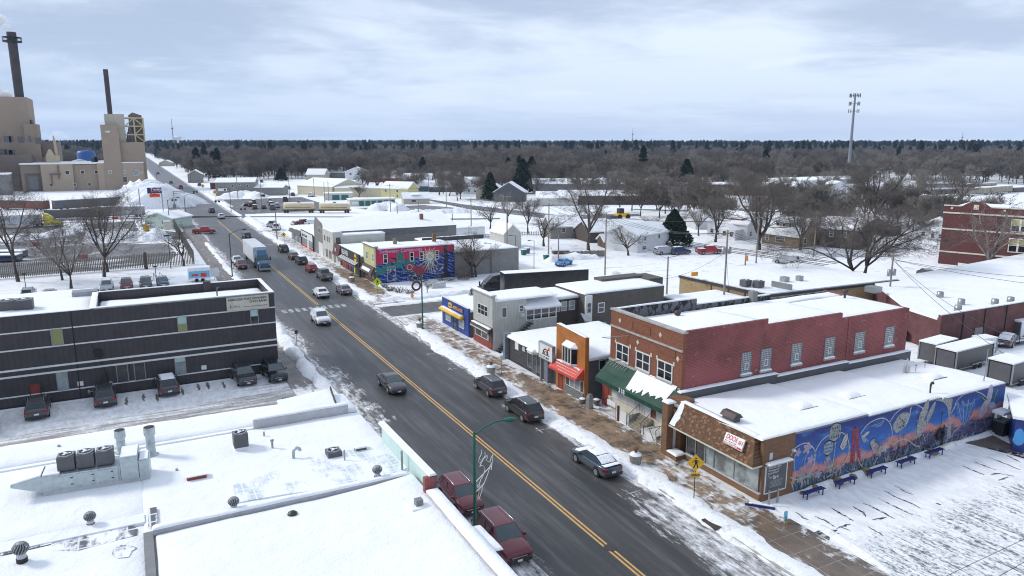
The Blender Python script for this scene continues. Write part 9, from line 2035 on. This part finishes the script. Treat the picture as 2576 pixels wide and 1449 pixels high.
def T_(key,k,bu,bv,tu,tv,lb,**kw):x,y=at(k,bu,bv);return tree(key,x,y,height(k,tu,tv,x,y),lb,**kw)
T_('elm2','B',165,1345,80,330,'big bare tree at the left edge before the picket fence',rz=1.0);T_('elm','B',565,1330,500,700,'bare tree with spreading crown left of the tall twin trunks',rz=2.);T_('round','B',645,1405,620,830,'small bare tree nearest the bank roof on the lawn',rz=4);T_('elm','B',945,1300,900,460,'tall bare tree in the middle of the lawn, nearer twin',rz=5,wide=1.05);T_('elm2','B',975,1255,960,500,'tall bare tree right behind the nearer twin trunk',rz=3)
T_('small','B',1665,1200,1650,780,'young bare tree at the corner of the picket fence',wide=1.2);x,y=at('B',1325,1230);q=MB();q.lathe([(.35,0),(.32,2),(.26,3.3),(.2,3.4)],x,y,9);tag(q.build('tree_stump',M['bark']),'tall branchless tree stump standing before the picket fence','tree stump')
T_('elm','E',1180,1130,1150,300,'largest bare elm, standing over the grey garden houses',rz=.5,wide=1.25);T_('round','F',630,990,640,600,'bare tree right of the big spruce',rz=1);T_('slim','F',790,1050,790,560,'slender bare tree before the red-gabled house',wide=1.3);T_('elm2','F',1105,785,1100,420,'bare elm behind the red-gabled house');T_('vase','F',1215,1125,1330,290,'huge vase-shaped elm leaning right beside the stone bungalow',rz=.2,wide=1.5);T_('slim','F',1610,1130,1620,640,'slender bare tree before the stone bungalow chimney',wide=1.3)
T_('small','D',1665,1070,1690,590,'multi-stemmed bare tree beside the grey block wall',wide=1.5,rz=1);T_('small','D',1700,1065,1680,640,'second bare stem clump beside the grey block wall',wide=1.3,rz=3)
T_('twin','G',530,1330,600,480,'great twin-trunked bare elm behind the snowy roofs',rz=.3,wide=1.5);T_('vase','G',640,790,660,160,'dense vase-shaped tree behind the twin-trunked elm',wide=1.3);T_('pale','G',1615,1235,1700,480,'pale snow-lined bare tree in front of the school',rz=1.2,wide=1.2);T_('slim','G',1210,900,1230,560,'slender bare tree at the school corner');T_('elm2','G',450,960,440,560,'bare tree left of the twin-trunked elm');T_('slim','G',250,830,240,560,'thin bare tree beside the brown gabled house');T_('round','G',220,570,230,400,'bare tree before the white warehouse, right one');T_('round','G',110,570,120,420,'bare tree before the white warehouse, left one')
T_('spruce','F',385,1088,420,740,'big dark spruce dusted with snow beside the white house',wide=1.05);T_('spruce','C',1430,460,1430,330,'dark round evergreen beyond the car lot');T_('pine','C',780,420,775,180,'tall dark pine above the gabled grey house');T_('pine','E',400,480,400,240,'dark pine amid the bare trees');T_('small','D',1230,1215,1225,1090,'small bare shrub in the snowy garden plot',wide=1.6,cat='shrub',nm='bare_shrub')
T_('round','D',1080,240,1070,40,'broad bare tree behind the small office',wide=1.3);T_('round','D',1550,310,1550,130,'bare tree at the crossing road bend');T_('round','D',1350,275,1350,120,'bare tree left of the bend');T_('slim','D',570,295,560,170,'bare tree in front of the cream halls',wide=2);T_('slim','D',660,200,650,60,'bare tree beyond the yellow house',wide=1.5)
T_('slim','E',590,970,600,560,'thin bare tree by the lane, left of the big elm');T_('small','E',230,925,180,620,'crooked bare tree beyond the pale garage',wide=1.3);T_('round','E',395,870,400,540,'bare tree behind the pale garage');T_('small','E',740,1090,720,700,'tangled bare tree behind the bins',wide=1.6);T_('small','E',1560,1180,1600,850,'leaning bare tree by the open shed',wide=1.6);T_('elm2','E',770,540,780,240,'bare tree before the pale warehouse')
T_('elm','C',1310,400,1310,190,'wide bare tree standing alone up the street');T_('round','C',1570,445,1570,350,'bare tree by the mobile homes')
def shrub(x,y,r,h,lb,m_='twigs',n=70):
 rg=random.Random(int(x*7+y));q=MB()
 for i in range(n):a=rg.uniform(0,6.28);rr=r*rg.random()**.5;q.tube([(x+rr*.5*math.cos(a),y+rr*.5*math.sin(a),0),(x+rr*.8*math.cos(a),y+rr*.8*math.sin(a),h*.5),(x+rr*1.1*math.cos(a+.3),y+rr*1.1*math.sin(a+.3),h*rg.uniform(.6,1))],.02,3,0,False,False)
 tag(q.build('bare_shrub',M[m_]),lb,'shrub','bare shrubs')
for u,v,r,h,lb in((870,1200,1.0,.8,'low bare shrub at the left of the snowy garden plot'),(960,1215,1.3,.9,'low bare shrub in the middle of the garden plot'),(1060,1225,1.2,.7,'low bare shrub right of the middle in the garden plot'),(820,1165,.8,.6,'small bare shrub at the mural corner'),(1150,1110,2.0,.5,'flat bare hedge at the foot of the heart mural'),(1400,1100,2.2,.6,'flat bare hedge at the foot of the sun mural'),(1580,1090,1.8,.7,'tangled shrub by the board fence')):x,y=at('D',u,v);shrub(x,y,r,h,lb)
x,y=at('Z2',700,520);shrub(x,y,1.6,2.6,'tall dry stems against the maroon wall','twigs_red',40);x,y=at('F',170,855);shrub(x,y,4,2,'round grey shrub on the far lawn','twigs_grey',120)
# belts of individual bare trees through the town
rg=random.Random(99);cnt=0;placed=[]
def clear(x,y):
 if 10<x<42 and y<1600:return False
 if x<16 and y<520:return False
 if y<335 and x<118+(335-y)*.1:return False
 for px_,py_ in placed:
  if(px_-x)**2+(py_-y)**2<46:return False
 return True
inframe=lambda x,y:(lambda a:-.64<a<.64)(math.atan2(x,y)+YAW)
tries=0
zones=[(('C',380,1932),(250,420),70),(('D',600,1932),(60,330),60),(('E',0,1932),(330,640),70),(('F',0,1932),(330,720),60),(('G',0,1400),(330,640),34)]
for(k,u0,u1),(v0,v1),n_ in zones:
 c=0
 while c<n_ and tries<30000:
  tries+=1;x,y=at(k,rg.uniform(u0,u1),v0+(v1-v0)*rg.random()**1.3)
  if not clear(x,y):continue
  if k=='C' and x>40 and y<390:continue
  placed.append((x,y));c+=1;cnt+=1;key=rg.choice(('mid1','mid2','mid3','mid1','mid2','elm2' if y<260 else 'mid1'))if rg.random()>.025 else 'pine'
  far_=math.hypot(x,y);tree(key,x,y,rg.uniform(10,15)*(1.0 if key!='pine' else 1.1),'leafless tree in the wooded belt of the town' if key!='pine' else 'dark evergreen among the leafless trees of the town',group='trees of the wooded belt' if key!='pine' else 'evergreens of the wooded belt',wide=rg.uniform(.9,1.2))
# the far woods: one mass of instanced trees reaching the horizon
def merged(key,name):
 a,c_,H=TR[key];
 vs=[];fs=[];n=0
 for me in(a,c_):v=np.empty(len(me.vertices)*3,np.float32);me.vertices.foreach_get('co',v);f=np.empty(len(me.loops),np.int32);me.loops.foreach_get('vertex_index',f);vs.append(v.reshape(-1,3));fs.append(f.reshape(-1,4)+n);n+=len(me.vertices)
 F=np.concatenate(fs);mi=np.zeros(len(F),np.int32);mi[len(fs[0]):]=1;return mesh_np(name,np.concatenate(vs),F,[a.materials[0],c_.materials[0]],mi)
FD=dict(levels=4,tw=.06,nb=(4,5),dens=(6,5,4,3),H=14)
variant('far1',seed=91,spread=.6,**FD);variant('far2',seed=95,spread=.5,twig='twigs_red',**FD);variant('far3',seed=97,spread=.42,twig='twigs_grey',bark_='bark_pale',**FD)
a,c_=conifer(7,17,3.4,420,1.3,mat='far_needles');TR['farpine']=(a,c_,17)
SRC=[]
for i,key in enumerate(('far1','far2','far3','farpine')):
 x,y=at('W',700+i*420,392);o=bpy.data.objects.new('pine_tree' if 'pine' in key else 'bare_tree',merged(key,key));COL.objects.link(o);o.location=(x,y,0);tag(o,'single tree at the front edge of the far woods' if 'pine' not in key else 'single pine at the front edge of the far woods','tree','front trees of the far woods');SRC.append(o)
def scatter(name,pts,src,lb):
 me=bpy.data.meshes.new(name);me.vertices.add(len(pts));me.vertices.foreach_set('co',np.array([p[:3]for p in pts],np.float32).ravel())
 at_=me.attributes.new('sc','FLOAT','POINT');at_.data.foreach_set('value',np.array([p[3]for p in pts],np.float32));at_=me.attributes.new('ro','FLOAT','POINT');at_.data.foreach_set('value',np.array([p[4]for p in pts],np.float32));me.update()
 o=bpy.data.objects.new(name,me);COL.objects.link(o);ng=bpy.data.node_groups.new(name,'GeometryNodeTree');ng.interface.new_socket('Geometry',in_out='INPUT',socket_type='NodeSocketGeometry');ng.interface.new_socket('Geometry',in_out='OUTPUT',socket_type='NodeSocketGeometry')
 gi=ng.nodes.new('NodeGroupInput');go=ng.nodes.new('NodeGroupOutput');ip=ng.nodes.new('GeometryNodeInstanceOnPoints');oi=ng.nodes.new('GeometryNodeObjectInfo');oi.inputs['Object'].default_value=src;oi.inputs['As Instance'].default_value=True
 na=ng.nodes.new('GeometryNodeInputNamedAttribute');na.data_type='FLOAT';na.inputs[0].default_value='sc';nr=ng.nodes.new('GeometryNodeInputNamedAttribute');nr.data_type='FLOAT';nr.inputs[0].default_value='ro';cx=ng.nodes.new('ShaderNodeCombineXYZ')
 L=ng.links.new;L(gi.outputs[0],ip.inputs['Points']);L(oi.outputs['Geometry'],ip.inputs['Instance']);L(nr.outputs[0],cx.inputs[2]);L(cx.outputs[0],ip.inputs['Rotation']);L(na.outputs[0],ip.inputs['Scale']);L(ip.outputs[0],go.inputs[0])
 md=o.modifiers.new('scatter','NODES');md.node_group=ng;tag(o,lb,'woods',None,'stuff');return o
rn=np.random.RandomState(12);buckets=[[],[],[],[]]
def hillz(x,y):
 for(y0,h0),(y1,h1)in zip(rows,rows[1:]):
  if y0<=y<=y1:t=(y-y0)/(y1-y0);f=.55+.8*fbm(x*.0013,y*.0011,3);return max(0,(h0+(h1-h0)*t)*f-1)
 return 0
N=0
for(r0,r1,sp,sc_)in((215,430,9,.8),(430,700,8.5,.92),(700,1300,11,1.0),(1300,2300,17,1.05),(2300,4800,34,1.25)):
 area=(r1*r1-r0*r0)*.5*1.34;n_=int(area/(sp*sp))
 for i in range(n_):
  r_=math.sqrt(r0*r0+(r1*r1-r0*r0)*rn.rand());a=-YAW+(rn.rand()-.5)*1.34;x,y=r_*math.sin(a),r_*math.cos(a)
  if 6<x<42 and y<1650:continue
  if x<20 and y<620:continue
  if y<500 and x<150 and x>30:continue
  if r_<430 and(any((hx-x)**2+(hy-y)**2<130 for hx,hy in HP)or(r_<330 and fbm(x*.02,y*.02,5)<.48)or x<128+max(0,335-y)*.1 or(x>205 and y<290 and rn.rand()<.6)or any((px_-x)**2+(py_-y)**2<30 for px_,py_ in placed)):continue
  if r0<1300 and fbm(x*.008,y*.008,8)<(.40 if r_<700 else .33):continue
  if x>250 and y<262 and r_<520:continue
  pine=rn.rand()<(.008 if r_<900 else .06 if r_<1500 else .3 if r_<2300 else .65);b_=3 if pine else rn.randint(3);buckets[b_].append((x,y,hillz(x,y),sc_*(.7+.6*rn.rand())*(1.15 if pine else 1)*(.8 if r_>2300 else 1),rn.rand()*6.28));N+=1
for nm,bk,sr,lb in zip(('far_woods','far_woods','far_woods','pine_woods'),buckets,SRC,('brown leafless woods beyond the town','reddish leafless woods beyond the town','pale grey leafless woods beyond the town','dark pine woods reaching the horizon')):scatter(nm,bk,sr,lb)
# ---------------------------------------------------------------- air
q=MB();q.box(-2700,5700,-80,7100,-3,110);hz_=q.build('haze',bpy.data.materials.new('haze'));hm=hz_.data.materials[0];M['haze']=hm;hm.use_nodes=True;nt_=hm.node_tree;nt_.nodes.remove(nt_.nodes['Principled BSDF']);pv=nt_.nodes.new('ShaderNodeVolumePrincipled');pv.inputs['Color'].default_value=(.56,.74,1.0,1);pv.inputs['Density'].default_value=.00006;nt_.links.new(pv.outputs[0],nt_.nodes['Material Output'].inputs['Volume'])
hz_['kind']='stuff';hz_['label']='thin bluish winter haze over the far woods'
print('far trees',N,'individual',cnt)
# ---- lettering becomes plain meshes
bpy.context.view_layer.update()
dg=bpy.context.evaluated_depsgraph_get()
for o in[o for o in scene.objects if o.type=='FONT']:
 me=bpy.data.meshes.new_from_object(o.evaluated_get(dg));n=bpy.data.objects.new('lettering',me);COL.objects.link(n)
 n.parent=o.parent;n.matrix_local=o.matrix_local.copy();cu=o.data;bpy.data.objects.remove(o);bpy.data.curves.remove(cu)
